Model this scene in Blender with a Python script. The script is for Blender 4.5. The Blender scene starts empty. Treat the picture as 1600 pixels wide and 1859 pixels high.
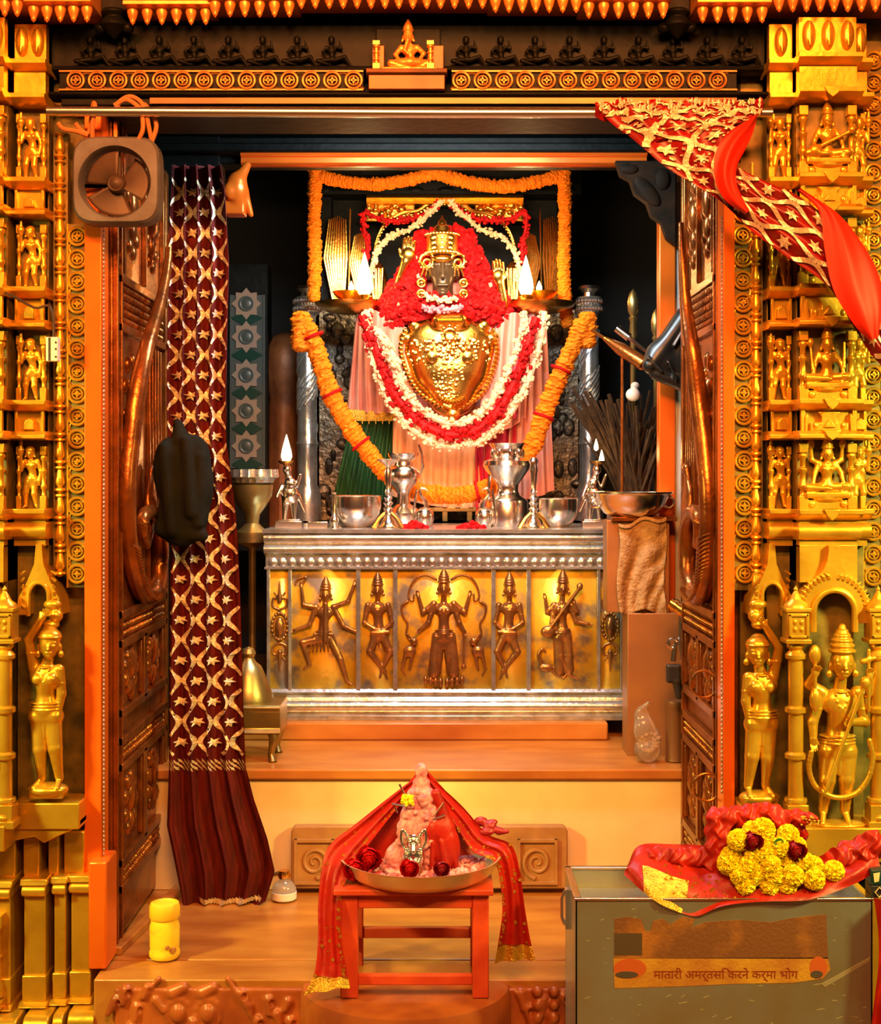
import bpy, bmesh, math, random
import numpy as np
from mathutils import Vector, Matrix

# ------------------------------------------------------------ camera, world, lights, exposure
scene = bpy.context.scene
COL = scene.collection
CAMY, FPX, HZ, CX, CH = -3.6, 2520.0, 860.0, 800.0, 1.26
cd = bpy.data.cameras.new('camera')
cam = bpy.data.objects.new('camera', cd)
COL.objects.link(cam)
cam.location = (0, CAMY, CH)
cam.rotation_euler = (math.pi / 2, 0, 0)
cd.sensor_fit = 'HORIZONTAL'
cd.sensor_width = 36.0
cd.lens = 36.0 * FPX / 1600.0
cd.shift_y = -(929.5 - HZ) / 1600.0
scene.camera = cam
scene.view_settings.view_transform = 'Standard'
scene.view_settings.look = 'None'
scene.view_settings.gamma = 1.0
scene.view_settings.use_curve_mapping = False
scene.view_settings.exposure = 0.0
scene.cycles.use_denoising = True
scene.cycles.max_bounces = 6
scene.cycles.sample_clamp_indirect = 4.0
world = bpy.data.worlds.new('world')
scene.world = world
world.use_nodes = True
bg = world.node_tree.nodes['Background']
bg.inputs[0].default_value = (1.0, 0.62, 0.30, 1)
bg.inputs[1].default_value = 0.055


def light(name, kind, loc, power, col, target=None, size=0.5, size_y=None, spread=None):
    ld = bpy.data.lights.new(name, kind)
    ld.energy = power
    ld.color = col
    if kind == 'AREA':
        ld.shape = 'RECTANGLE'
        ld.size = size
        ld.size_y = size_y or size
        if spread:
            ld.spread = math.radians(spread)
    elif kind == 'SPOT':
        ld.shadow_soft_size = size
        ld.spot_size = math.radians(spread or 60)
        ld.spot_blend = 0.8
    else:
        ld.shadow_soft_size = size
    o = bpy.data.objects.new(name, ld)
    COL.objects.link(o)
    o.location = loc
    if target is not None:
        d = Vector(target) - Vector(loc)
        o.rotation_euler = d.to_track_quat('-Z', 'Y').to_euler()
    return o


# hall lamps in front of the shrine, the sanctum lamp behind its lintel, and two added fills
light('hall_lamp_centre', 'AREA', (0.1, -3.0, 2.9), 104, (1.0, 0.42, 0.11), (0, 0.1, 1.2), 0.9, 0.3)
light('added_high_fill', 'AREA', (0.0, -2.3, 3.1), 54, (1.0, 0.25, 0.05), (0, 0, 2.0), 2.6, 0.2, 75)  # added fill to turn the upper front more orange
light('hall_lamp_fan_side', 'AREA', (-2.3, -1.5, 1.9), 17, (1.0, 0.92, 0.24), (-1.1, 0, 0.7), 0.3, 0.3, 70)
light('hall_lamp_box_side', 'AREA', (2.2, -1.6, 2.0), 20, (1.0, 0.92, 0.24), (1.15, 0, 0.75), 0.3, 0.3, 70)
light('sanctum_lamp', 'AREA', (0.0, 1.16, 2.24), 17, (1.0, 0.66, 0.36), (0.0, 2.0, 1.45), 0.7, 0.14)
light('added_altar_fill', 'AREA', (0.02, 0.3, 2.32), 30, (0.82, 0.94, 1.0), (0.02, 1.15, 0.75), 0.7, 0.12)  # added cool fill for the altar silver, not a lamp of the sanctum


# ------------------------------------------------------------ helpers
def S(Y):
    return (Y - CAMY) / FPX


def P(u, v, Y):
    s = S(Y)
    return Vector(((u - CX) * s, Y, CH - (v - HZ) * s))


ROOTLOC = {}


def obj_link(name, me):
    o = bpy.data.objects.new(name, me)
    COL.objects.link(o)
    return o


def tag(o, label=None, cat=None, group=None, kind=None):
    if label: o['label'] = label
    if cat: o['category'] = cat
    if group: o['group'] = group
    if kind: o['kind'] = kind
    return o


def thing(name, label, cat, loc, group=None, kind=None):
    o = bpy.data.objects.new(name, None)
    COL.objects.link(o)
    o.empty_display_size = 0.05
    o.location = Vector(loc)
    return tag(o, label, cat, group, kind)


def root_of(o):
    while o.parent is not None:
        o = o.parent
    return o


KIDS = {}


def dup(o, delta=(0, 0, 0), parent=None):
    c = o.copy()
    COL.objects.link(c)
    if parent is not None:
        c.parent = parent
        KIDS.setdefault(parent.name, []).append(c)
    else:
        c.location = o.location + Vector(delta)
    for ch in list(KIDS.get(o.name, [])):
        dup(ch, parent=c)
    return c


class MB:
    """collects shapes of ONE mesh; with a depth Y, coordinates are (u, v, w) in a frame of pitch S(Y), w towards the hall"""
    def __init__(s, Y=None, mir=None):
        s.Y, s.mir, s.V, s.Fc, s.M = Y, mir, [], [], []

    def pt(s, p):
        if s.Y is None:
            return tuple(p)
        k = S(s.Y)
        u = p[0] if s.mir is None else s.mir - p[0]
        return ((u - CX) * k, s.Y - p[2] * k, CH - (p[1] - HZ) * k)

    def add(s, vs, fs, m=0):
        n = len(s.V)
        s.V.extend(s.pt(p) for p in vs)
        s.Fc.extend(tuple(i + n for i in f) for f in fs)
        s.M.extend([m] * len(fs))
        return s

    def box(s, u0, u1, v0, v1, w0, w1, m=0):
        vs = [(u, v, w) for u in (u0, u1) for v in (v0, v1) for w in (w0, w1)]
        return s.add(vs, [(0, 1, 3, 2), (4, 6, 7, 5), (0, 4, 5, 1), (2, 3, 7, 6), (0, 2, 6, 4), (1, 5, 7, 3)], m)

    def prism(s, poly, w0, w1, m=0, k=1.0, bev=0.0):
        """poly of (u, v) pushed from w0 to w1; front shrunk by bev for a chamfer"""
        n = len(poly)
        cu = sum(p[0] for p in poly) / n
        cv = sum(p[1] for p in poly) / n
        vs = [(p[0], p[1], w0) for p in poly]
        if bev:
            vs += [(p[0], p[1], w1 - bev) for p in poly]
            rad = max(math.hypot(p[0] - cu, p[1] - cv) for p in poly)
            f = 1 - bev / rad
            vs += [(cu + (p[0] - cu) * f, cv + (p[1] - cv) * f, w1) for p in poly]
            L = 3
        else:
            vs += [(p[0], p[1], w1) for p in poly]
            L = 2
        fs = [tuple(range(n))[::-1], tuple(range((L - 1) * n, L * n))]
        for q in range(L - 1):
            for i in range(n):
                j = (i + 1) % n
                fs.append((q * n + i, q * n + j, (q + 1) * n + j, (q + 1) * n + i))
        return s.add(vs, fs, m)

    def mould(s, u0, u1, prof, m=0):
        """profile of (v, w) run along u"""
        n = len(prof)
        vs = [(u0, p[0], p[1]) for p in prof] + [(u1, p[0], p[1]) for p in prof]
        fs = [tuple(range(n))[::-1], tuple(range(n, 2 * n))] + [(i, (i + 1) % n, n + (i + 1) % n, n + i) for i in range(n)]
        return s.add(vs, fs, m)

    def lathe(s, c, prof, seg=16, axis='v', m=0, a0=0.0, a1=None, wob=None):
        """prof of (radius, position along the axis) around c"""
        full = a1 is None
        a1 = a0 + 2 * math.pi if full else a1
        cols = seg if full else seg + 1
        vs = []
        for (r, h) in prof:
            for i in range(cols):
                a = a0 + (a1 - a0) * i / seg
                rr = r * (wob(a) if wob else 1)
                x, y = rr * math.cos(a), rr * math.sin(a)
                if axis == 'v': vs.append((c[0] + x, h, c[1] + y))
                elif axis == 'w': vs.append((c[0] + x, c[1] + y, h))
                else: vs.append((h, c[0] + x, c[1] + y))
        fs = []
        n = len(prof)
        for q in range(n - 1):
            for i in range(seg):
                j = (i + 1) % cols
                fs.append((q * cols + i, q * cols + j, (q + 1) * cols + j, (q + 1) * cols + i))
        if full:
            if prof[0][0] > 1e-6: fs.append(tuple(range(cols))[::-1])
            if prof[-1][0] > 1e-6: fs.append(tuple(range((n - 1) * cols, n * cols)))
        return s.add(vs, fs, m)

    def tube(s, pts, r, seg=8, m=0, closed=False, flat=1.0):
        pts = [Vector(p) for p in pts]
        n = len(pts)
        rr = r if isinstance(r, (list, tuple)) else [r] * n
        vs, fs = [], []
        up = Vector((0.13, 0.21, 0.97))
        for i, p in enumerate(pts):
            a = pts[(i - 1) % n] if closed or i > 0 else p
            b = pts[(i + 1) % n] if closed or i < n - 1 else p
            t = (b - a)
            t = t.normalized() if t.length > 1e-9 else Vector((0, 1, 0))
            x = t.cross(up)
            if x.length < 1e-3: x = t.cross(Vector((1, 0, 0)))
            x.normalize()
            y = x.cross(t).normalized()
            for k in range(seg):
                an = 2 * math.pi * k / seg
                vs.append(tuple(p + x * (rr[i] * math.cos(an)) + y * (rr[i] * flat * math.sin(an))))
        for i in range(n if closed else n - 1):
            i2 = (i + 1) % n
            for k in range(seg):
                k2 = (k + 1) % seg
                fs.append((i * seg + k, i * seg + k2, i2 * seg + k2, i2 * seg + k))
        if not closed:
            fs.append(tuple(range(seg))[::-1])
            fs.append(tuple(range((n - 1) * seg, n * seg)))
        return s.add(vs, fs, m)

    def ring(s, c, R, r, seg=24, axis='w', m=0, a0=0, a1=2 * math.pi, k=8):
        closed = abs(a1 - a0 - 2 * math.pi) < 1e-6
        pts = []
        for i in range(seg if closed else seg + 1):
            a = a0 + (a1 - a0) * i / seg
            x, y = R * math.cos(a), R * math.sin(a)
            pts.append((c[0] + x, c[1] + y, c[2]) if axis == 'w' else (c[0] + x, c[1], c[2] + y) if axis == 'v' else (c[0], c[1] + x, c[2] + y))
        return s.tube(pts, r, k, m, closed)

    def ell(s, c, r, seg=10, rings=6, m=0):
        if not isinstance(r, (tuple, list)): r = (r, r, r)
        vs = [(c[0], c[1] - r[1], c[2])]
        for q in range(1, rings):
            t = math.pi * q / rings
            for i in range(seg):
                a = 2 * math.pi * i / seg
                vs.append((c[0] + r[0] * math.sin(t) * math.cos(a), c[1] - r[1] * math.cos(t), c[2] + r[2] * math.sin(t) * math.sin(a)))
        vs.append((c[0], c[1] + r[1], c[2]))
        fs = []
        for i in range(seg):
            j = (i + 1) % seg
            fs.append((0, 1 + j, 1 + i))
            for q in range(rings - 2):
                b = 1 + q * seg
                fs.append((b + i, b + j, b + seg + j, b + seg + i))
            b = 1 + (rings - 2) * seg
            fs.append((len(vs) - 1, b + i, b + j))
        return s.add(vs, fs, m)

    def sheet(s, fn, na, nb, m=0, thick=0.0):
        """fn(a, b) -> (u, v, w) for a, b in 0..1"""
        vs = [fn(i / na, j / nb) for i in range(na + 1) for j in range(nb + 1)]
        q = nb + 1
        fs = [(i * q + j, (i + 1) * q + j, (i + 1) * q + j + 1, i * q + j + 1) for i in range(na) for j in range(nb)]
        return s.add(vs, fs, m)

    def sdf(s, prims, h=1.0, k=3.0, m=0):
        v, f = sdf_mesh(prims, h, k)
        return s.add([tuple(x) for x in v.tolist()], [tuple(x) for x in f.tolist()], m)

    def build(s, name, mats, parent=None, smooth=40, bevel=0.0, sub=0, solid=0.0, fix=True):
        if not isinstance(mats, (list, tuple)): mats = [mats]
        V = np.array(s.V, dtype=float)
        if parent is None:
            lo, hi = V.min(0), V.max(0)
            off = np.array([(lo[0] + hi[0]) / 2, (lo[1] + hi[1]) / 2, lo[2]])
        else:
            off = np.array(root_of(parent).location)
        me = bpy.data.meshes.new(name)
        me.from_pydata((V - off).tolist(), [], s.Fc)
        for x in mats: me.materials.append(x)
        if any(s.M): me.polygons.foreach_set('material_index', s.M)
        if fix:
            bm = bmesh.new()
            bm.from_mesh(me)
            bmesh.ops.recalc_face_normals(bm, faces=bm.faces)
            bm.to_mesh(me)
            bm.free()
        me.update()
        if smooth:
            me.shade_smooth()
            if smooth < 180: me.set_sharp_from_angle(angle=math.radians(smooth))
        o = obj_link(name, me)
        if parent is None:
            o.location = off
        else:
            o.parent = parent
            KIDS.setdefault(parent.name, []).append(o)
        if solid:
            md = o.modifiers.new('solidify', 'SOLIDIFY')
            md.thickness = solid
            md.offset = 0
        if bevel:
            md = o.modifiers.new('bevel', 'BEVEL')
            md.width = bevel
            md.segments = 2
            md.limit_method = 'ANGLE'
            md.angle_limit = math.radians(40)
            md.harden_normals = False
        if sub:
            md = o.modifiers.new('sub', 'SUBSURF')
            md.levels = md.render_levels = sub
        return o


def sdf_mesh(prims, h, k0):
    lo = np.full(3, 1e9)
    hi = -lo
    bb = []
    for p in prims:
        o = p[-1] if isinstance(p[-1], dict) else {}
        if p[0] == 'c':
            a, b = np.array(p[1], float), np.array(p[2], float)
            r = max(p[3], p[4])
            l, u = np.minimum(a, b) - r, np.maximum(a, b) + r
        elif p[0] == 'e':
            c = np.array(p[1], float)
            rr = np.array(p[2], float)
            if 'rot' in o: rr = np.array([max(rr[0], rr[1]), max(rr[0], rr[1]), rr[2]])
            l, u = c - rr, c + rr
        else:
            c, hh = np.array(p[1], float), np.array(p[2], float)
            l, u = c - hh, c + hh
        bb.append((l, u))
        lo, hi = np.minimum(lo, l), np.maximum(hi, u)
    lo -= 2.5 * h
    hi += 2.5 * h
    n = np.ceil((hi - lo) / h).astype(int) + 1
    D = np.full(n, 1000.0, dtype=np.float32)
    ax = [lo[i] + h * np.arange(n[i]) for i in range(3)]
    for p, (l, u) in zip(prims, bb):
        o = p[-1] if isinstance(p[-1], dict) else {}
        k = o.get('k', k0)
        pad = 3 * h + k
        i0 = np.maximum(((l - pad - lo) / h).astype(int), 0)
        i1 = np.minimum(((u + pad - lo) / h).astype(int) + 2, n)
        X = ax[0][i0[0]:i1[0], None, None]
        Y = ax[1][None, i0[1]:i1[1], None]
        Z = ax[2][None, None, i0[2]:i1[2]]
        if p[0] == 'c':
            a, b = np.array(p[1], float), np.array(p[2], float)
            d = b - a
            t = np.clip(((X - a[0]) * d[0] + (Y - a[1]) * d[1] + (Z - a[2]) * d[2]) / max(d @ d, 1e-9), 0, 1)
            q = np.sqrt((X - a[0] - t * d[0]) ** 2 + (Y - a[1] - t * d[1]) ** 2 + (Z - a[2] - t * d[2]) ** 2) - (p[3] + t * (p[4] - p[3]))
        elif p[0] == 'e':
            c, rr = p[1], p[2]
            x, y = X - c[0], Y - c[1]
            if 'rot' in o:
                ca, sa = math.cos(o['rot']), math.sin(o['rot'])
                x, y = ca * x + sa * y, -sa * x + ca * y
            g = np.sqrt((x / rr[0]) ** 2 + (y / rr[1]) ** 2 + ((Z - c[2]) / rr[2]) ** 2)
            q = (g - 1) * min(rr)
        else:
            c, hh = p[1], p[2]
            r = p[3]
            a1 = np.maximum(np.abs(X - c[0]) - hh[0] + r, 0) ** 2 + np.maximum(np.abs(Y - c[1]) - hh[1] + r, 0) ** 2 + np.maximum(np.abs(Z - c[2]) - hh[2] + r, 0) ** 2
            q = np.sqrt(a1) - r
        sl = D[i0[0]:i1[0], i0[1]:i1[1], i0[2]:i1[2]]
        if o.get('cut'):
            sl[:] = np.maximum(sl, -q)
        else:
            hh_ = np.clip(0.5 + 0.5 * (sl - q) / k, 0, 1)
            sl[:] = sl + (q - sl) * hh_ - k * hh_ * (1 - hh_)
    ins = D < 0
    cnt = np.zeros(tuple(n - 1), dtype=np.int8)
    sh = [(i, j, q) for i in (0, 1) for j in (0, 1) for q in (0, 1)]

    def cut(A, s):
        return A[s[0]:A.shape[0] - 1 + s[0], s[1]:A.shape[1] - 1 + s[1], s[2]:A.shape[2] - 1 + s[2]]
    for q in sh: cnt += cut(ins, q)
    act = (cnt > 0) & (cnt < 8)
    idx = np.full(act.shape, -1, dtype=np.int64)
    ids = np.argwhere(act)
    idx[act] = np.arange(len(ids))
    acc = np.zeros((len(ids), 3))
    num = np.zeros(len(ids))
    val = {q: D[ids[:, 0] + q[0], ids[:, 1] + q[1], ids[:, 2] + q[2]] for q in sh}
    for q in sh:
        for axn in range(3):
            if q[axn]: continue
            r = list(q)
            r[axn] = 1
            r = tuple(r)
            a, b = val[q], val[r]
            msk = (a < 0) != (b < 0)
            t = np.where(msk, a / np.where(a == b, 1, a - b), 0)
            base = np.array(q, float)[None].repeat(len(ids), 0)
            base[:, axn] += t
            acc[msk] += base[msk]
            num[msk] += 1
    ver = (ids + acc / num[:, None]) * h + lo
    fs = []
    for axn in range(3):
        b, c = (axn + 1) % 3, (axn + 2) % 3
        s0 = [slice(1, -1)] * 3
        s0[axn] = slice(0, -1)
        s1 = list(s0)
        s1[axn] = slice(1, None)
        A, B = ins[tuple(s0)], ins[tuple(s1)]
        e = np.argwhere(A != B)
        if not len(e): continue
        sg = A[e[:, 0], e[:, 1], e[:, 2]]
        off = np.array([1, 1, 1])
        off[axn] = 0
        e = e + off

        def cell(db, dc):
            g = e.copy()
            g[:, b] -= db
            g[:, c] -= dc
            return idx[g[:, 0], g[:, 1], g[:, 2]]
        quad = np.stack([cell(1, 1), cell(0, 1), cell(0, 0), cell(1, 0)], 1)
        quad[~sg] = quad[~sg][:, ::-1]
        fs.append(quad)
    return ver, np.concatenate(fs)


def cr(pts, n):
    """smooth curve through pts, n samples per span"""
    pts = [np.array(p, float) for p in pts]
    P_ = [2 * pts[0] - pts[1]] + pts + [2 * pts[-1] - pts[-2]]
    out = []
    for i in range(1, len(P_) - 2):
        a, b, c, d = P_[i - 1:i + 3]
        for j in range(n):
            t = j / n
            out.append(tuple(0.5 * (2 * b + (c - a) * t + (2 * a - 5 * b + 4 * c - d) * t * t + (3 * b - a - 3 * c + d) * t ** 3)))
    out.append(tuple(pts[-1]))
    return out


def at_curve(c, t):
    x = t * (len(c) - 1)
    i = min(int(x), len(c) - 2)
    f = x - i
    return tuple(c[i][k] + (c[i + 1][k] - c[i][k]) * f for k in range(len(c[0])))


# ------------------------------------------------------------ materials
def mat(name, col, metal=0.0, rough=0.5, col2=None, scale=8.0, edge=(0.35, 0.65), bump=None, emit=None, spec=0.5, coat=0.0, sheen=0.0, trans=0.0, alpha=1.0, stretch=None):
    m = bpy.data.materials.new(name)
    m.use_nodes = True
    nt = m.node_tree
    b = nt.nodes['Principled BSDF']
    c4 = lambda c: (c[0], c[1], c[2], 1)
    b.inputs['Base Color'].default_value = c4(col)
    b.inputs['Metallic'].default_value = metal
    b.inputs['Roughness'].default_value = rough
    b.inputs['Specular IOR Level'].default_value = spec
    b.inputs['Coat Weight'].default_value = coat
    b.inputs['Sheen Weight'].default_value = sheen
    b.inputs['Transmission Weight'].default_value = trans
    b.inputs['Alpha'].default_value = alpha
    tc = nt.nodes.new('ShaderNodeTexCoord')
    src = tc.outputs['Object']
    if stretch:
        mp = nt.nodes.new('ShaderNodeMapping')
        mp.inputs['Scale'].default_value = stretch
        nt.links.new(src, mp.inputs[0])
        src = mp.outputs[0]
    if col2 is not None:
        nz = nt.nodes.new('ShaderNodeTexNoise')
        nz.inputs['Scale'].default_value = scale
        nz.inputs['Detail'].default_value = 5
        rp = nt.nodes.new('ShaderNodeValToRGB')
        rp.color_ramp.elements[0].position = edge[0]
        rp.color_ramp.elements[0].color = c4(col)
        rp.color_ramp.elements[1].position = edge[1]
        rp.color_ramp.elements[1].color = c4(col2)
        nt.links.new(src, nz.inputs['Vector'])
        nt.links.new(nz.outputs['Fac'], rp.inputs[0])
        nt.links.new(rp.outputs[0], b.inputs['Base Color'])
    if bump:
        n2 = nt.nodes.new('ShaderNodeTexNoise')
        n2.inputs['Scale'].default_value = bump[0]
        n2.inputs['Detail'].default_value = 4
        bp = nt.nodes.new('ShaderNodeBump')
        bp.inputs['Strength'].default_value = bump[1]
        bp.inputs['Distance'].default_value = 0.01
        nt.links.new(src, n2.inputs['Vector'])
        nt.links.new(n2.outputs['Fac'], bp.inputs['Height'])
        nt.links.new(bp.outputs[0], b.inputs['Normal'])
    if emit:
        b.inputs['Emission Color'].default_value = c4(emit[0])
        b.inputs['Emission Strength'].default_value = emit[1]
    return m


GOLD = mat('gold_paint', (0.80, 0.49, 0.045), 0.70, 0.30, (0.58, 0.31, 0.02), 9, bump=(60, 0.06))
GOLDBACK = mat('gold_paint_recess_shade', (0.22, 0.15, 0.025), 0.4, 0.5, (0.06, 0.05, 0.012), 14, bump=(50, 0.1))  # darker gold, puts the shade of the recesses into the colour
COPPER = mat('copper_sheet', (0.92, 0.19, 0.015), 0.4, 0.27, (0.80, 0.14, 0.012), 4, bump=(25, 0.03))
BRONZE = mat('carved_bronze', (0.40, 0.13, 0.024), 0.75, 0.27, (0.20, 0.062, 0.014), 16, bump=(70, 0.12))
BLACKST = mat('black_stone', (0.005, 0.006, 0.005), 0.0, 0.5, (0.0025, 0.003, 0.003), 12, bump=(30, 0.2), spec=0.12)  # near-black stone, mottled at random
DARKWALL = mat('dark_wall', (0.006, 0.006, 0.005), 0.0, 0.7, (0.011, 0.010, 0.008), 6, bump=(12, 0.2))  # near-black wall colour with slightly lighter mottling
CORN = mat('cornice_gilt', (0.85, 0.34, 0.06), 0.45, 0.38, (0.65, 0.22, 0.04), 9, bump=(60, 0.08))
SILVER = mat('silver_sheet', (0.70, 0.78, 0.84), 0.85, 0.24, (0.46, 0.48, 0.46), 22, bump=(60, 0.12))
SILVERP = mat('polished_silver', (0.90, 0.82, 0.72), 1.0, 0.2, bump=(14, 0.04))
STEELROD = mat('steel_tube', (0.72, 0.78, 0.86), 1.0, 0.26)
BRASS = mat('brass', (0.85, 0.55, 0.18), 1.0, 0.22, (0.7, 0.4, 0.1), 10, bump=(30, 0.03))
DULLBRASS = mat('dull_brass', (0.45, 0.36, 0.14), 0.9, 0.35, (0.28, 0.2, 0.07), 9, bump=(30, 0.1))
TEMPLEGOLD = mat('ornament_gold', (1.0, 0.60, 0.13), 1.0, 0.26, (0.9, 0.45, 0.07), 20, bump=(90, 0.1))
DARKIDOL = mat('dark_idol_stone', (0.10, 0.06, 0.03), 0.3, 0.3)
MARBLE_BROWN = mat('honey_marble', (0.45, 0.185, 0.035), 0.0, 0.3, (0.34, 0.115, 0.02), 5, bump=(15, 0.03), stretch=(1, 3, 2))
MARBLE_CREAM = mat('cream_marble', (0.74, 0.66, 0.36), 0.0, 0.4, (0.68, 0.50, 0.25), 4, bump=(15, 0.03))
MARBLE_GREY = mat('grey_marble', (0.56, 0.60, 0.58), 0.0, 0.35, (0.44, 0.47, 0.46), 6)
STONE_RED = mat('vermilion_worn_stone', (0.46, 0.12, 0.025), 0.0, 0.36, (0.28, 0.06, 0.018), 9, bump=(18, 0.25))
STONE_TAN = mat('carved_tan_stone', (0.40, 0.22, 0.08), 0.0, 0.5, (0.30, 0.15, 0.05), 12, bump=(25, 0.2))
VELVET = mat('maroon_velvet', (0.10, 0.005, 0.005), 0.0, 0.7, (0.05, 0.002, 0.003), 10, spec=0.2, stretch=(4, 4, 0.7))
SEQUIN = mat('gold_sequin', (0.98, 0.93, 0.74), 0.5, 0.3, (0.85, 0.72, 0.44), 120, bump=(300, 0.4))
REDSEQ = mat('red_drape_satin', (0.22, 0.003, 0.003), 0.0, 0.42, (0.13, 0.0015, 0.002), 8, spec=0.4)
LINING = mat('orange_red_lining', (0.52, 0.016, 0.003), 0.0, 0.5, (0.42, 0.010, 0.002), 6, spec=0.25)
REDCLOTH = mat('red_brocade', (0.46, 0.013, 0.004), 0.0, 0.45, (0.32, 0.007, 0.003), 14, spec=0.4, bump=(11, 0.9))
BORDER = mat('gold_zari_border', (0.95, 0.58, 0.08), 0.8, 0.28, (0.7, 0.38, 0.04), 60, bump=(220, 0.5))
REDPAINT = mat('vermilion_paint', (0.72, 0.085, 0.025), 0.0, 0.38, (0.55, 0.05, 0.02), 11, bump=(40, 0.1))
MARIGOLD = mat('marigold_orange', (0.90, 0.24, 0.006), 0.0, 0.7, (0.78, 0.17, 0.005), 40, spec=0.2)
YMARI = mat('marigold_yellow', (0.98, 0.86, 0.03), 0.0, 0.7, (0.95, 0.74, 0.015), 60, spec=0.2)
WHITEFL = mat('jasmine_cream', (0.92, 0.70, 0.46), 0.0, 0.6, (0.80, 0.52, 0.26), 60)
REDFL = mat('red_petals', (0.62, 0.004, 0.005), 0.0, 0.6, (0.36, 0.002, 0.004), 30, spec=0.2)
ROSE = mat('dark_rose', (0.36, 0.008, 0.022), 0.0, 0.45, (0.22, 0.004, 0.012), 40)
PINKFL = mat('pink_powdered', (0.85, 0.42, 0.48), 0.0, 0.6, (0.66, 0.13, 0.20), 50, bump=(120, 0.5))
GREEN = mat('leaf_green', (0.05, 0.22, 0.05), 0.0, 0.5, (0.02, 0.10, 0.03), 20)
GREENSILK = mat('green_silk', (0.018, 0.085, 0.022), 0.0, 0.45, (0.008, 0.035, 0.01), 14, stretch=(5, 5, 0.6))
PINKSILK = mat('pale_pink_silk', (0.72, 0.36, 0.27), 0.0, 0.38, (0.62, 0.20, 0.14), 9, spec=0.6, stretch=(5, 5, 0.6))
CREAMSILK = mat('peach_silk', (0.82, 0.46, 0.24), 0.0, 0.4, (0.72, 0.30, 0.15), 9, spec=0.6, stretch=(6, 6, 0.5))
MAGSILK = mat('magenta_silk', (0.62, 0.025, 0.045), 0.0, 0.4, (0.42, 0.012, 0.06), 9, spec=0.6, stretch=(6, 6, 0.5))
FAN = mat('dusty_grey_metal', (0.12, 0.13, 0.16), 0.1, 0.6, (0.07, 0.065, 0.075), 12, bump=(60, 0.1))
FANBL = mat('grimy_fan_blade', (0.08, 0.045, 0.03), 0.2, 0.55, (0.04, 0.025, 0.02), 9)
WHITEPL = mat('white_plastic', (0.80, 0.76, 0.76), 0.0, 0.4)
DARKPL = mat('dark_plastic', (0.02, 0.02, 0.022), 0.0, 0.4)
BLACKBAG = mat('black_polythene', (0.008, 0.010, 0.010), 0.0, 0.33, spec=0.5)
CHARCOAL = mat('charcoal_cloth', (0.007, 0.009, 0.007), 0.0, 0.95, (0.012, 0.013, 0.010), 12, bump=(30, 0.3), spec=0.08)
YELLOWPL = mat('yellow_plastic', (0.85, 0.55, 0.03), 0.0, 0.35)
YELLOWLB = mat('yellow_jar_label', (0.90, 0.66, 0.03), 0.0, 0.4, (0.80, 0.42, 0.03), 26, (0.5, 0.75))
TOWEL = mat('tan_terry_towel', (0.42, 0.28, 0.13), 0.0, 0.9, (0.26, 0.15, 0.06), 30, bump=(90, 0.8))
TWINE = mat('brown_twine', (0.42, 0.15, 0.04), 0.0, 0.7)
STRAW = mat('dark_stalks', (0.05, 0.028, 0.012), 0.0, 0.8, (0.02, 0.012, 0.006), 30, spec=0.2)
PLASTICCLR = mat('clear_plastic', (0.85, 0.75, 0.62), 0.0, 0.12, trans=0.85)
FLAME = mat('lamp_flame', (1, 0.8, 0.4), 0, 0.5, emit=((1.0, 0.70, 0.28), 26.0))
FLAMEHALO = mat('lamp_flame_tip', (1, 0.5, 0.1), 0, 0.5, emit=((1.0, 0.38, 0.06), 5.0))
TILEGREEN = mat('tile_green', (0.006, 0.036, 0.026), 0.0, 0.3)
TILEWHITE = mat('tile_white', (0.26, 0.19, 0.15), 0.0, 0.35)
TILEGREY = mat('tile_grey', (0.05, 0.065, 0.065), 0.0, 0.35)


# ------------------------------------------------------------ the setting
def wbox(mb, x0, x1, y0, y1, z0, z1, m=0):
    return mb.box(x0, x1, y0, y1, z0, z1, m)


def struct(name, mb, m, label=None, parent=None, **kw):
    o = mb.build(name, m, parent, **kw)
    if parent is None: tag(o, label, None, None, 'structure')
    return o


floor = MB()
wbox(floor, -.905, .785, 0.003, 0.62, -0.4, 0.0)
wbox(floor, -.865, .80, -0.14, -0.003, -0.4, -0.001)
wbox(floor, -.865, .80, -0.004, 0.004, -0.4, -0.006)
struct('floor', floor, MARBLE_BROWN, 'honey brown marble threshold floor before the sanctum', bevel=0.004)
f2 = MB(); wbox(f2, -2.4, 2.4, -4.4, -0.1, -0.5, -0.4)
struct('floor_front', f2, MARBLE_BROWN, 'lower hall floor before the shrine')
ris = MB(); wbox(ris, -1.2, 1.2, 0.6, 2.9, 0.0, 0.335)
struct('riser', ris, MARBLE_CREAM, 'cream marble riser of the sanctum step', bevel=0.003)
trd = MB()
wbox(trd, -1.2, 1.2, 0.585, 2.9, 0.336, 0.369)
wbox(trd, -0.9, 0.56, 1.035, 2.9, 0.369, 0.428)
struct('sanctum_floor', trd, MARBLE_BROWN, 'honey marble sanctum floor with a low second step', bevel=0.006)
wl = MB(); wbox(wl, -1.7, -0.905, 0.03, 0.2, -0.4, 3.0)
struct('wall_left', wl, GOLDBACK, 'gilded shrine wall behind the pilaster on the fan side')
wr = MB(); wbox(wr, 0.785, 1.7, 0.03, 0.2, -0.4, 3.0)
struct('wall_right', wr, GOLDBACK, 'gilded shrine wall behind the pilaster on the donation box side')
wt = MB(); wbox(wt, -0.905, 0.785, 0.03, 0.2, 2.19, 3.0)
struct('wall_over_door', wt, BLACKST, 'dark wall above the shrine doorway')
inn = MB()
wbox(inn, -1.2, -0.72, 0.93, 1.05, 0.36, 2.6)
wbox(inn, -1.2, 1.2, 0.95, 1.05, 2.275, 2.6)
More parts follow.
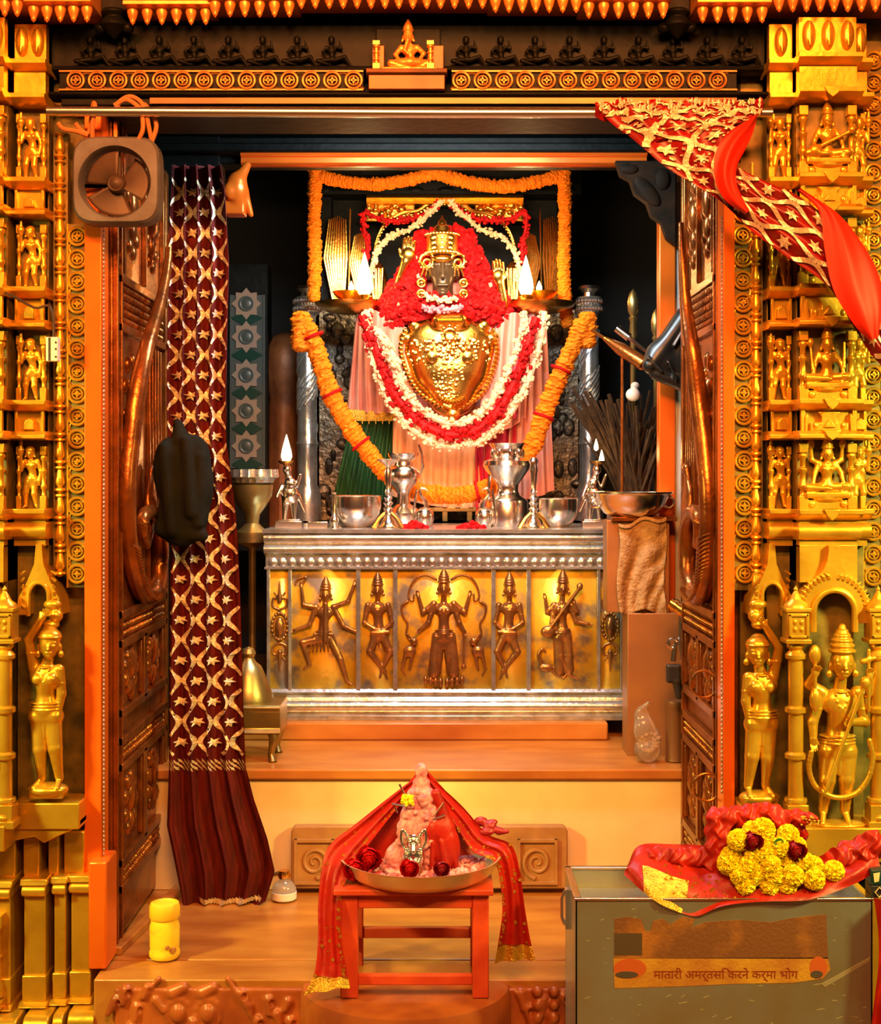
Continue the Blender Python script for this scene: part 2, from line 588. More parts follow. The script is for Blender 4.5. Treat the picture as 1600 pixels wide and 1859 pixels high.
wbox(inn, 0.79, 1.2, 0.96, 1.05, 0.36, 2.6)
wbox(inn, -1.2, 1.2, 0.85, 0.95, 2.36, 2.42)
wbox(inn, -1.2, 1.2, 0.88, 0.95, 2.30, 2.33)
wbox(inn, -1.0, 0.85, 0.2, 0.9, 2.56, 2.6)
struct('inner_wall', inn, BLACKST, 'black inner wall and lintel of the sanctum', bevel=0.006)
sw = MB(); wbox(sw, -1.3, -1.2, 0.2, 3.0, 0.0, 2.7); struct('wall_sanctum_left', sw, DARKWALL, 'dark sanctum side wall')
sw = MB(); wbox(sw, 1.2, 1.3, 0.2, 3.0, 0.0, 2.7); struct('wall_sanctum_right', sw, DARKWALL, 'dark sanctum side wall behind the brass finials')
sw = MB(); wbox(sw, -1.3, 1.3, 2.8, 2.9, 0.0, 2.7); struct('wall_back', sw, DARKWALL, 'dark back wall of the sanctum')
sw = MB(); wbox(sw, -1.3, 1.3, 0.95, 2.9, 2.62, 2.7); struct('ceiling', sw, DARKWALL, 'dark sanctum ceiling')

# copper lintel and post, grey marble jamb of the inner frame
t = MB(0.95).mould(440, 1172, [(281, 0), (281, 26), (284, 30), (288, 26), (290, 20), (300, 20), (304, 10), (304, 0)])
struct('trim_1', t, COPPER, 'copper lintel strip over the sanctum opening', bevel=0.001)
t = MB(0.93).box(1194, 1223, 300, 1352, -10, 22)
t.box(1223, 1226, 300, 1352, -10, 10)
struct('trim_2', t, COPPER, 'smooth copper post beside the grey marble jamb', bevel=0.004)
t = MB(0.9).box(1226, 1262, 330, 1352, -30, 0)
struct('trim_3', t, MARBLE_GREY, 'grey marble jamb beside the copper post', bevel=0.004)
# smooth copper jambs of the great doorway
t = MB(0.0).box(161, 191, 205, 1650, -25, 30)
for k in range(150): t.ell((194, 400 + k * 8, 24), (2.6, 3.6, 2.6), 6, 4, 1)
struct('trim_4', t, [COPPER, SILVER], 'orange copper door jamb with a beaded edge, below the fan', bevel=0.003)
t = MB(0.0).box(1308, 1328, 205, 1600, -25, 30)
for k in range(130): t.ell((1306, 400 + k * 8, 24), (2.2, 3.6, 2.4), 6, 4, 1)
struct('trim_5', t, [COPPER, SILVER], 'orange copper door jamb beside the donation box', bevel=0.003)
t = MB(0.0).box(176, 208, 1548, 1738, -20, 62)
struct('trim_6', t, COPPER, 'raised copper block at the foot of the jamb below the fan', bevel=0.005)
t = MB().prism([(-0.862, 0.03), (-0.835, 0.03), (-0.765, 0.6), (-0.80, 0.6)], 0, 0.022)
t.V = [(p[0], p[1], p[2]) for p in t.V]
struct('trim_7', t, MARBLE_BROWN, 'brown plank strip along the foot of the open door leaf', bevel=0.003)

# stone threshold front with the carved mask and the projecting half-round step
fr = MB(-0.14)
pr = []
rnd = random.Random(3)
pr += [('b', (640, 1840, 0), (430, 48, 10), 4)]
for cu in (326, 380):
    pr += [('e', (cu, 1836, 8), (15, 19, 14)), ('c', (cu - 10, 1800, 4), (cu + 8, 1790, 6), 13, 10)]
    pr += [('c', (cu + 22 * math.cos(a), 1836 + 25 * math.sin(a), 8), (cu + 22 * math.cos(a + .5), 1836 + 25 * math.sin(a + .5), 8), 3.5, 3.5) for a in [q * .5 for q in range(12)]]
pr += [('c', (353, 1850, 12), (353, 1885, 16), 8, 14)]
for cu, dv, rr in ((232, 1795, 12), (252, 1825, 10), (243, 1862, 13), (212, 1812, 9), (270, 1790, 9), (285, 1812, 8), (440, 1800, 10), (455, 1825, 9), (470, 1850, 12), (490, 1812, 10), (505, 1838, 11), (478, 1870, 13), (525, 1815, 9), (530, 1850, 10), (945, 1800, 10), (958, 1828, 11), (985, 1812, 11), (1000, 1838, 11), (970, 1855, 12), (1010, 1862, 12), (1022, 1806, 9)):
    pr += [('c', (cu, dv, 8), (cu + rnd.uniform(-14, 14), dv + rnd.uniform(12, 26), 12), rr, rr * .6)]
    if cu % 2 == 0: pr += [('e', (cu + 6, dv + 4, 18), (rr * .55, rr * .7, 9), {'cut': 1})]
pr += [('c', (415, 1775, 6), (450, 1830, 8), 5, 3), ('c', (290, 1775, 6), (255, 1810, 8), 5, 3)]
for cu in (975, 1005):
    for k in range(3): pr += [('e', (cu, 1795 + 24 * k, 14), (9, 10, 10))]
fr.sdf(pr, 2.2, 6)
struct('carved_threshold', fr, STONE_RED, 'vermilion stained carved threshold face with bulging mask eyes')
ms = MB()
prof = [(-0.395, .255), (-0.33, .255), (-0.3, .22), (-0.24, .22), (-0.2, .25), (-0.1, .262), (-0.035, .262), (-0.012, .255), (-0.004, .235), (-0.004, .0)]
cx0 = P(737, 1800, -.15)[0]
vs, fs = [], []
seg = 40
for (z, r) in prof:
    for i in range(seg + 1):
        a = math.pi + math.pi * i / seg
        vs.append((cx0 + r * math.cos(a), -0.14 + r * math.sin(a) * 0.9, z))
for q in range(len(prof) - 1):
    for i in range(seg):
        fs.append((q * (seg + 1) + i, q * (seg + 1) + i + 1, (q + 1) * (seg + 1) + i + 1, (q + 1) * (seg + 1) + i))
ms.add(vs, fs)
struct('half_round_step', ms, STONE_RED, 'half round vermilion stone step under the red stool')
# carved stone block against the riser
cb = thing('carved_stone_block', 'long tan stone block carved with spirals, set against the marble riser', 'stone block', P(780, 1615, .55))
q = MB(.57)
q.prism([(530 + 10 * (1 - math.cos(a)), 1507 - 10 * math.sin(a)) for a in (0, .8, 1.57)] + [(1030 - 10 + 10 * math.sin(a), 1497 + 10 * (1 - math.cos(a))) for a in (0, .8, 1.57)] + [(1030, 1610), (530, 1610)], -8, 12)
q.build('block_body', STONE_TAN, cb, bevel=0.004)
for (cu, sg, nm) in ((572, 1, 'a'), (975, -1, 'b')):
    q = MB(.57)
    for (a0, a1, b0, b1) in ((-36, 36, -36, -31), (-36, 36, 40, 45), (-36, -31, -36, 45), (31, 36, -36, 45)):
        q.box(cu + a0, cu + a1, 1556 + b0, 1556 + b1, 8, 18 if a1 - a0 > 20 else 18.5)
    pts = [(cu + sg * (2 + 1.9 * a) * math.cos(a + 1), 1562 + (2 + 2.1 * a) * math.sin(a + 1), 13) for a in [k * .35 for k in range(38)]]
    q.tube(pts, [2 + .07 * k for k in range(38)], 8)
    q.build('spiral_panel', STONE_TAN, cb)
q = MB(.57)
for k in range(9):
    q.lathe((640 + k * 36, 1555), [(15, 10), (15, 15), (11, 17), (8, 13), (4, 18), (0, 18)], 14, 'w')
q.build('rosette_band', STONE_TAN, cb)


# ------------------------------------------------------------ the great door leaves
def door_leaf(X0, sg, nm, label, L):
    """sg: direction from the leaf's face into the doorway"""
    zo = P(0, 215, .05)[2]
    root = thing(nm, label, None, (X0, .4, 0.0), kind='structure')
    ks = (L - .05) / .69
    sy = lambda y: .05 + (y - .05) * ks
    D = lambda y, z, d: (X0 + sg * d, sy(y), z)
    q = MB(); q.box(min(X0, X0 - sg * .045), max(X0, X0 - sg * .045), .05, L, .012, zo)
    q.build('leaf', BRONZE, root, bevel=.003)

    def strip(y0, y1, z0, z1, d, mb):
        xs = sorted((X0, X0 + sg * d))
        mb.box(xs[0], xs[1], sy(y0), sy(y1), z0, z1)
    q = MB()
    strip(.05, .062, .012, zo, .014, q); strip(.10, .112, .012, zo, .014, q); strip(.68, .70, .012, zo, .016, q); strip(.722, .74, .012, zo, .012, q)
    for zz in (1.781, 1.651, .883, .805, .62, .545, .475, .22, .15): strip(.10, .70, zz - .011, zz + .011, .016, q)
    for (z0, z1) in ((.62, .805), (.22, .475)):
        strip(.37, .405, z0, z1, .016, q)
        for y0, y1 in ((.125, .365), (.41, .67)):
            strip(y0, y0 + .014, z0 + .02, z1 - .02, .011, q); strip(y1 - .014, y1, z0 + .02, z1 - .02, .011, q)
    for yy in (.13, .40, .655): strip(yy, yy + .016, 1.80, zo, .014, q)
    for yy in (.46, .50, .54, .58, .62): strip(yy, yy + .009, .93, 1.63, .013, q)
    q.build('rail_frame', BRONZE, root, bevel=.002)
    r = random.Random(5)
    q = MB()
    for (z0, z1, st) in ((1.665, 1.77, .021), (.82, .872, .02), (.49, .535, .018), (.16, .21, .018)):
        z = z0
        while z < z1:
            y = .125
            while y < .67:
                q.ell(D(y + r.uniform(0, .008), z + .008, .002), (.012, .007, .011), 7, 5)
                y += st
            z += st * 1.05
    z = .05
    while z < zo - .02:
        q.ell(D(.081, z, .002), (.008, .009, .013), 7, 5)
        z += .032
    q.build('carved_frieze', BRONZE, root)
    q = MB()
    for (y0, y1, z0, z1) in ((.15, .345, .65, .78), (.435, .645, .65, .78), (.15, .345, .25, .45), (.435, .645, .25, .45), (.16, .38, 1.83, zo - .05), (.43, .64, 1.83, zo - .05), (.13, .40, 1.3, 1.62)):
        yc, zc = (y0 + y1) / 2, (z0 + z1) / 2
        for k in range(9):
            a = k * 2 * math.pi / 9
            q.ell(D(yc + (y1 - y0) * .3 * math.cos(a), zc + (z1 - z0) * .36 * math.sin(a), .0), (.013, .018, .024), 8, 6)
        q.ell(D(yc, zc + .02, 0), (.02, .03, .05), 10, 8)
        q.ell(D(yc, zc - .05, 0), (.016, .022, .036), 10, 8)
    q.build('carved_panel', BRONZE, root)
    # peacock with a long sweeping tail, standing off the leaf
    px = [(310, 420, .070), (303, 490, .068), (288, 560, .062), (264, 640, .052), (246, 730, .038), (235, 820, .028), (230, 900, .024), (233, 980, .022), (245, 1045, .022), (262, 1080, .022), (279, 1076, .026), (288, 1045, .03), (291, 1000, .032), (287, 955, .032), (275, 930, .034), (262, 937, .036), (259, 965, .034), (266, 990, .03)]
    if sg < 0: px = [(1237, 405, .070), (1240, 480, .068), (1246, 560, .062), (1258, 640, .052), (1268, 720, .038), (1278, 800, .028), (1285, 880, .024), (1287, 960, .022), (1283, 1045, .022), (1271, 1082, .022), (1259, 1076, .026), (1251, 1045, .03), (1248, 1000, .032), (1251, 955, .032), (1259, 930, .034), (1268, 938, .036), (1270, 965, .034), (1266, 990, .03)]
    pts = []
    for (u, v, d) in px:
        Y = (abs(X0) - d) * FPX / abs(800 - u) - 3.6
        pts.append((X0 + sg * d, Y, CH - (v - HZ) * (Y + 3.6) / FPX))
    c = cr(pts, 6)
    n = len(c)
    q = MB()
    q.tube(c, [.008 + .018 * min(1, i / (n * .22)) - .013 * max(0, (i / n - .75) / .25) for i in range(n)], 10)
    q.build('curling_tail', BRONZE, root)
    q = MB()
    for i in range(int(n * .42), int(n * .62)):
        for f in (0, .5):
            p = at_curve(c, (i + f) / (n - 1))
            pn = at_curve(c, min(1, (i + f + 1) / (n - 1)))
            q.tube([(p[0] + sg * (.031 * math.cos(a)), p[1] + .031 * math.sin(a) * .9, p[2] - .010 * math.cos(a * 2)) for a in [-1.5 + .5 * k for k in range(7)]], .0026, 5)
    q.build('tail_rib', BRONZE, root)
    q = MB()
    e = at_curve(c, .86)
    off = Vector(e)
    w = .0017
    body = [('e', (0, 0, 0), (16, 40, 24)), ('c', (0, -30, 6), (0, -62, 14), 13, 9), ('e', (4, -66, 18), (10, 11, 12)), ('c', (6, -64, 28), (8, -56, 40), 4, 2), ('c', (2, 30, 0), (2, 60, -14), 14, 6), ('e', (8, 0, 4), (13, 24, 16)), ('e', (8, 14, -16), (9, 20, 12))]
    v, f = sdf_mesh(body, 2.4, 6)
    q.add([(X0 + sg * (.02 + .6 * w * a), .42 + w * cc, off[2] - w * b + .01) for a, b, cc in v.tolist()], [tuple(x) for x in f.tolist()])
    q.build('bird_carving', BRONZE, root)
    return root


door_leaf(-.862, 1, 'door_1', 'carved bronze door leaf with a sweeping tail bird, folded behind the maroon curtain', .74)
d2 = door_leaf(.739, -1, 'door_2', 'carved bronze door leaf with two ring handles beside the grey marble jamb', .60)
for (u, v) in ((1284, 1226), (1288, 1406)):
    Y = .739 * FPX / (u - 800) - 3.6
    q = MB()
    z = CH - (v - HZ) * (Y + 3.6) / FPX
    xx = .739 - .03
    Yr = xx * FPX / (u - 800) - 3.6
    # ring hangs out from the leaf, facing the hall
    q.ring((xx - .006, Yr, z), .036, .0035, 28, 'v')
    q.box(xx + .02, xx + .034, Yr - .008, Yr + .008, z - .008, z + .008)
    tag(q.build('ring_handle', BRASS, d2), 'thin brass ring handle')


# ------------------------------------------------------------ turned balusters, roundel bands
def roundel_mb(Y, u, v, w, R=15.5):
    q = MB(Y)
    q.ring((u, v, w), R, 2.7, 20, k=6)
    q.ring((u, v, w - 1), R * .58, 1.7, 16, k=6)
    q.lathe((u, v), [(R * .95, w - 4), (0, w - 3.9)], 20, 'w', 1)
    for k in range(4):
        a = math.pi / 2 * k
        q.prism([(u + R * .52 * math.cos(a), v + R * .52 * math.sin(a)), (u + R * .2 * math.cos(a + .78), v + R * .2 * math.sin(a + .78)), (u, v), (u + R * .2 * math.cos(a - .78), v + R * .2 * math.sin(a - .78))], w - 4, w + 1.5)
    q.ell((u, v, w), (2.6, 2.6, 3), 8, 5)
    return q


def band(Y, pts, w, lo, hi, horizontal, label, mats, R=15.5, half=19):
    a0, a1 = pts[0], pts[-1]
    root = thing('roundel_band', label, 'ornament band', P(a0[0], a0[1] if horizontal else hi, Y), 'roundel bands round the doorway')
    q = MB(Y)
    c = a0[1] if horizontal else a0[0]
    ln = lambda a, b0, b1: q.box(lo, hi, a + b0, a + b1, 0, w - 5, 1) if horizontal else q.box(a + b0, a + b1, lo, hi, 0, w - 5, 1)
    ln(c, -half, half)
    for e in (-half, half - 3):
        if horizontal: q.box(lo, hi, c + e, c + e + 3, 0, w)
        else: q.box(c + e, c + e + 3, lo, hi, 0, w)
    st = (a1[0] - a0[0] if horizontal else a1[1] - a0[1]) / (len(pts) - 1)
    L = []
    k = 0
    while k <= len(pts) * 10:
        x = (a0[0] if horizontal else a0[1]) - st / 2 + st * k / 10
        y = c + (half - 4) * math.sin(math.pi * k / 10 + math.pi / 2)
        L.append((x, y, w - 4) if horizontal else (y, x, w - 4))
        k += 1
    q.tube(L, 2.0, 5)
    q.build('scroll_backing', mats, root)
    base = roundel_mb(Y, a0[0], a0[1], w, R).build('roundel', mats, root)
    for p in pts[1:]:
        d = dup(base, parent=root)
        k = S(Y)
        d.location = ((p[0] - a0[0]) * k, 0, -(p[1] - a0[1]) * k)
    return root


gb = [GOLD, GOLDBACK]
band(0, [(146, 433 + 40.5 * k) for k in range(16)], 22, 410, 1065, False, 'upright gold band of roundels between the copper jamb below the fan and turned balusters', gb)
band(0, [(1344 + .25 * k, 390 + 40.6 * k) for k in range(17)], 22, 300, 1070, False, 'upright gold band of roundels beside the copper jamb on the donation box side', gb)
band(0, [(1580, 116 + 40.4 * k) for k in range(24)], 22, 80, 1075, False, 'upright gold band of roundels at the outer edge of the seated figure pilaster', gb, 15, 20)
DK = [mat('dark_gilt', (0.10, 0.075, 0.022), 0.5, 0.42, (0.34, 0.14, 0.025), 4, (.42, .62)), BLACKST]  # dark gilt mottled with a browner tone
band(0, [(148 + 38.2 * k, 157) for k in range(14)], 40, 118, 662, True, 'dark lintel band of roundels above the fan', DK, 14.5, 18)
band(0, [(837 + 38.2 * k, 157) for k in range(13)], 40, 820, 1330, True, 'dark lintel band of roundels above the twisted red drape', DK, 14.5, 18)


def balusters(Y, u, v0, n, st, label, w=30):
    root = thing('baluster_strip', label, 'baluster strip', P(u, v0 + n * st, Y), 'strips of turned balusters')
    q = MB(Y).box(u - 13, u + 13, v0, v0 + n * st, 0, w - 12)
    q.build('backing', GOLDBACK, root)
    q = MB(Y)
    b = v0
    q.lathe((u, w - 8), [(3, b), (9, b + 2), (10, b + 5), (5, b + 8), (6, b + 12), (8, b + 22), (9.5, b + 31), (8, b + 36), (4.5, b + 39), (10, b + 42), (11, b + 45), (6, b + 48), (4, b + 50)], 12)
    f = q.build('baluster', GOLD, root)
    for k in range(1, n):
        d = dup(f, parent=root)
        d.location = (0, 0, -k * st * S(Y))


balusters(0, 115, 245, 16, 50, 'column of turned gold balusters beside the roundels below the fan')
balusters(0, 1368, 330, 15, 50, 'column of turned gold balusters beside the standing figures on the box side')


# ------------------------------------------------------------ carved figures
def limb(a, b, c, r0, r1, r2, o={}):
    return [('c', a, b, r0, r1), ('c', b, c, r1, r2)]


def hand(p, d, r, curl=0.3, side=1):
    """palm at p, fingers along d (u, v, w), r = palm radius: four fingers of unequal length and a thumb"""
    d = Vector(d).normalized()
    x = d.cross(Vector((0, 0, 1)))
    if x.length < .1: x = Vector((1, 0, 0))
    x.normalize()
    n = x.cross(d).normalized()
    p = Vector(p)
    out = [('e', tuple(p), (r * .85, r * .95, r * .55), {'k': r * .3})]
    for k, L in enumerate((1.0, 1.2, 1.12, .85)):
        b = p + x * (r * (.6 - .4 * k)) + d * (r * .65)
        m = b + d * (r * .65 * L) + n * (r * curl * .3)
        e = m + d * (r * .55 * L) + n * (r * curl)
        out += [('c', tuple(b), tuple(m), r * .22, r * .2, {'k': r * .1}), ('c', tuple(m), tuple(e), r * .2, r * .16, {'k': r * .08})]
    tb = p + x * (r * .75 * side)
    out += [('c', tuple(tb - d * (r * .2)), tuple(tb + x * (r * .35 * side) + d * (r * .55)), r * .25, r * .17, {'k': r * .12})]
    return out


def fig(J, hr, female=False, crown=None, skirt=True, face=2, hands=True):
    """a carved standing or seated figure as one continuous body; J holds joints in (u, v, w)"""
    H = Vector(J['head'])
    V = lambda q: tuple(J[q])
    t = J.get('turn', 0) * hr
    pr = [('e', tuple(H), (hr * .74, hr * .98, hr * .80)), ('e', (H[0] + t * .3, H[1] + hr * .55, H[2] + hr * .2), (hr * .48, hr * .46, hr * .5))]
    ch, wa, hp = Vector(J['chest']), Vector(J['waist']), Vector(J['hip'])
    pr += [('c', tuple(H + Vector((0, hr * .6, -hr * .1))), tuple(ch + Vector((0, -hr * .7, 0))), hr * .36, hr * .42)]
    pr += [('e', tuple(ch), (hr * 1.2, hr * .95, hr * .7)), ('c', tuple(ch + Vector((0, hr * .4, 0))), tuple(wa), hr * .78, hr * .64), ('c', tuple(wa), tuple(hp), hr * .64, hr * .9), ('e', tuple(hp), (hr * 1.14, hr * .78, hr * .78))]
    if female:
        for s_ in (-1, 1): pr.append(('e', (ch[0] + s_ * hr * .48, ch[1] + hr * .12, ch[2] + hr * .5), (hr * .42, hr * .42, hr * .40), {'k': hr * .12}))
    for s_ in ('L', 'R'):
        for n in ('', '2'):
            if 'el' + s_ + n in J:
                pr += limb(V('sh' + s_), V('el' + s_ + n), V('ha' + s_ + n), hr * .42, hr * .34, hr * .24)
                a, b = Vector(V('el' + s_ + n)), Vector(V('ha' + s_ + n))
                if hands: pr += hand(tuple(b + (b - a).normalized() * hr * .2), tuple(b - a), hr * .3, .35, 1 if s_ == 'L' else -1)
                m = Vector(V('sh' + s_)).lerp(a, .55)
                pr += [('e', tuple(m), (hr * .38, hr * .13, hr * .38), {'k': hr * .06})]
        if 'kn' + s_ in J:
            pr += limb(V('hi' + s_), V('kn' + s_), V('an' + s_), hr * .68, hr * .52, hr * .30)
            pr += [('c', V('an' + s_), V('to' + s_), hr * .24, hr * .16), ('e', tuple(Vector(V('an' + s_)) + Vector((0, -hr * .15, 0))), (hr * .33, hr * .12, hr * .33), {'k': hr * .05})]
    if skirt:
        pr += [('c', tuple(hp + Vector((-hr * .5, hr * .5, 0))), tuple(hp + Vector((hr * .5, hr * .5, 0))), hr * .78, hr * .78), ('c', tuple(hp + Vector((0, hr * .3, hr * .5))), tuple(hp + Vector((0, hr * 1.9, hr * .45))), hr * .2, hr * .13, {'k': 1})]
        for k in (-.5, -.28, -.06): pr.append(('e', (hp[0], hp[1] + hr * k, hp[2]), (hr * 1.2, hr * .09, hr * .90), {'k': .6}))
        for s_ in (-1, 1):
            for k in (.35, .7): pr.append(('e', (hp[0] + s_ * hr * .5, hp[1] + hr * k, hp[2] + hr * .55), (hr * .42, hr * .08, hr * .2), {'k': .8}))
    pr += [('e', (ch[0], ch[1] - hr * .72, ch[2] + hr * .2), (hr * .52, hr * .12, hr * .5), {'k': .8})]
    for a in range(7):
        an = math.pi * a / 6
        pr.append(('e', (ch[0] - hr * .36 * math.cos(an), ch[1] - hr * .55 + hr * .85 * math.sin(an), ch[2] + hr * (.55 + .14 * math.sin(an))), (hr * .09, hr * .11, hr * .12), {'k': .5}))
    if face:
        fx = H[0] + t
        fw = H[2] + hr * .74
        pr += [('c', (fx, H[1] - hr * .02, fw - hr * .02), (fx, H[1] + hr * .30, fw + hr * .12), hr * .09, hr * .14, {'k': hr * .1}),
               ('c', (fx - hr * .17, H[1] + hr * .56, fw - hr * .06), (fx + hr * .17, H[1] + hr * .56, fw - hr * .06), hr * .085, hr * .085, {'k': hr * .05}), ('e', (fx, H[1] + hr * .78, fw - hr * .16), (hr * .2, hr * .14, hr * .14), {'k': hr * .1})]
        for s_ in (-1, 1):
            pr += [('e', (fx + s_ * hr * .30, H[1] + hr * .06, fw - hr * .12), (hr * .19, hr * .10, hr * .12), {'k': hr * .04}),
                   ('c', (fx + s_ * hr * .10, H[1] - hr * .13, fw - hr * .05), (fx + s_ * hr * .48, H[1] - hr * .16, fw - hr * .22), hr * .06, hr * .05, {'k': hr * .06}),
                   ('e', (H[0] + s_ * hr * .76, H[1] + hr * .25, H[2]), (hr * .14, hr * .3, hr * .2), {'k': hr * .08}), ('e', (H[0] + s_ * hr * .84, H[1] + hr * .72, H[2] + hr * .1), (hr * .22, hr * .24, hr * .14), {'k': hr * .06})]
    if crown == 'cone':
        for k, (a, r) in enumerate(((-.75, .88), (-1.1, .80), (-1.42, .70), (-1.72, .55), (-1.98, .40), (-2.25, .24))):
            pr.append(('e', (H[0], H[1] + a * hr, H[2]), (hr * r, hr * .24, hr * r), {'k': hr * .1}))
    elif crown == 'bun':
        pr += [('e', (H[0], H[1] - hr * .5, H[2] - hr * .1), (hr * .84, hr * .62, hr * .84)), ('e', (H[0] - t, H[1] - hr * .8, H[2] - hr * .4), (hr * .6, hr * .5, hr * .5)), ('e', (H[0], H[1] - hr * .52, H[2]), (hr * .86, hr * .1, hr * .9), {'k': .5})]
    return pr


def shift(J, du, dv, dw):
    return {k: (v if k == 'turn' else (v[0] + du, v[1] + dv, v[2] + dw)) for k, v in J.items()}


def scaled(J, f, o=(0, 0)):
    return {k: (v if k == 'turn' else (v[0] * f + o[0], v[1] * f + o[1], v[2] * f)) for k, v in J.items()}


# small niche figures, given round their own feet (u 0, v 0 at the feet, about 104 high)
STAND = dict(head=(-1, -94, 8), chest=(0, -74, 5), waist=(2, -60, 3), hip=(1, -49, 3), shL=(-10, -80, 4), shR=(10, -80, 4), elL=(-17, -64, 6), haL=(-16, -90, 10), elR=(16, -62, 4), haR=(14, -45, 6), hiL=(-5, -46, 3), hiR=(6, -46, 3), knL=(-9, -26, 5), anL=(-10, -4, 2), toL=(-13, -1, 8), knR=(5, -24, 6), anR=(8, -4, 3), toR=(11, -1, 9))
SEATV = dict(head=(0, -82, 8), chest=(0, -56, 6), waist=(0, -40, 4), hip=(0, -26, 4), shL=(-14, -64, 4), shR=(14, -64, 4), elL=(-22, -46, 8), haL=(-26, -30, 14), elR=(24, -48, 8), haR=(26, -34, 14), hiL=(-9, -22, 6), hiR=(9, -22, 6), knL=(-36, -22, 16), anL=(-4, -20, 22), toL=(4, -20, 22), knR=(34, -24, 14), anR=(14, -4, 12), toR=(22, -1, 14))
SEAT4 = dict(SEATV, elL2=(-26, -70, 2), haL2=(-28, -92, 4), elR2=(26, -70, 2), haR2=(28, -92, 4))


# ------------------------------------------------------------ gilded pilasters with tiers of niches
TIERS = [(205, 345), (402, 538), (600, 738), (797, 930)]


def ledge(q, blocks, v, h, out=20, tooth=True, up=False):
    for (u0, u1, w) in blocks:
        pr = [(v, 0), (v, w + out), (v + h * .55, w + out), (v + h, w + out * .45), (v + h * 1.25, w + out * .1), (v + h * 1.25, 0)]
        if up: pr = [(v, 0), (v, w + out * .35), (v + h * .5, w + out), (v + h, w + out), (v + h * 1.2, w + out * .3), (v + h * 1.2, 0)]
        q.mould(u0 - 5, u1 + 5, pr)
        if tooth and u1 - u0 > 60:
            c = (u0 + u1) / 2
            q.prism([(c - 15, v), (c + 15, v), (c + 9, v + h * .8), (c, v + h * 1.3), (c - 9, v + h * .8)], w, w + out + 4)


def colonette(q, u, v0, v1, w, r=7):
    h = v1 - v0
    f = lambda t: v0 + h * t
    q.box(u - r, u + r, v0, f(.14), w - r, w + r)
    q.lathe((u, w), [(r * .7, f(.14)), (r * 1.05, f(.17)), (r * 1.05, f(.2)), (r * .62, f(.24)), (r * .6, f(.36)), (r, f(.38)), (r, f(.42)), (r * .66, f(.45)), (r * .72, f(.6)), (r * 1.0, f(.63)), (r, f(.67)), (r * .66, f(.7)), (r * .66, f(.78)), (r * .9, f(.8))], 10)
    q.box(u - r, u + r, f(.8), v1, w - r, w + r)


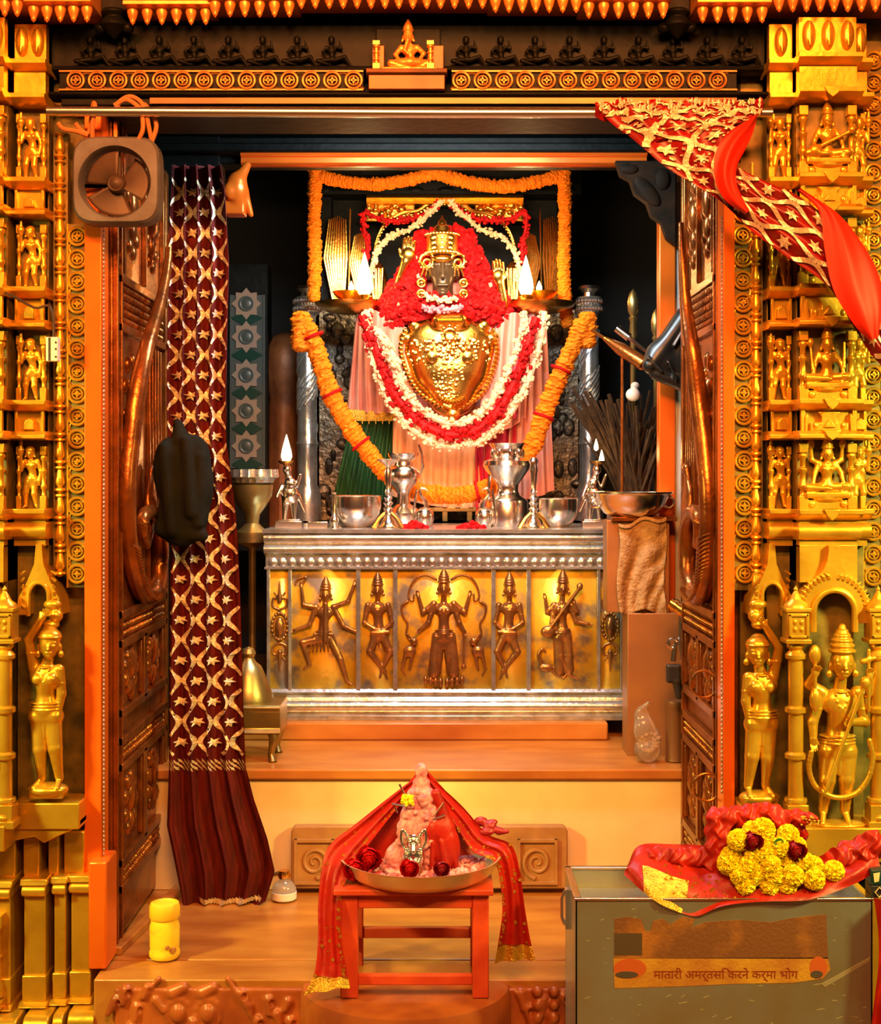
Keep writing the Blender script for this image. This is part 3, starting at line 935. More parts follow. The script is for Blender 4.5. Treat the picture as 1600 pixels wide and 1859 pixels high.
def pilaster(label, blocks, statues, lantern):
    """blocks: (u0, u1, w) across the front, statues: (block index, 'seat' | 'veena' | 'stand', mirrored)"""
    root = thing('carved_pilaster', label, 'pilaster', P((blocks[0][0] + blocks[-1][1]) / 2, 1000, 0), 'gilded doorway pilasters')
    main = max(blocks, key=lambda b: b[1] - b[0])
    core = MB(0)
    for (u0, u1, w) in blocks: core.box(u0, u1, 60, 1480, 0, w - 26)
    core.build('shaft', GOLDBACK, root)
    q = MB(0)
    for (u0, u1, w) in blocks:
        q.box(u0, u1, 60, 128, 0, w - 8)
        n = max(1, round((u1 - u0) / 30))
        for k in range(n):
            c = u0 + (u1 - u0) * (k + .5) / n
            q.sdf([('e', (c, 92, w - 6), (12, 26, 10)), ('c', (c, 72, w), (c, 112, w + 3), 3, 2, {'k': 1})], 2, 3)
        q.box(u0, u1, 143, 194, 0, w - 4)
    ledge(q, blocks, 128, 14, 16, False)
    u0, u1, w = main
    c = (u0 + u1) / 2
    for k, (a, b) in enumerate(((38, 186), (26, 172), (12, 160))): q.prism([(c - a, 192), (c - a, b), (c + a, b), (c + a, 192)], w - 5, w + 3 - k)
    ledge(q, blocks, 190, 14, 22)
    q.build('capital', GOLD, root, bevel=.0016)
    protos = {}
    for ti, (v0, v1) in enumerate(TIERS):
        q = MB(0)
        ledge(q, blocks, v1 - 8, 15, 20)
        for (a, b, w) in blocks:
            if b - a > 60:
                colonette(q, a + 8, v0 + 10, v1 - 8, w - 12, 8)
                colonette(q, b - 8, v0 + 10, v1 - 8, w - 12, 8)
                q.box(a + 16, b - 16, v1 - 24, v1 - 8, w - 26, w - 6)
                for k in (-1, 1): q.ell(((a + b) / 2 + k * 28, v1 - 17, w - 6), (8, 7, 4), 8, 5)
            else:
                colonette(q, b - 5 if a > 800 else a + 6, v0 + 14, v1 - 8, w - 14, 4.5)
                colonette(q, a + 5 if a > 800 else b - 6, v0 + 14, v1 - 8, w - 14, 5.5)
        nt = q.build('niche', GOLD, root, bevel=.0014)
        for (bi, kind, mirr) in statues:
            a, b, w = blocks[bi]
            kd = kind
            if kind == 'seat': kd = ('veena', 'seat', 'seatb', 'four')[ti]
            key = (kd, mirr, bi)
            o_uv = ((a + b) / 2, v1 - (24 if kind == 'seat' else 9))
            if key not in protos:
                f = (1.0 if kind == 'seat' else 1.05)
                if kind == 'stand':
                    pr = fig(STAND, 9.5, True, 'bun', True, 1)
                    pr += [('c', (-17, -92, 9), (-16, -112, 10), 4.5, 2.5), ('e', (-17, -98, 9), (6, 6, 6))]
                elif kd == 'veena':
                    pr = fig(SEATV, 13, False, 'cone', False, 1) + [('c', (-26, -28, 18), (40, -60, 20), 3.2, 3.0), ('e', (-24, -26, 18), (12, 11, 9)), ('e', (40, -62, 20), (7, 7, 7))]
                elif kd == 'four':
                    pr = fig(SEAT4, 13, True, 'cone', False, 1) + [('e', (-28, -98, 4), (7, 8, 6)), ('e', (28, -98, 4), (7, 8, 6))]
                else:
                    pr = fig(SEATV, 13.5, kd == 'seat', 'cone', False, 1) + [('c', (-27, -36, 14), (-30, -86, 8), 3, 2.4), ('e', (-30, -84, 8), (6, 8, 6)), ('c', (28, -40, 14), (30, -84, 8), 3, 2.4)]
                if kind == 'seat': pr += [('b', (0, -9, 4), (40, 6, 16), 4), ('e', (0, -2, 10), (26, 6, 10))]
                vv, ff = sdf_mesh(pr, 1.25, 2.2)
                ms_ = MB(0)
                sgn = -1 if mirr else 1
                ms_.add([(o_uv[0] + sgn * x * f, o_uv[1] + y * f, w - 18 + z * .95) for x, y, z in vv.tolist()], [tuple(x) for x in ff.tolist()])
                ob = ms_.build('niche_figure', GOLD, nt, smooth=180)
                protos[key] = (ob, o_uv[1])
            else:
                ob, vv0 = protos[key]
                d = dup(ob, parent=nt)
                d.location = (0, 0, -(o_uv[1] - vv0) * S(0))
        # panel below the niche, with a stepped motif, and its upper ledge
        if ti < 3:
            q = MB(0)
            vb = v1 + 11
            vt = TIERS[ti + 1][0] - 12
            for (a, b, w) in blocks:
                q.box(a + 2, b - 2, vb, vt, 0, w - 8)
                if b - a > 60:
                    c = (a + b) / 2
                    q.box(a + 2, a + 9, vb, vt, 0, w); q.box(b - 9, b - 2, vb, vt, 0, w)
                    H = vt - vb
                    q.prism([(c - 34, vt), (c - 34, vb + H * .62), (c - 14, vb + H * .62), (c - 14, vb + H * .3), (c - 20, vb + 3), (c + 20, vb + 3), (c + 14, vb + H * .3), (c + 14, vb + H * .62), (c + 34, vb + H * .62), (c + 34, vt)], w - 10, w + 4, bev=2)
                    q.prism([(c - 10, vt - 6), (c, vb + H * .45), (c + 10, vt - 6)], w, w + 9)
                    for k in (-1, 1):
                        q.ell((c + k * 24, vt - 9, w + 4), (5, 7, 4), 8, 5)
                        q.prism([(c + k * 42, vt), (c + k * 42, vb + 12), (c + k * 38, vb + 6), (c + k * 36, vb + 14), (c + k * 38, vt)], w - 9, w + 2)
                else:
                    c = (a + b) / 2
                    q.box(a + 2, a + 7, vb, vt, 0, w); q.box(b - 7, b - 2, vb, vt, 0, w)
                    q.prism([(c - 10, vt - 3), (c - 8, vb + 18), (c, vb + 12), (c + 8, vb + 18), (c + 10, vt - 3)], w - 9, w + 3, bev=1.5)
                    q.ell((c + 3, vt - 12, w), (3.5, 6, 3), 8, 5)
            ledge(q, blocks, vt, 13, 20, True, True)
            q.build('stepped_panel', GOLD, root, bevel=.0014)
    # round torus course
    q = MB(0)
    for (a, b, w) in blocks:
        q.box(a, b, 938, 988, 0, w - 4)
        q.mould(a - 4, b + 4, [(961 + 15 * math.sin(t), w - 4 + 15 * math.cos(t)) for t in [-math.pi / 2 + math.pi * k / 12 for k in range(13)]] + [(976, 0), (946, 0)])
    q.build('torus_course', GOLD, root)
    # flame-edged arch over the large niche
    a, b, w = main
    c = (a + b) / 2 + (6 if a > 800 else -6)
    q = MB(0)
    q.box(a, b, 985, 1050, 0, w - 2)
    left = [(c - 62, 1120), (c - 66, 1090), (c - 50, 1060), (c - 24, 1035), (c - 12, 1010), (c - 9, 985)]
    out = cr(left, 4)
    inner = [(c - 40 * math.cos(t), 1102 - 42 * math.sin(t)) for t in [math.pi / 2 * k / 10 for k in range(11)]]
    half = out + [(c, 985)] + [(c, inner[-1][1])] + inner[::-1] + [(c - 40, 1120)]
    q.prism(half, w - 22, w + 12)
    q.prism([(2 * c - x, y) for x, y in half], w - 22, w + 12)
    arch = [(c - 36 * math.cos(t), 1100 - 38 * math.sin(t), w + 12) for t in [math.pi * k / 24 for k in range(25)]]
    q.tube([(c - 36, 1135, w + 12)] + arch + [(c + 36, 1135, w + 12)], 6, 8)
    for k in range(9):
        t = .15 + k * .16
        for s_ in (-1, 1):
            x, y = 54 * math.cos(t), 1096 - 54 * math.sin(t)
            q.tube([(c + s_ * x, y, w + 12), (c + s_ * (x + 3), y - 6, w + 15), (c + s_ * (x + 9), y - 10, w + 12)], [3.4, 2.8, 1], 6)
    q.build('flame_arch', GOLD, root, bevel=.001)
    # side arch over the attendant
    sb = [x for x in blocks if x is not main][0] if a > 800 else blocks[-1]
    c2 = (sb[0] + sb[1]) / 2 - (18 if a > 800 else -18)
    w2 = sb[2]
    q = MB(0)
    half = [(c2 - 40, 1110), (c2 - 36, 1080), (c2 - 20, 1050), (c2 - 8, 1020), (c2 - 5, 985), (c2, 985), (c2, 1052), (c2 - 13, 1058), (c2 - 17, 1085), (c2 - 17, 1110)]
    q.prism(half, 0, w2 + 4)
    q.prism([(2 * c2 - x, y) for x, y in half], 0, w2 + 4)
    q.tube([(c2 - 18, 1112, w2 + 4)] + [(c2 - 18 * math.cos(t), 1075 - 22 * math.sin(t), w2 + 4) for t in [math.pi * k / 14 for k in range(15)]] + [(c2 + 18, 1112, w2 + 4)], 4, 7)
    for k in range(6):
        for s_ in (-1, 1):
            q.tube([(c2 + s_ * (24 + 1.5 * k), 1098 - 12 * k, w2 + 4), (c2 + s_ * (30 - 1.5 * k), 1092 - 12 * k, w2 + 8)], [3, 1.5], 5)
    q.sdf([('e', (c2 + (-24 if a > 800 else 24), 1092, w2), (16, 10, 12)), ('e', (c2 + (-30 if a > 800 else 30), 1112, w2), (12, 12, 12)), ('e', (c2 + (-20 if a > 800 else 20), 1128, w2), (16, 9, 12))], 2, 4)
    q.build('side_arch', GOLD, root, bevel=.001)
    # columns with lantern heads
    for (u, top, rr) in lantern:
        wz = main[2] + 14
        lc = []
        q = MB(0)
        q.lathe((u, wz), [(15, 1152), (16, 1160), (11, 1166), (18, 1174), (18, 1180), (13, 1184), (13, 1262), (19, 1266), (19, 1273), (13, 1277), (13, 1342), (19, 1346), (19, 1353), (13, 1357), (13.5, 1424)], 20)
        shaft_ = q.build('lantern_column', GOLD, root)
        q = MB(0)
        q.box(u - 19, u + 19, 1097, 1148, wz - 19, wz + 19)
        q.box(u - 22, u + 22, 1146, 1153, wz - 22, wz + 22)
        q.box(u - 22, u + 22, 1092, 1098, wz - 22, wz + 22)
        for x in (-15, 15): q.box(u + x - 2, u + x + 2, 1102, 1143, wz + 17, wz + 22)
        for y in (1104, 1141): q.box(u - 17, u + 17, y - 2, y + 2, wz + 17, wz + 22)
        for k in range(4):
            t = math.pi / 4 + k * math.pi / 2
            q.ell((u + 8 * math.cos(t), 1122 + 9 * math.sin(t), wz + 19), (4, 5, 3), 8, 5)
        q.lathe((u, wz), [(22, 1092), (20, 1086), (12, 1080), (10, 1076), (7, 1070), (3, 1064), (4, 1060), (0, 1054)], 16)
        q.build('lantern_head', GOLD, shaft_, bevel=.001)
        q = MB(0)
        q.lathe((u, wz), [(19, 1422), (20, 1428), (16, 1434)], 20)
        q.box(u - 18, u + 18, 1432, 1462, wz - 18, wz + 18)
        q.box(u - 22, u + 22, 1460, 1472, wz - 22, wz + 22)
        q.ell((u, 1455, wz + 18), (10, 7, 5), 8, 5)
        q.build('column_base', GOLD, shaft_, bevel=.001)
    return root


RB = [(1385, 1426, 58), (1428, 1529, 96), (1531, 1557, 62)]
LB = [(-70, 36, 96), (42, 98, 58)]
pr_ = pilaster('gilded carved pilaster beside the twisted red drape, with seated niche figures', RB, [(0, 'stand', False), (1, 'seat', False), (2, 'stand', True)], [(1417, 1100, 13), (1560, 1100, 13)])
pl_ = pilaster('gilded carved pilaster beside the exhaust fan, with standing niche figures', LB, [(0, 'seat', True), (1, 'stand', False)], [(43, 1100, 13)])
# pedestals of the large statues
q = MB(0)
q.box(1402, 1588, 1470, 1528, 0, 135)
q.prism([(1455, 1520), (1545, 1520), (1500, 1556)], 60, 132)
q.box(1330, 1402, 1446, 1500, 0, 70)
q.ring((1497, 1536, 132), 7, 2, 12, a0=.4, a1=4.2)
q.box(1340, 1595, 1528, 1600, 0, 60, 1)  # black block stands in for the shadow below the statue pedestal
q.box(1330, 1620, 1600, 1860, 0, 60)
q.build('pedestal', [GOLD, BLACKST], pr_, bevel=.003)
q = MB(0)
q.box(-70, 50, 1466, 1510, 0, 135)
q.box(46, 164, 1440, 1486, 0, 78)
q.prism([(46, 1486), (164, 1470), (164, 1482), (120, 1502), (100, 1512), (84, 1500), (46, 1508)], 10, 73)
for (u0, u1, w) in ((-60, 46, 60), (58, 86, 52), (100, 118, 44), (126, 162, 36)): q.box(u0, u1, 1500, 1575, 0, w)
for (u0, u1, w) in ((-60, 46, 84), (62, 104, 70), (112, 136, 58), (140, 178, 50)):
    q.mould(u0, u1, [(1596 + 10 * math.sin(t), w + 10 * math.cos(t)) for t in [-math.pi / 2 + math.pi * k / 10 for k in range(11)]] + [(1606, 0), (1586, 0)])
    q.mould(u0 - 3, u1 + 3, [(1574, 0), (1574, w + 4), (1586, w + 8), (1586, 0)])
    q.box(u0 + 2, u1 - 2, 1606, 1790, 0, w - 2)
    q.box(u0, u1, 1745, 1790, 0, w + 4)
    q.mould(u0 - 4, u1 + 4, [(1790, 0), (1790, w + 6), (1797, w + 18), (1803, w + 4), (1803, 0)])
for (u0, u1, w) in ((-60, 70, 120), (78, 122, 108), (126, 144, 96), (150, 196, 86)):
    q.mould(u0, u1, [(1822 + 22 * math.sin(t), w + 22 * math.cos(t)) for t in [-math.pi / 2 + math.pi * k / 12 for k in range(13)]] + [(1844, 0), (1800, 0)])
    q.box(u0 - 6, u1 + 4, 1838, 1900, 0, w + 24)
for cu, cv in ((110, 1846), (160, 1842), (188, 1836), (130, 1852)): q.sdf([('e', (cu, cv, 108), (14, 9, 14)), ('e', (cu + 12, cv + 5, 110), (9, 7, 10))], 2, 3)
q.build('pedestal', GOLD, pl_, bevel=.003)
q = MB(0)
q.sdf(fig(scaled(STAND, .9, (2, 1768)), 8.5, True, 'bun', True, 0), 1.6, 2)
q.V = [(a, b - .12, c) for a, b, c in q.V]
nf = q.build('niche_figure', GOLD, pl_, smooth=180)
q = MB(0)
q.lathe((26, 92), [(7, 1650), (8, 1656), (5, 1660), (5, 1700), (8, 1703), (5, 1708), (5, 1745), (9, 1752), (9, 1775)], 12)
q.box(15, 36, 1630, 1652, 82, 104)
q.box(-40, 36, 1778, 1792, 60, 112)
q.tube([(-8, 1612, 92), (8, 1622, 94), (20, 1640, 94)], [7, 6, 4], 8)
q.build('niche_column', GOLD, pl_, bevel=.001)


# ------------------------------------------------------------ the large statues of the lower niches
def statue(mir, dv, label, prims, h=1.15):
    q = MB(0, mir)
    v, f = sdf_mesh(prims, h, 2.4)
    q.add([(a, b + dv, c) for a, b, c in v.tolist()], [tuple(x) for x in f.tolist()])
    return tag(q.build('gilded_statue', GOLD, None, smooth=180), label, 'statue', 'large gilded statues of the lower niches')


ATT = dict(head=(1359, 1174, 74), turn=-.12, chest=(1366, 1232, 70), waist=(1368, 1262, 68), hip=(1367, 1290, 68), shL=(1344, 1220, 70), shR=(1388, 1218, 68), elL=(1339, 1262, 70), haL=(1345, 1298, 74), elR=(1397, 1168, 70), haR=(1372, 1128, 78), hiL=(1356, 1300, 68), hiR=(1379, 1300, 68), knL=(1349, 1358, 74), anL=(1344, 1412, 66), toL=(1344, 1426, 82), knR=(1377, 1360, 74), anR=(1375, 1412, 66), toR=(1386, 1426, 82))
base_ = [('e', (1364, 1432, 66), (36, 13, 26)), ('b', (1364, 1440, 62), (30, 6, 20), 3)]
statue(None, 0, 'gilded dancing attendant with one arm raised, beside the ring handled door', fig(ATT, 24.5, True, 'bun') + base_)
statue(1470, -14, 'gilded dancing attendant with one arm raised, below the exhaust fan', fig(ATT, 24.5, True, 'bun') + base_)
GUARD = dict(head=(1494, 1186, 122), chest=(1492, 1256, 112), waist=(1490, 1300, 106), hip=(1490, 1328, 106), shL=(1462, 1240, 108), shR=(1524, 1240, 108), elL=(1446, 1290, 112), haL=(1445, 1318, 120), elL2=(1440, 1226, 110), haL2=(1446, 1206, 124), elR=(1536, 1290, 112), haR=(1508, 1288, 130), elR2=(1545, 1240, 108), haR2=(1541, 1212, 122), hiL=(1476, 1345, 106), hiR=(1506, 1345, 106), knL=(1470, 1390, 116), anL=(1466, 1446, 104), toL=(1460, 1464, 124), knR=(1504, 1390, 114), anR=(1504, 1446, 104), toR=(1506, 1466, 124))
gp = fig(GUARD, 27, False, 'cone')
gp += [('c', (1526, 1222, 142), (1460, 1404, 142), 3.6, 3.2, {'k': 1}), ('e', (1528, 1218, 142), (9, 11, 8)), ('c', (1446, 1165, 126), (1446, 1268, 128), 3.4, 3.4, {'k': 1}), ('e', (1446, 1172, 126), (10, 17, 8), {'k': 1}), ('e', (1446, 1250, 128), (10, 20, 8), {'k': 1}), ('c', (1540, 1165, 122), (1540, 1270, 122), 3, 3, {'k': 1}), ('c', (1530, 1184, 122), (1550, 1178, 122), 5, 4)]
loop = cr([(1440, 1340), (1436, 1370), (1448, 1400), (1480, 1418), (1515, 1412), (1538, 1385), (1546, 1350), (1540, 1320)], 4)
gp += [('c', (*loop[i], 126), (*loop[i + 1], 126), 4.5, 4.5, {'k': 1}) for i in range(len(loop) - 1)]
gp += [('e', (1492, 1468, 108), (50, 6, 24))]
statue(None, 0, 'gilded four armed guardian statue with a tall crown and slanting staff', gp)
statue(1466, -6, 'gilded guardian statue cut off by the picture edge, only its hand and staff showing', gp, 1.5)


# ------------------------------------------------------------ lintel and cornice
lt = thing('trim_8', 'dark carved lintel frieze with small seated figures over the doorway', None, P(740, 180, 0), kind='structure')
q = MB(0)
q.box(80, 1410, 50, 138, 0, 14)
q.mould(80, 1410, [(128, 0), (128, 30), (136, 34), (139, 20), (139, 0)])
q.box(120, 1400, 178, 200, 0, 34)
q.mould(100, 1395, [(178, 0), (178, 44), (183, 46), (187, 40), (187, 0)])
q.box(205, 1310, 200, 216, -20, 30)
q.build('beam', [BLACKST], lt, bevel=.002)
q = MB(0)
q.box(280, 1330, 186, 198, 34, 38)
q.build('brown_soffit', mat('worn_brown_gilt', (0.12, 0.05, 0.014), .4, .4, (0.28, 0.10, 0.02), 3), lt)
FZ = dict(head=(0, -62, 8), chest=(0, -42, 6), waist=(1, -30, 5), hip=(2, -20, 5), shL=(-11, -48, 6), shR=(11, -48, 6), elL=(-20, -36, 8), haL=(-8, -28, 14), elR=(22, -44, 8), haR=(18, -60, 10), hiL=(-4, -18, 8), hiR=(8, -18, 8), knL=(-30, -14, 14), anL=(-8, -6, 16), toL=(0, -6, 16), knR=(30, -24, 12), anR=(44, -4, 10), toR=(50, -2, 10))
v, f = sdf_mesh(fig(FZ, 9, False, 'bun', False, 0, False), 1.5, 2)
v, f = v.tolist(), [tuple(x) for x in f.tolist()]
first = None
xs = [170 + 62 * k for k in range(8)] + [846 + 62 * k for k in range(9)]
for x in xs:
    if first is None:
        first = MB(0).add([(x + a * .8, 131 + b * .8, 16 + c) for a, b, c in v], f).build('frieze_figure', BLACKST, lt, smooth=180)
    else:
        d = dup(first, parent=lt)
        d.location = ((x - xs[0]) * S(0), 0, 0)
# little shrine niche at the middle of the lintel
nn = thing('lintel_niche', 'small projecting shrine niche with a gilt seated figure at the middle of the lintel', 'niche', P(747, 175, 0))
q = MB(0)
q.box(672, 808, 148, 178, 0, 58)
q.mould(668, 812, [(142, 0), (142, 64), (150, 66), (154, 56), (154, 0)])
q.box(684, 800, 60, 148, 0, 26, 1)
for u in (684, 790): q.box(u - 6, u + 16, 96, 142, 20, 46)
q.build('niche_box', [mat('niche_brown', (.20, .075, .02), .4, .45, (.10, .04, .012), 8), BLACKST], nn, bevel=.002)
for u in (686, 782):
    q = MB(0)
    colonette(q, u, 92, 142, 54, 6)
    q.build('niche_column', CORN, nn)
q = MB(0)
J = dict(head=(742, 78, 40), chest=(744, 102, 38), waist=(745, 114, 38), hip=(745, 124, 38), shL=(730, 98, 38), shR=(758, 98, 38), elL=(720, 112, 42), haL=(726, 124, 48), elR=(770, 110, 42), haR=(762, 124, 48), hiL=(736, 126, 42), hiR=(754, 126, 42), knL=(712, 130, 50), anL=(742, 138, 54), toL=(750, 138, 54), knR=(776, 130, 50), anR=(752, 142, 54), toR=(742, 142, 54))
q.sdf(fig(J, 12, False, 'cone', False, 1, False) + [('c', (742, 88, 52), (736, 108, 56), 4, 3), ('c', (736, 108, 56), (744, 116, 56), 3, 2), ('b', (744, 142, 40), (52, 5, 18), 3)], 1.4, 2)
q.build('gilt_figure', CORN, nn, smooth=180)

PEND = None


def cornice(u0, u1, vb, w, n, label, pend=True):
    root = thing('cornice', label, None, P((u0 + u1) / 2, vb, 0), 'scalloped cornice pieces over the doorway', 'structure')
    q = MB(0)
    q.mould(u0, u1, [(-80, 0), (-80, w + 24), (vb - 34, w + 24), (vb - 30, w + 18), (vb - 28, w + 6), (vb - 8, w + 14), (vb - 7, w + 20), (vb, w + 20), (vb + 2, w + 4), (vb + 2, 0)])
    q.build('eave_block', CORN, root, bevel=.0015)
    q = MB(0)
    k = 0
    u = u0 + 6
    while u < u1 - 8:
        q.tube([(u, vb - 29, w + 9), (u + 8, vb - 25, w + 15), (u + 10, vb - 18, w + 16), (u + 5, vb - 11, w + 18)], [3.4, 3.6, 3.2, 2], 6)
        u += 13
    q.build('curl_moulding', CORN, root)
    for i in range(n):
        u = u0 + (u1 - u0) * (i + .5) / n
        q = MB(0)
        ww = w - 2
        q.lathe((u, ww), [(4, vb - 2), (9.5, vb + 3), (10, vb + 8), (7.5, vb + 17), (4.5, vb + 23), (5, vb + 25), (0, vb + 30)], 10)
        q.build('pendant', CORN, root)


for (a, b, vb, w, n, lb) in ((-30, 78, 40, 120, 5, 'scalloped gilt cornice piece above the standing figures pilaster, nearest the picture edge'), (80, 196, 45, 106, 5, 'scalloped gilt cornice piece beside the dark gap above the fan'),
                             (243, 398, 38, 70, 6, 'dim scalloped cornice piece next to the dark gap on the fan side'), (392, 548, 31, 90, 6, 'scalloped cornice piece second inward from the dark gap on the fan side'),
                             (546, 885, 23, 110, 14, 'long scalloped gilt cornice piece above the lintel niche'), (884, 1048, 28, 104, 7, 'scalloped gilt cornice piece just past the niche'), (1046, 1202, 36, 98, 6, 'scalloped gilt cornice piece with a corner drop above the red drape'),
                             (1246, 1376, 42, 92, 5, 'short scalloped cornice piece between the dark bracket and the drape pilaster'), (1374, 1660, 32, 120, 12, 'long scalloped gilt cornice piece above the seated figures pilaster')):
    cornice(a, b, vb, w, n, lb)
for u, lb in ((218, 'dark turned corbel in the cornice gap on the fan side'), (1222, 'dark turned corbel in the cornice gap above the red drape')):
    q = MB(0)
    q.box(u - 22, u + 22, -60, 36, 0, 50)
    q.lathe((u, 46), [(20, 34), (24, 40), (16, 48), (26, 58), (27, 64), (16, 72), (8, 80), (0, 86)], 18)
    for k in (-1, 1): q.ell((u + k * 24, 66, 46), (12, 10, 12), 10, 6)
    tag(q.build('corbel', BLACKST, None, bevel=.002), lb, 'corbel', None, 'structure')


# ------------------------------------------------------------ the silver and gilt altar table
ATOP = 1.067


def vtop(Y, z=ATOP):
    return HZ + (CH - z) / S(Y)


ALTGOLD = mat('worn_gilt_panel', (0.90, 0.60, 0.05), 0.5, 0.36, (0.30, 0.25, 0.18), 10, (0.5, 0.62), bump=(40, 0.15))
ALTREL = mat('tarnished_relief', (0.40, 0.20, 0.06), 0.75, 0.3, (0.22, 0.12, 0.05), 18, bump=(70, 0.1))
alt = thing('altar_table', 'silver and gilt altar table with embossed standing deity panels', 'altar table', P(808, 1305, 1.12))
q = MB(1.12)
BK = -315
q.box(478, 1138, 961, 968, BK, 12)
q.mould(480, 1136, [(968, BK), (968, 8)] + [(977 + 9 * math.sin(t), 2 + 9 * math.cos(t)) for t in [-1.5 + .3 * k for k in range(11)]] + [(987, 2)] + [(997 + 9 * math.sin(t), 1 + 10 * math.cos(t)) for t in [-1.5 + .3 * k for k in range(11)]] + [(1008, 0), (1008, BK)])
q.build('table_top', SILVER, alt, bevel=.001)
q = MB(1.12)
q.box(483, 1133, 1008, 1032, BK, 4)
for k in range(38):
    q.lathe((496 + 17 * k, 1020), [(8, 3), (8, 6), (5, 8), (0, 8.5)], 12, 'w')
q.box(481, 1135, 1029, 1033, 0, 8)
q.build('dotted_band', SILVER, alt)
q = MB(1.12)
q.box(485, 1132, 1030, 1262, BK, -6)
q.build('table_body', ALTGOLD, alt)
q = MB(1.12)
for (u, r) in ((488, 3), (527, 3), (651, 4), (718, 4), (896, 4), (960, 4), (1087, 3), (1129, 3)): q.box(u - r, u + r, 1032, 1258, -6, 6)
q.mould(484, 1133, [(1250, BK), (1250, 4), (1256, 8), (1260, 2), (1264, 10), (1270, 12), (1270, BK)])
q.build('panel_frame', SILVER, alt, bevel=.001)
q = MB(1.12)
q.mould(500, 1140, [(1268, BK), (1268, 14)] + [(1280 + 10 * math.sin(t), 14 + 10 * math.cos(t)) for t in [-1.5 + .3 * k for k in range(11)]] + [(1292, 16), (1296, 22), (1304, 22), (1304, BK)])
q.build('base_moulding', SILVER, alt, bevel=.001)


def relief(name, u0, u1, prims, h=1.1):
    q = MB(1.12)
    q.box(u0, u1, 1034, 1250, -6, -2, 1)
    v, f = sdf_mesh(prims, h, 2.2)
    v[:, 2] = np.maximum(v[:, 2], -3)
    q.add([tuple(x) for x in v.tolist()], [tuple(x) for x in f.tolist()])
    q.build(name, [ALTREL, ALTGOLD], alt, smooth=180)


def path_prims(pts, r0, r1, n=4, k=1.0):
    c = cr([(p[0], p[1], p[2] if len(p) > 2 else 0) for p in pts], n)
    m = len(c) - 1
    return [('c', c[i], c[i + 1], r0 + (r1 - r0) * i / m, r0 + (r1 - r0) * (i + 1) / m, {'k': k}) for i in range(m)]


A_ = dict(head=(592, 1078, 4), chest=(590, 1112, 2), waist=(588, 1132, 1), hip=(588, 1152, 1), shL=(574, 1102, 2), shR=(606, 1102, 2), elL=(551, 1098, 3), haL=(548, 1066, 4), elL2=(562, 1134, 3), haL2=(538, 1143, 4), elR=(632, 1092, 3), haR=(643, 1062, 4), elR2=(624, 1136, 3), haR2=(646, 1146, 4), hiL=(578, 1160, 2), hiR=(600, 1160, 2), knL=(550, 1166, 5), anL=(562, 1206, 2), toL=(552, 1214, 4), knR=(618, 1196, 5), anR=(630, 1236, 2), toR=(640, 1243, 4))
pr = fig(A_, 13, False, 'cone') + path_prims([(548, 1062), (556, 1048), (540, 1052), (536, 1062)], 2, 1.5) + [('c', (592, 1095, 10), (592, 1160, 10), 4, 5, {'k': 1})]
for k in range(9): pr.append(('c', (572 + 4 * k, 1150, 8), (562 + 7 * k, 1182, 7), 2.4, 1.6, {'k': .8}))
relief('dancing_goddess_panel', 530, 648, pr)
B_ = dict(head=(686, 1070, 4), chest=(686, 1104, 2), waist=(687, 1128, 1), hip=(688, 1148, 1), shL=(668, 1098, 2), shR=(705, 1098, 2), elL=(662, 1130, 4), haL=(682, 1142, 8), elR=(712, 1130, 4), haR=(694, 1146, 8), hiL=(682, 1156, 2), hiR=(696, 1156, 2), knL=(672, 1182, 6), anL=(698, 1218, 3), toL=(703, 1232, 4), knR=(708, 1182, 4), anR=(694, 1214, 2), toR=(690, 1230, 4))
relief('attendant_panel', 655, 714, fig(B_, 13, False, 'cone') + [('c', (676, 1148, 9), (706, 1146, 9), 3, 3)])
Bm = {k: (v if k == 'turn' else (1611 - v[0], v[1], v[2])) for k, v in B_.items()}
relief('attendant_panel', 900, 957, fig(Bm, 13, False, 'cone') + [('c', (1611 - 676, 1148, 9), (1611 - 706, 1146, 9), 3, 3)])
C_ = dict(head=(806, 1066, 5), chest=(806, 1106, 3), waist=(806, 1130, 2), hip=(806, 1150, 2), shL=(788, 1096, 2), shR=(824, 1096, 2), elL=(768, 1112, 3), haL=(760, 1082, 4), elL2=(778, 1130, 4), haL2=(764, 1142, 5), elR=(844, 1112, 3), haR=(852, 1082, 4), elR2=(834, 1130, 4), haR2=(842, 1144, 5), hiL=(798, 1160, 2), hiR=(814, 1160, 2), knL=(797, 1192, 4), anL=(797, 1220, 2), toL=(792, 1226, 5), knR=(815, 1192, 4), anR=(815, 1220, 2), toR=(820, 1226, 5))
pr = fig(C_, 14, True, 'cone') + [('c', (792, 1155, 3), (788, 1220, 3), 8, 11), ('c', (820, 1155, 3), (824, 1220, 3), 8, 11), ('c', (842, 1142, 6), (842, 1206, 5), 1.6, 1.8, {'k': .6}), ('e', (842, 1210, 4), (5, 5, 4))]
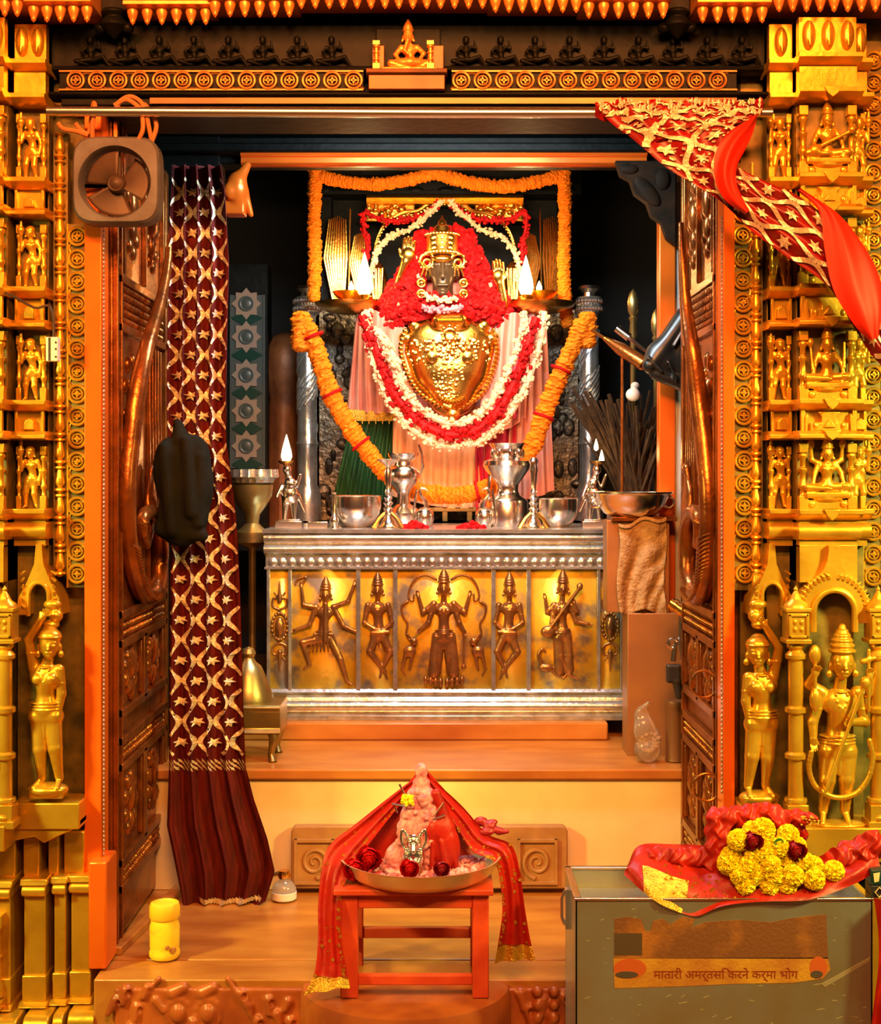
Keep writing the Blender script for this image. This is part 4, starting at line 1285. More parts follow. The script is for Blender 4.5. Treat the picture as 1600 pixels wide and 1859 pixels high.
for s_ in (-1, 1):
    X = lambda x: 806 + s_ * x
    pr += path_prims([(X(14), 1052), (X(30), 1044), (X(48), 1048), (X(60), 1064), (X(64), 1084), (X(56), 1090), (X(54), 1078)], 2.4, 1.8)
    pr += path_prims([(X(66), 1092), (X(76), 1100), (X(74), 1118), (X(66), 1132), (X(68), 1150), (X(60), 1164), (X(52), 1156)], 2.6, 1.8)
    pr += [('e', (X(62), 1182, 1), (12, 11, 8)), ('e', (X(54), 1164, 3), (7, 8, 7)), ('c', (X(52), 1168, 6), (X(66), 1150, 6), 2.4, 1.6, {'k': 1}), ('c', (X(70), 1190, 2), (X(76), 1214, 2), 4, 2.4), ('c', (X(58), 1190, 2), (X(62), 1216, 2), 4, 2.4), ('c', (X(76), 1214, 2), (X(70), 1226, 2), 2.4, 2)]
    for k in range(4): pr.append(('e', (X(6 + 9 * k), 1238 - k * 1.5, 5), (4.5, 9, 6), {'k': .8}))
relief('lotus_goddess_panel', 722, 892, pr)
E_ = dict(head=(1022, 1066, 4), chest=(1020, 1104, 2), waist=(1020, 1126, 1), hip=(1022, 1148, 1), shL=(1006, 1098, 2), shR=(1036, 1098, 2), elL=(994, 1112, 3), haL=(990, 1086, 4), elL2=(1002, 1130, 6), haL2=(1006, 1140, 9), elR=(1048, 1108, 6), haR=(1042, 1094, 9), elR2=(1046, 1128, 3), haR2=(1066, 1132, 5), hiL=(1014, 1158, 2), hiR=(1030, 1158, 2), knL=(1018, 1190, 5), anL=(1036, 1226, 2), toL=(1048, 1232, 4), knR=(1034, 1190, 4), anR=(1030, 1222, 1), toR=(1022, 1232, 4))
pr = fig(E_, 13, True, 'cone') + [('c', (1052, 1066, 11), (996, 1142, 12), 3.2, 3.4, {'k': .8}), ('e', (994, 1146, 10), (13, 11, 7)), ('e', (1052, 1064, 10), (6, 7, 5)), ('c', (1012, 1160, 2), (1016, 1216, 2), 8, 10), ('c', (1030, 1160, 2), (1034, 1214, 2), 7, 9), ('e', (992, 1212, 1), (14, 8, 6))]
pr += path_prims([(984, 1206), (978, 1190), (984, 1178), (990, 1184)], 4, 2) + path_prims([(1000, 1214), (1012, 1226), (1028, 1228)], 4, 2)
relief('lute_goddess_panel', 964, 1083, pr)
for nm, u in (('medallion_panel', 508), ('medallion_panel', 1108)):
    pr = [('e', (u, 1137, 2), (9, 18, 9))]
    pr += [('e', (u + 14 * math.cos(a), 1137 + 24 * math.sin(a), 1), (3.4, 3.4, 4), {'k': .6}) for a in [2 * math.pi * k / 18 for k in range(18)]]
    for s_ in (-1, 1):
        for t in (-1, 1):
            pr += path_prims([(u, 1137 + t * 30), (u + s_ * 12, 1137 + t * 36), (u + s_ * 12, 1137 + t * 50), (u + s_ * 4, 1137 + t * 52), (u + s_ * 10, 1137 + t * 62)], 2.4, 1.6)
    for t in (-1, 1): pr += [('c', (u, 1137 + t * 46, 1), (u, 1137 + t * 82, 1), 4.5, 1.2)]
    relief(nm, u - 17, u + 17, pr)
# the plinth behind the table, under the throne
q = MB()
q.box(-.62, .66, 1.73, 2.5, .43, 1.058)
struct('throne_plinth', q, BLACKST, 'dark plinth behind the altar table')


# ------------------------------------------------------------ small vessels on the altar
def flame(parent, Y, u, v, h, w=0, wd=.34, power=1.2, halo=True):
    q = MB(Y)
    r = h * wd / 2
    q.lathe((u, w), [(0, v), (r * .7, v - h * .08), (r, v - h * .22), (r * .85, v - h * .42), (r * .5, v - h * .68), (r * .2, v - h * .88), (0, v - h)], 12)
    f = q.build('flame', FLAME, parent)
    if power:
        p = P(u, v - h * .35, Y)
        k = S(Y)
        light('flame_light', 'POINT', (p[0], p[1] - (w + 14) * k, p[2] + .02), power, (1.0, 0.55, 0.2), None, .02)
    return f


def lamp_figure(Y, u, label, sg, fl):
    vb = vtop(Y)
    root = thing('lamp_bearer', label, 'oil lamp', P(u, vb, Y), 'figure shaped oil lamps at the ends of the altar')
    q = MB(Y).box(u - 24, u + 24, vb - 13, vb, -20, 20)
    q.box(u - 20, u + 20, vb - 16, vb - 13, -16, 16)
    q.build('plinth', SILVERP, root, bevel=.0015)
    q = MB(Y)
    q.sdf([('c', (u - 9, vb - 16, 0), (u - 7, vb - 50, 0), 4, 7), ('c', (u + 9, vb - 16, 2), (u + 7, vb - 50, 0), 4, 7), ('e', (u, vb - 62, 0), (16, 18, 13)), ('e', (u + sg * 2, vb - 80, 3), (11, 12, 10)), ('c', (u, vb - 84, 0), (u - sg * 3, vb - 102, 2), 7, 5), ('e', (u - sg * 4, vb - 106, 4), (8, 9, 8)),
           ('c', (u - 14, vb - 76, 2), (u - 22, vb - 58, 8), 4, 3), ('c', (u + 14, vb - 76, 2), (u + 20, vb - 96, 6), 4, 3), ('c', (u + sg * 14, vb - 60, -6), (u + sg * 26, vb - 30, -10), 5, 3)], 1.4, 3)
    q.build('lamp_figure', SILVERP, root, smooth=180)
    q = MB(Y)
    q.lathe((u - sg * 5, 6), [(3, vb - 108), (5, vb - 114), (13, vb - 118), (16, vb - 122), (12, vb - 121), (0, vb - 118)], 16)
    q.build('oil_cup', BRASS, root)
    for (du, dv, h, p) in fl: flame(root, Y, u + du, vb - dv, h, 6, .38, p)
    return root


lamp_figure(1.34, 526, 'silver lamp bearer figure with one tall flame, beside the fluted silver dish stand', 1, [(-5, 118, 52, 1.0)])
lamp_figure(1.34, 1080, 'silver lamp bearer figure with two small flames, beside the wide basin', -1, [(12, 116, 26, .6), (2, 140, 22, 0)])


def vessel(name, label, cat, Y, u, prof, m, seg=28, group=None, vb=None, parts=None):
    """prof of (radius, height above the altar) in picture pitch"""
    vb = vtop(Y) if vb is None else vb
    q = MB(Y).lathe((u, 0), [(r, vb - h) for r, h in prof], seg)
    if parts is None:
        return tag(q.build(name, m), label, cat, group)
    root = thing(name, label, cat, P(u, vb, Y), group)
    q.build(parts, m, root)
    return root


BOWL = [(0, 0), (18, 0), (20, 3), (34, 12), (44, 26), (47, 42), (46, 58), (48, 60), (45, 58), (42, 40), (30, 16), (0, 8)]
vessel('silver_bowl', 'large polished silver bowl in front of the green cloth', 'bowl', 1.3, 646, BOWL, SILVERP, 36, 'polished silver bowls on the altar')
vessel('silver_bowl', 'polished silver bowl between the candlestick and the basin', 'bowl', 1.3, 1014, [(r * .78, h * .92) for r, h in BOWL], SILVERP, 36, 'polished silver bowls on the altar')
STICK = [(0, 0), (24, 0), (25, 3), (14, 10), (12, 16), (9, 20), (7, 24), (10, 28), (6, 32), (9, 38), (5, 42), (9, 48), (5, 52), (8, 58), (4.5, 62), (7, 68), (4, 74), (6, 90), (7, 104), (4, 112), (6, 116), (20, 126), (22, 128), (16, 127), (0, 120)]
for u, lb in ((705, 'thin polished candlestick in front of the tall glowing ewer'), (969, 'thin polished candlestick between the tall ewer and the smaller bowl')):
    rt = vessel('candlestick', lb, 'candlestick', 1.2, u, STICK if u < 800 else STICK[:-6] + [(8, 108), (6, 118), (9, 124), (6, 130), (0, 132)], SILVERP, 20, 'thin candlesticks at the front of the altar', None, 'stem')
    q = MB(1.2)
    for s_ in (-1, 1): q.tube([(u + s_ * 6, vtop(1.2) - 30, 6), (u + s_ * 16, vtop(1.2) - 20, 8), (u + s_ * 26, vtop(1.2) - 3, 10)], [4, 4, 5], 8)
    q.build('spread_foot', BRASS, rt)
vessel('incense_stand', 'slender silver incense stand beside the large bowl', 'incense stand', 1.22, 607, [(0, 0), (13, 0), (14, 3), (7, 8), (9, 14), (8, 20), (4, 26), (3, 30), (3, 64), (5, 66), (0, 68)], SILVERP, 16)
EW = [(0, 0), (24, 0), (27, 6), (33, 16), (33, 26), (22, 36), (12, 42), (11, 60), (14, 68), (26, 80), (31, 92), (28, 104), (18, 112), (17, 118), (27, 128), (29, 134), (25, 132), (0, 122)]
rt = vessel('tall_ewer', 'tall silver ewer with an arched handle, glowing in front of the green cloth side', 'ewer', 1.42, 733, EW, SILVERP, 28, 'tall silver ewers', None, 'body')
q = MB(1.42)
vb = vtop(1.42)
q.tube([(758, vb - 88, 0), (768, vb - 110, 0), (766, vb - 134, 0), (760, vb - 150, 0)], [3, 3.4, 3, 2.4], 8)
q.build('handle', SILVERP, rt)
EW2 = [(0, 0), (38, 0), (39, 4), (38, 46), (34, 52), (24, 58), (20, 66), (21, 78), (27, 86), (40, 104), (44, 112), (42, 120), (30, 124), (25, 130), (25, 138), (31, 148), (34, 152), (30, 151), (0, 140)]
rt = vessel('tall_ewer', 'broad based silver ewer with an arched handle, in front of the magenta skirt', 'ewer', 1.42, 921, EW2, SILVERP, 32, 'tall silver ewers', None, 'body')
q = MB(1.42)
q.tube([(889, vb - 4, 4), (886, vb - 60, 6), (890, vb - 100, 6), (896, vb - 146, 4)], [3.4, 3.4, 3, 2.4], 8)
q.build('handle', SILVERP, rt)
q = MB(1.42)
for k in range(9):
    a = 2 * math.pi * k / 9
    q.ell((921 + 28 * math.cos(a), vb - 134, 28 * math.sin(a)), (4, 9, 4), 8, 5)
q.build('beaded_collar', SILVERP, rt)
for u, sg, lb in ((771, 1, 'small swan necked silver pot beside the taller ewer'), (880, -1, 'small swan necked silver pot beside the broad ewer')):
    vb2 = vtop(1.36)
    rt = thing('swan_pot', lb, 'pot', P(u, vb2, 1.36), 'small swan necked pots')
    q = MB(1.36).lathe((u, 0), [(0, vb2), (11, vb2), (13, vb2 - 4), (18, vb2 - 16), (16, vb2 - 28), (9, vb2 - 36), (0, vb2 - 38)], 20)
    q.build('body', SILVERP, rt)
    q = MB(1.36)
    q.tube(cr([(u + sg * 4, vb2 - 34, 2), (u + sg * 2, vb2 - 48, 4), (u - sg * 8, vb2 - 62, 4), (u - sg * 4, vb2 - 72, 4), (u + sg * 6, vb2 - 68, 4)], 3), [5, 4.6, 4.2, 4, 3.6, 3.4, 3, 3, 2.8, 2.6, 2.2, 2, 1.6][:13], 8)
    q.build('swan_neck', SILVERP, rt)
    q = MB(1.36).tube([(u - sg * 22, vb2 - 2, 0), (u - sg * 18, vb2 - 40, 0), (u - sg * 14, vb2 - 70, 0)], [2.6, 2.6, 2], 8)
    q.build('handle_rod', SILVERP, rt)
rr_ = random.Random(11)


def petal(q, c, r, rnd, m=0):
    """a curled petal at c"""
    a, t = rnd.uniform(0, 6.28), rnd.uniform(-.9, .9)
    ax = Vector((math.cos(a), math.sin(a) * .7, t)).normalized()
    b = ax.cross(Vector((rnd.uniform(-.3, .3), rnd.uniform(-.3, .3), 1))).normalized()
    n = ax.cross(b)
    c = Vector(c)
    vs = []
    for i, (l, wd, cu) in enumerate(((-1, .25, .1), (-.3, .8, -.18), (.45, .75, -.12), (1, .3, .2))):
        for s_ in (-1, 0, 1): vs.append(tuple(c + ax * (l * r) + b * (s_ * wd * r * .8) + n * ((cu + abs(s_) * .25) * r)))
    fs = []
    for i in range(3):
        for j in range(2): fs.append((i * 3 + j, i * 3 + j + 1, i * 3 + j + 4, i * 3 + j + 3))
    q.add(vs, fs, m)


for u, n, lb in ((752, 60, 'loose heap of red petals at the foot of the glowing ewer'), (857, 40, 'loose heap of red petals at the foot of the broad ewer')):
    q = MB(1.2)
    for k in range(n):
        a, d = rr_.uniform(0, 6.28), math.sqrt(rr_.random())
        q.ell  # petals lie in a low mound
        petal(q, (u + 24 * d * math.cos(a), vtop(1.2) - 4 - 12 * (1 - d) * rr_.random(), 10 * d * math.sin(a) + 6), 6, rr_)
    tag(q.build('petal_heap', REDFL, fix=False), lb, 'flower petals', 'petal heaps on the altar', 'stuff')
for u, wd, lb in ((690, 0, ''),):
    pass
q = MB(1.28)
q.box(560, 596, vtop(1.28) - 13, vtop(1.28), -14, 14)
tag(q.build('silver_box', SILVERP, None, bevel=.002), 'small flat silver box next to the lamp bearer with the tall flame', 'box')


# ------------------------------------------------------------ garlands
def sample(c, step):
    """points and tangents along polyline c every step"""
    out = []
    acc = 0.0
    for i in range(len(c) - 1):
        a, b = Vector(c[i]), Vector(c[i + 1])
        L = (b - a).length
        d = acc
        while d < L:
            out.append((a.lerp(b, d / L), (b - a).normalized()))
            d += step
        acc = d - L
    return out


def marigold_rope(q, c, r, rnd, step=None):
    for p, t in sample(c, step or r * .42):
        x = t.cross(Vector((.1, .2, 1)))
        if x.length < .1: x = Vector((1, 0, 0))
        x.normalize()
        y = x.cross(t).normalized()
        rr = r * rnd.uniform(.88, 1.1)
        n = 18
        vs = [tuple(p - t * r * .5)]
        for lay, (f, off) in enumerate(((.72, -.38), (1.0, -.12), (.96, .15), (.66, .4))):
            for k in range(n):
                a = 2 * math.pi * k / n + lay * .17
                q_ = rr * f * (1 + rnd.uniform(-.16, .12))
                vs.append(tuple(p + x * (q_ * math.cos(a)) + y * (q_ * math.sin(a)) + t * (r * off + r * rnd.uniform(-.1, .1))))
        vs.append(tuple(p + t * r * .5))
        fs = []
        for k in range(n):
            k2 = (k + 1) % n
            fs.append((0, 1 + k2, 1 + k))
            for l in range(3): fs.append((1 + l * n + k, 1 + l * n + k2, 1 + (l + 1) * n + k2, 1 + (l + 1) * n + k))
            fs.append((len(vs) - 1, 1 + 3 * n + k, 1 + 3 * n + k2))
        q.add(vs, fs)


def flower_rope(q, c, r, rnd, size, dens, m=0):
    q.tube(c, r * .62, 8, m)
    for p, t in sample(c, size / dens):
        x = t.cross(Vector((.1, .2, 1))).normalized()
        y = x.cross(t).normalized()
        a = rnd.uniform(0, 6.28)
        d = x * math.cos(a) + y * math.sin(a)
        e = p + d * r * rnd.uniform(.55, 1.0)
        s_ = size * rnd.uniform(.7, 1.2)
        for k in range(3):
            w_ = Vector((rnd.uniform(-1, 1), rnd.uniform(-1, 1), rnd.uniform(-1, 1))) * s_ * .5
            q.ell(tuple(e + w_), (s_ * rnd.uniform(.35, .6), s_ * rnd.uniform(.35, .6), s_ * rnd.uniform(.3, .5)), 6, 4, m)


def ties(parent, Y, spots, r):
    for (u, v, w, a) in spots:
        q = MB(Y)
        ca, sa = math.cos(a), math.sin(a)
        pts = [(u - sa * r * 1.08 * math.cos(t), v + ca * r * 1.08 * math.cos(t), w + r * 1.08 * math.sin(t)) for t in [2 * math.pi * k / 16 for k in range(16)]]
        q.tube(pts, 2.6, 6, 0, True)
        q.build('red_tie', REDFL, parent)


rg = random.Random(21)
g = thing('marigold_garland', 'marigold garland framing the throne top and sides', 'garland', P(800, 560, 1.86), 'orange marigold garlands')
q = MB(1.86)
marigold_rope(q, cr([(576, 318, 0), (620, 330, 4), (680, 336, 6), (740, 328, 4), (790, 314, 0)], 6), 12, rg)
marigold_rope(q, cr([(790, 314, 0), (850, 332, 4), (912, 340, 6), (970, 332, 4), (1028, 316, 0)], 6), 12, rg)
q.build('swag', MARIGOLD, g, fix=False, smooth=0)
for pts in ([(573, 312, 0), (571, 400, 2), (572, 470, 2), (570, 545, 2)], [(1024, 312, 0), (1026, 400, 2), (1024, 500, 2), (1030, 590, 2)]):
    q = MB(1.86)
    marigold_rope(q, cr(pts, 8), 12.5, rg)
    q.build('hanging_strand', MARIGOLD, g, fix=False, smooth=0)
g = thing('marigold_garland', 'long marigold garland with red ties, looped low in front of the robed deity', 'garland', P(810, 900, 1.56), 'orange marigold garlands')
q = MB(1.56)
lowc = cr([(560, 596, 10), (580, 650, 12), (602, 715, 12), (632, 770, 12), (662, 812, 12), (700, 858, 10), (745, 888, 8), (800, 898, 10), (850, 897, 12), (905, 876, 10), (958, 826, 10), (985, 758, 12), (1012, 690, 12), (1035, 640, 12), (1058, 590, 10)], 5)
marigold_rope(q, lowc, 17, rg)
q.build('strand', MARIGOLD, g, fix=False, smooth=0)
for u in (548, 1066):
    q = MB(1.56)
    marigold_rope(q, [(u, 575, 8), (u, 632 if u < 800 else 626, 8)], 19 if u < 800 else 17, rg)
    q.build('end_knot', MARIGOLD, g, fix=False, smooth=0)
ties(g, 1.56, [(570, 612, 12, 1.15), (604, 716, 12, 1.1), (656, 806, 12, .9), (1018, 672, 12, -1.15), (986, 756, 12, -1.2), (866, 893, 12, -.2)], 17)
g = thing('flower_garland', 'thick garland of red petals between two cream jasmine strands on the deity', 'garland', P(820, 815, 1.66))
for nm, pts, r, sz, dn, m in (('outer_jasmine_strand', [(668, 566, 20), (672, 620, 24), (690, 690, 30), (722, 750, 34), (770, 796, 36), (826, 812, 36), (882, 796, 36), (930, 745, 34), (962, 680, 30), (980, 620, 24), (988, 568, 18)], 9, 6.5, 2.6, WHITEFL),
                              ('red_petal_strand', [(658, 575, 20), (684, 640, 30), (712, 710, 36), (750, 757, 38), (790, 783, 40), (828, 790, 40), (874, 775, 40), (915, 730, 38), (945, 665, 34), (962, 610, 28), (972, 580, 22)], 13, 7.5, 3.2, REDFL),
                              ('inner_jasmine_strand', [(682, 600, 24), (702, 640, 32), (728, 700, 38), (760, 742, 40), (800, 766, 42), (832, 770, 42), (868, 755, 42), (902, 715, 40), (928, 660, 36), (946, 610, 30), (952, 568, 22)], 8.5, 6.5, 2.6, WHITEFL),
                              ('short_jasmine_strand', [(684, 606, 32), (706, 632, 38), (722, 668, 40), (730, 700, 40)], 8.5, 6.5, 2.6, WHITEFL)):
    q = MB(1.66)
    flower_rope(q, cr(pts, 6), r, rg, sz, dn)
    q.build(nm, m, g, fix=False)
for u0, sg, lb in ((800, -1, 'thin jasmine string hung on the throne arch, above the open raised hand'), (818, 1, 'thin jasmine string hung on the throne arch, on the magenta skirt side')):
    q = MB(1.92)
    pts = [(u0 - 2 * sg, 366, 10), (u0 + sg * 22, 392, 14), (u0 + sg * 56, 420, 16), (u0 + sg * 92, 432, 16), (u0 + sg * 112, 455, 14), (u0 + sg * 124, 486, 12), (u0 + sg * 126, 512, 12)]
    flower_rope(q, cr(pts, 5), 5.5, rg, 5.5, 2.2)
    tag(q.build('jasmine_string', WHITEFL, None, fix=False), lb, 'garland', 'jasmine strings on the throne arch')
    q = MB(1.92)
    X = lambda x: 808 + sg * x
    flower_rope(q, cr([(X(12), 370, 6), (X(40), 392, 8), (X(80), 402, 8), (X(120), 398, 8), (X(146), 388, 8), (X(146), 420, 8), (X(140), 450, 8), (X(142), 478, 8)], 5), 5.5, rg, 6.5, 1.7)
    tag(q.build('red_petal_string', REDFL, None, fix=False), 'red petal string over the throne corner, ' + ('behind the open raised hand' if sg < 0 else 'on the magenta skirt side'), 'garland', 'red petal strings on the throne')


# ------------------------------------------------------------ the throne
YT = 2.05
DARKSIL = mat('dark_embossed_silver', (0.20, 0.17, 0.12), 0.85, 0.36, (0.07, 0.06, 0.05), 26, bump=(45, 0.9))
th = thing('throne', 'silver pillared throne with a gilded ribbed arch behind the deity', 'throne', P(810, 945, YT))
q = MB(YT)
q.box(578, 1052, 560, 945, -60, -20)
r3 = random.Random(4)
for k in range(46):
    u = r3.choice((r3.uniform(585, 640), r3.uniform(1000, 1050)))
    q.ell((u, r3.uniform(570, 930), -20), (r3.uniform(6, 14), r3.uniform(8, 18), 9), 8, 6)
q.build('embossed_back', DARKSIL, th)
q = MB(YT)
q.box(556, 1056, 304, 350, -50, 0)
for k in range(9): q.ell((590 + 55 * k, 346, 2), (16, 7, 5), 10, 6)
q.box(556, 1056, 346, 354, -50, 6)
q.box(580, 600, 350, 560, -50, -20); q.box(1016, 1036, 350, 560, -50, -20)
q.box(600, 1016, 352, 560, -60, -52)
q.build('canopy_beam', BLACKST, th, bevel=.002)
for u in (558, 1070):
    q = MB(YT)
    q.lathe((u, 0), [(22, 540), (25, 546), (21, 550), (24, 556), (20, 560), (23, 568), (16, 574), (15, 590), (18, 600), (17, 700), (19, 705), (17, 710), (18, 800), (21, 806), (18, 812), (18, 880), (24, 890), (26, 915), (26, 945)], 24)
    pil_ = q.build('silver_pillar', SILVER, th)
    q = MB(YT)
    for k in range(12):
        t0 = k * .8
        q.tube([(u + 18 * math.cos(t0 + s_ * .5), 600 + 8 * k + s_ * 12, 18 * math.sin(t0 + s_ * .5)) for s_ in range(9)], 2, 5)
    q.build('spiral_fillet', SILVER, pil_)
    q = MB(YT)
    for k in range(12):
        a = math.pi * k / 11
        for vv in (548, 562): q.ell((u - 23 * math.cos(a), vv, 23 * math.sin(a)), (4, 6, 4), 6, 4)
    q.lathe((u, 0), [(20, 520), (22, 526), (12, 532), (12, 540), (0, 541)], 16)
    q.build('pillar_capital', SILVERP, pil_)
for sg in (-1, 1):
    X = lambda x: 808 + sg * x
    q = MB(YT)
    for k in range(9):
        f = k / 8
        q.tube([(X(192 - 8 + 16 * f), 560, 6), (X(200 - 22 + 40 * f), 470, 8 + 10 * math.sin(math.pi * f)), (X(190 - 10 + 30 * f), 392 + 14 * abs(f - .5), 2)], [2, 3.2, 1.2], 6)
    q.build('ribbed_plume', TEMPLEGOLD, th)
    q = MB(YT)
    for k in range(8):
        f = k / 7
        q.tube([(X(152 - 6 + 12 * f), 540, 16), (X(156 - 15 + 30 * f), 480, 16 + 8 * math.sin(math.pi * f)), (X(152 - 9 + 20 * f), 425 + 10 * abs(f - .5), 12)], [2, 3.0, 1.2], 6)
    q.build('ribbed_plume', TEMPLEGOLD, th)
    q = MB(YT)
    q.sdf([('e', (X(122), 520, 20), (19, 42, 16)), ('e', (X(128), 545, 20), (14, 26, 14)), ('c', (X(120), 565, 18), (X(112), 580, 16), 8, 4)] + [('c', (X(112 + 7 * k), 492, 34), (X(114 + 5 * k), 548, 34), 3.4, 3, {'k': .8}) for k in range(4)], 1.6, 4)
    q.build('cupped_ornament', TEMPLEGOLD, th, smooth=180)
    q = MB(YT)
    c = cr([(X(128), 480, 4), (X(124), 440, 4), (X(108), 408, 4), (X(78), 388, 4), (X(50), 384, 4), (X(30), 372, 4), (X(0), 366, 4)], 8)
    q.tube(c, 4, 7)
    for p, t in sample(c, 6.5): q.ell((p[0], p[1] + 6, p[2] + 4), 3, 6, 4)
    q.build('beaded_arch', TEMPLEGOLD, th)
    q = MB(YT)
    pr = [('b', (X(100), 384, -6), (46, 18, 5), 3)]
    for k in range(16): pr.append(('e', (X(r3.uniform(62, 140)), r3.uniform(368, 400), 0), (r3.uniform(5, 9), r3.uniform(4, 8), 7), {'k': 1.2}))
    q.sdf(pr, 1.6, 2)
    q.build('carved_spandrel', TEMPLEGOLD, th, smooth=180)
q = MB(YT)
q.mould(666, 950, [(356, -10), (356, 12), (362, 16), (366, 8), (372, 12), (374, 4), (374, -10)])
q.build('gilt_cross_beam', TEMPLEGOLD, th)
# two hanging oil lamps at the shoulders
for u, sg, lb, fh in ((655, -1, 'hanging gilt oil lamp with a tall flame, on the green cloth side of the throne', 82), (962, 1, 'hanging gilt oil lamp with a slanting flame, on the magenta skirt side of the throne', 76)):
    Y = 1.8
    rt = thing('hanging_oil_lamp', lb, 'oil lamp', P(u, 570, Y), 'hanging oil lamps')
    o = sg * 22
    q = MB(Y)
    q.lathe((u + o, 0), [(0, 572), (12, 571), (40, 566), (58, 556), (62, 550), (58, 551), (34, 558), (8, 558), (8, 548), (22, 540), (30, 530), (26, 530), (0, 540)], 28)
    q.build('saucer', TEMPLEGOLD, rt)
    q = MB(Y)
    q.tube([(u + o - sg * 20, 536, 8), (u + o - sg * 40, 545, 20), (u - sg * 8, 556, 26)], [6, 6, 4], 8)
    q.lathe((u + 8 * -sg, 18), [(4, 576), (6, 560), (5, 548), (10, 538), (8, 536), (0, 538)], 12)
    q.build('spout', TEMPLEGOLD, rt)
    q = MB(Y)
    q.tube([(u + o, 532, -8), (u + o, 470, -20), (u + o, 372, -40)], 1.6, 6)
    q.build('hanging_chain', TEMPLEGOLD, rt)
    flame(rt, Y, u - 8 * sg, 542, fh, 18, .36, 1.1)
    flame(rt, Y, u + sg * 16, 530, 18, 16, .6, 0)


# ------------------------------------------------------------ the robed deity
YD = 1.85
de = thing('deity_statue', 'robed deity statue with gold crown, raised hands and a large gold breastplate', 'statue', P(812, 945, YD))
q = MB(YD)
q.sdf([('e', (812, 640, -10), (135, 105, 45)), ('e', (815, 770, -14), (128, 160, 40)), ('c', (806, 540, 0), (808, 480, 0), 40, 26)], 4, 20)
q.build('body', PINKSILK, de, smooth=180)


def drape(q, top, bot, pleats, amp, na, nb, ph=0.0, sag=0.0, m=0):
    top, bot = cr(top, 6), cr(bot, 6)

    def fn(a, b):
        t, e = at_curve(top, a), at_curve(bot, a)
        w = amp * math.sin(2 * math.pi * pleats * a + ph + .6 * math.sin(3 * b)) * (.35 + .65 * b)
        return (t[0] + (e[0] - t[0]) * b + .25 * w, t[1] + (e[1] - t[1]) * b + sag * math.sin(math.pi * b) * 0, t[2] + (e[2] - t[2]) * b + w)
    return q.sheet(fn, na, nb, m)


q = MB(YD); drape(q, [(642, 748, 20), (690, 750, 26), (730, 752, 28)], [(606, 905, 22), (665, 908, 24), (722, 905, 26)], 7, 6, 70, 20)
q.build('green_underskirt', GREENSILK, de, fix=False)
q = MB(YD); drape(q, [(716, 730, 44), (790, 790, 48), (880, 790, 46)], [(712, 900, 34), (790, 918, 40), (872, 920, 38)], 7, 6, 90, 20)
q.build('peach_pleated_skirt', CREAMSILK, de, fix=False)
q = MB(YD); drape(q, [(862, 760, 50), (885, 760, 48), (935, 720, 44)], [(862, 930, 36), (888, 930, 38), (935, 890, 36)], 4, 6, 50, 20)
q.build('magenta_skirt', MAGSILK, de, fix=False)
q = MB(YD); drape(q, [(868, 770, 62), (905, 720, 58), (940, 620, 46)], [(800, 770, 52), (868, 800, 55), (935, 760, 52)], 2, 4, 30, 20)
q.build('magenta_sash', MAGSILK, de, fix=False)
q = MB(YD); drape(q, [(885, 585, 40), (930, 572, 40), (962, 580, 34)], [(866, 790, 52), (920, 780, 52), (952, 760, 42)], 4, 4, 40, 20)
q.build('shoulder_fold', PINKSILK, de, fix=False)
q = MB(YD); drape(q, [(932, 580, 36), (965, 566, 34), (990, 585, 22)], [(915, 900, 44), (960, 905, 40), (1003, 890, 26)], 4, 7, 56, 24, .6)
q.build('pale_shawl_end', PINKSILK, de, fix=False)
q = MB(YD); drape(q, [(648, 580, 24), (668, 562, 36), (740, 600, 48)], [(632, 742, 26), (672, 752, 40), (724, 752, 50)], 5, 5, 60, 24)
q.build('pale_shawl', PINKSILK, de, fix=False)
q = MB(YD); drape(q, [(735, 620, 46), (700, 640, 40), (676, 600, 34)], [(760, 760, 46), (738, 770, 44), (716, 748, 44)], 3, 4, 30, 16)
q.build('shoulder_fold', CREAMSILK, de, fix=False)
q = MB(YD)
for k in range(44):
    u = 636 + k * 2
    q.tube([(u, 744 + k * .2, 34 + k * .3), (u + .5, 766 + (5 if k % 6 == 0 else 0), 36 + k * .3)], [1.3, .8], 5)
q.build('gold_fringe', BORDER, de)
# head: dark face, crown, earrings
q = MB(YD)
H = (804, 492, 42)
q.sdf([('e', H, (25, 42, 24)), ('e', (804, 522, 48), (17, 20, 16)), ('c', (804, 488, 66), (804, 512, 71), 3, 5, {'k': 3}), ('c', (796, 526, 64), (812, 526, 64), 2.6, 2.6, {'k': 1}), ('e', (804, 540, 58), (8, 6, 7)), ('e', (793, 490, 63), (6, 3.6, 4), {'k': 1}), ('e', (815, 490, 63), (6, 3.6, 4), {'k': 1}), ('c', (788, 480, 62), (800, 481, 66), 1.8, 1.8, {'k': 1}), ('c', (808, 481, 66), (820, 480, 62), 1.8, 1.8, {'k': 1}), ('c', (804, 530, 40), (804, 560, 36), 18, 22), ('e', (778, 500, 40), (5, 14, 6)), ('e', (830, 500, 40), (5, 14, 6))], 1.5, 4)
q.build('face', DARKIDOL, de, smooth=180)
q = MB(YD)
q.lathe((803, 44), [(26, 472), (29, 466), (28, 440), (30, 434), (22, 430), (16, 428), (14, 420), (8, 416), (7, 410), (3, 406), (0, 398)], 24)
for k in range(16):
    a = math.pi * k / 15
    q.ell((803 - 30 * math.cos(a), 468, 44 + 30 * math.sin(a)), 3.4, 6, 4)
    q.ell((803 - 30 * math.cos(a), 435, 44 + 30 * math.sin(a)), 2.8, 6, 4)
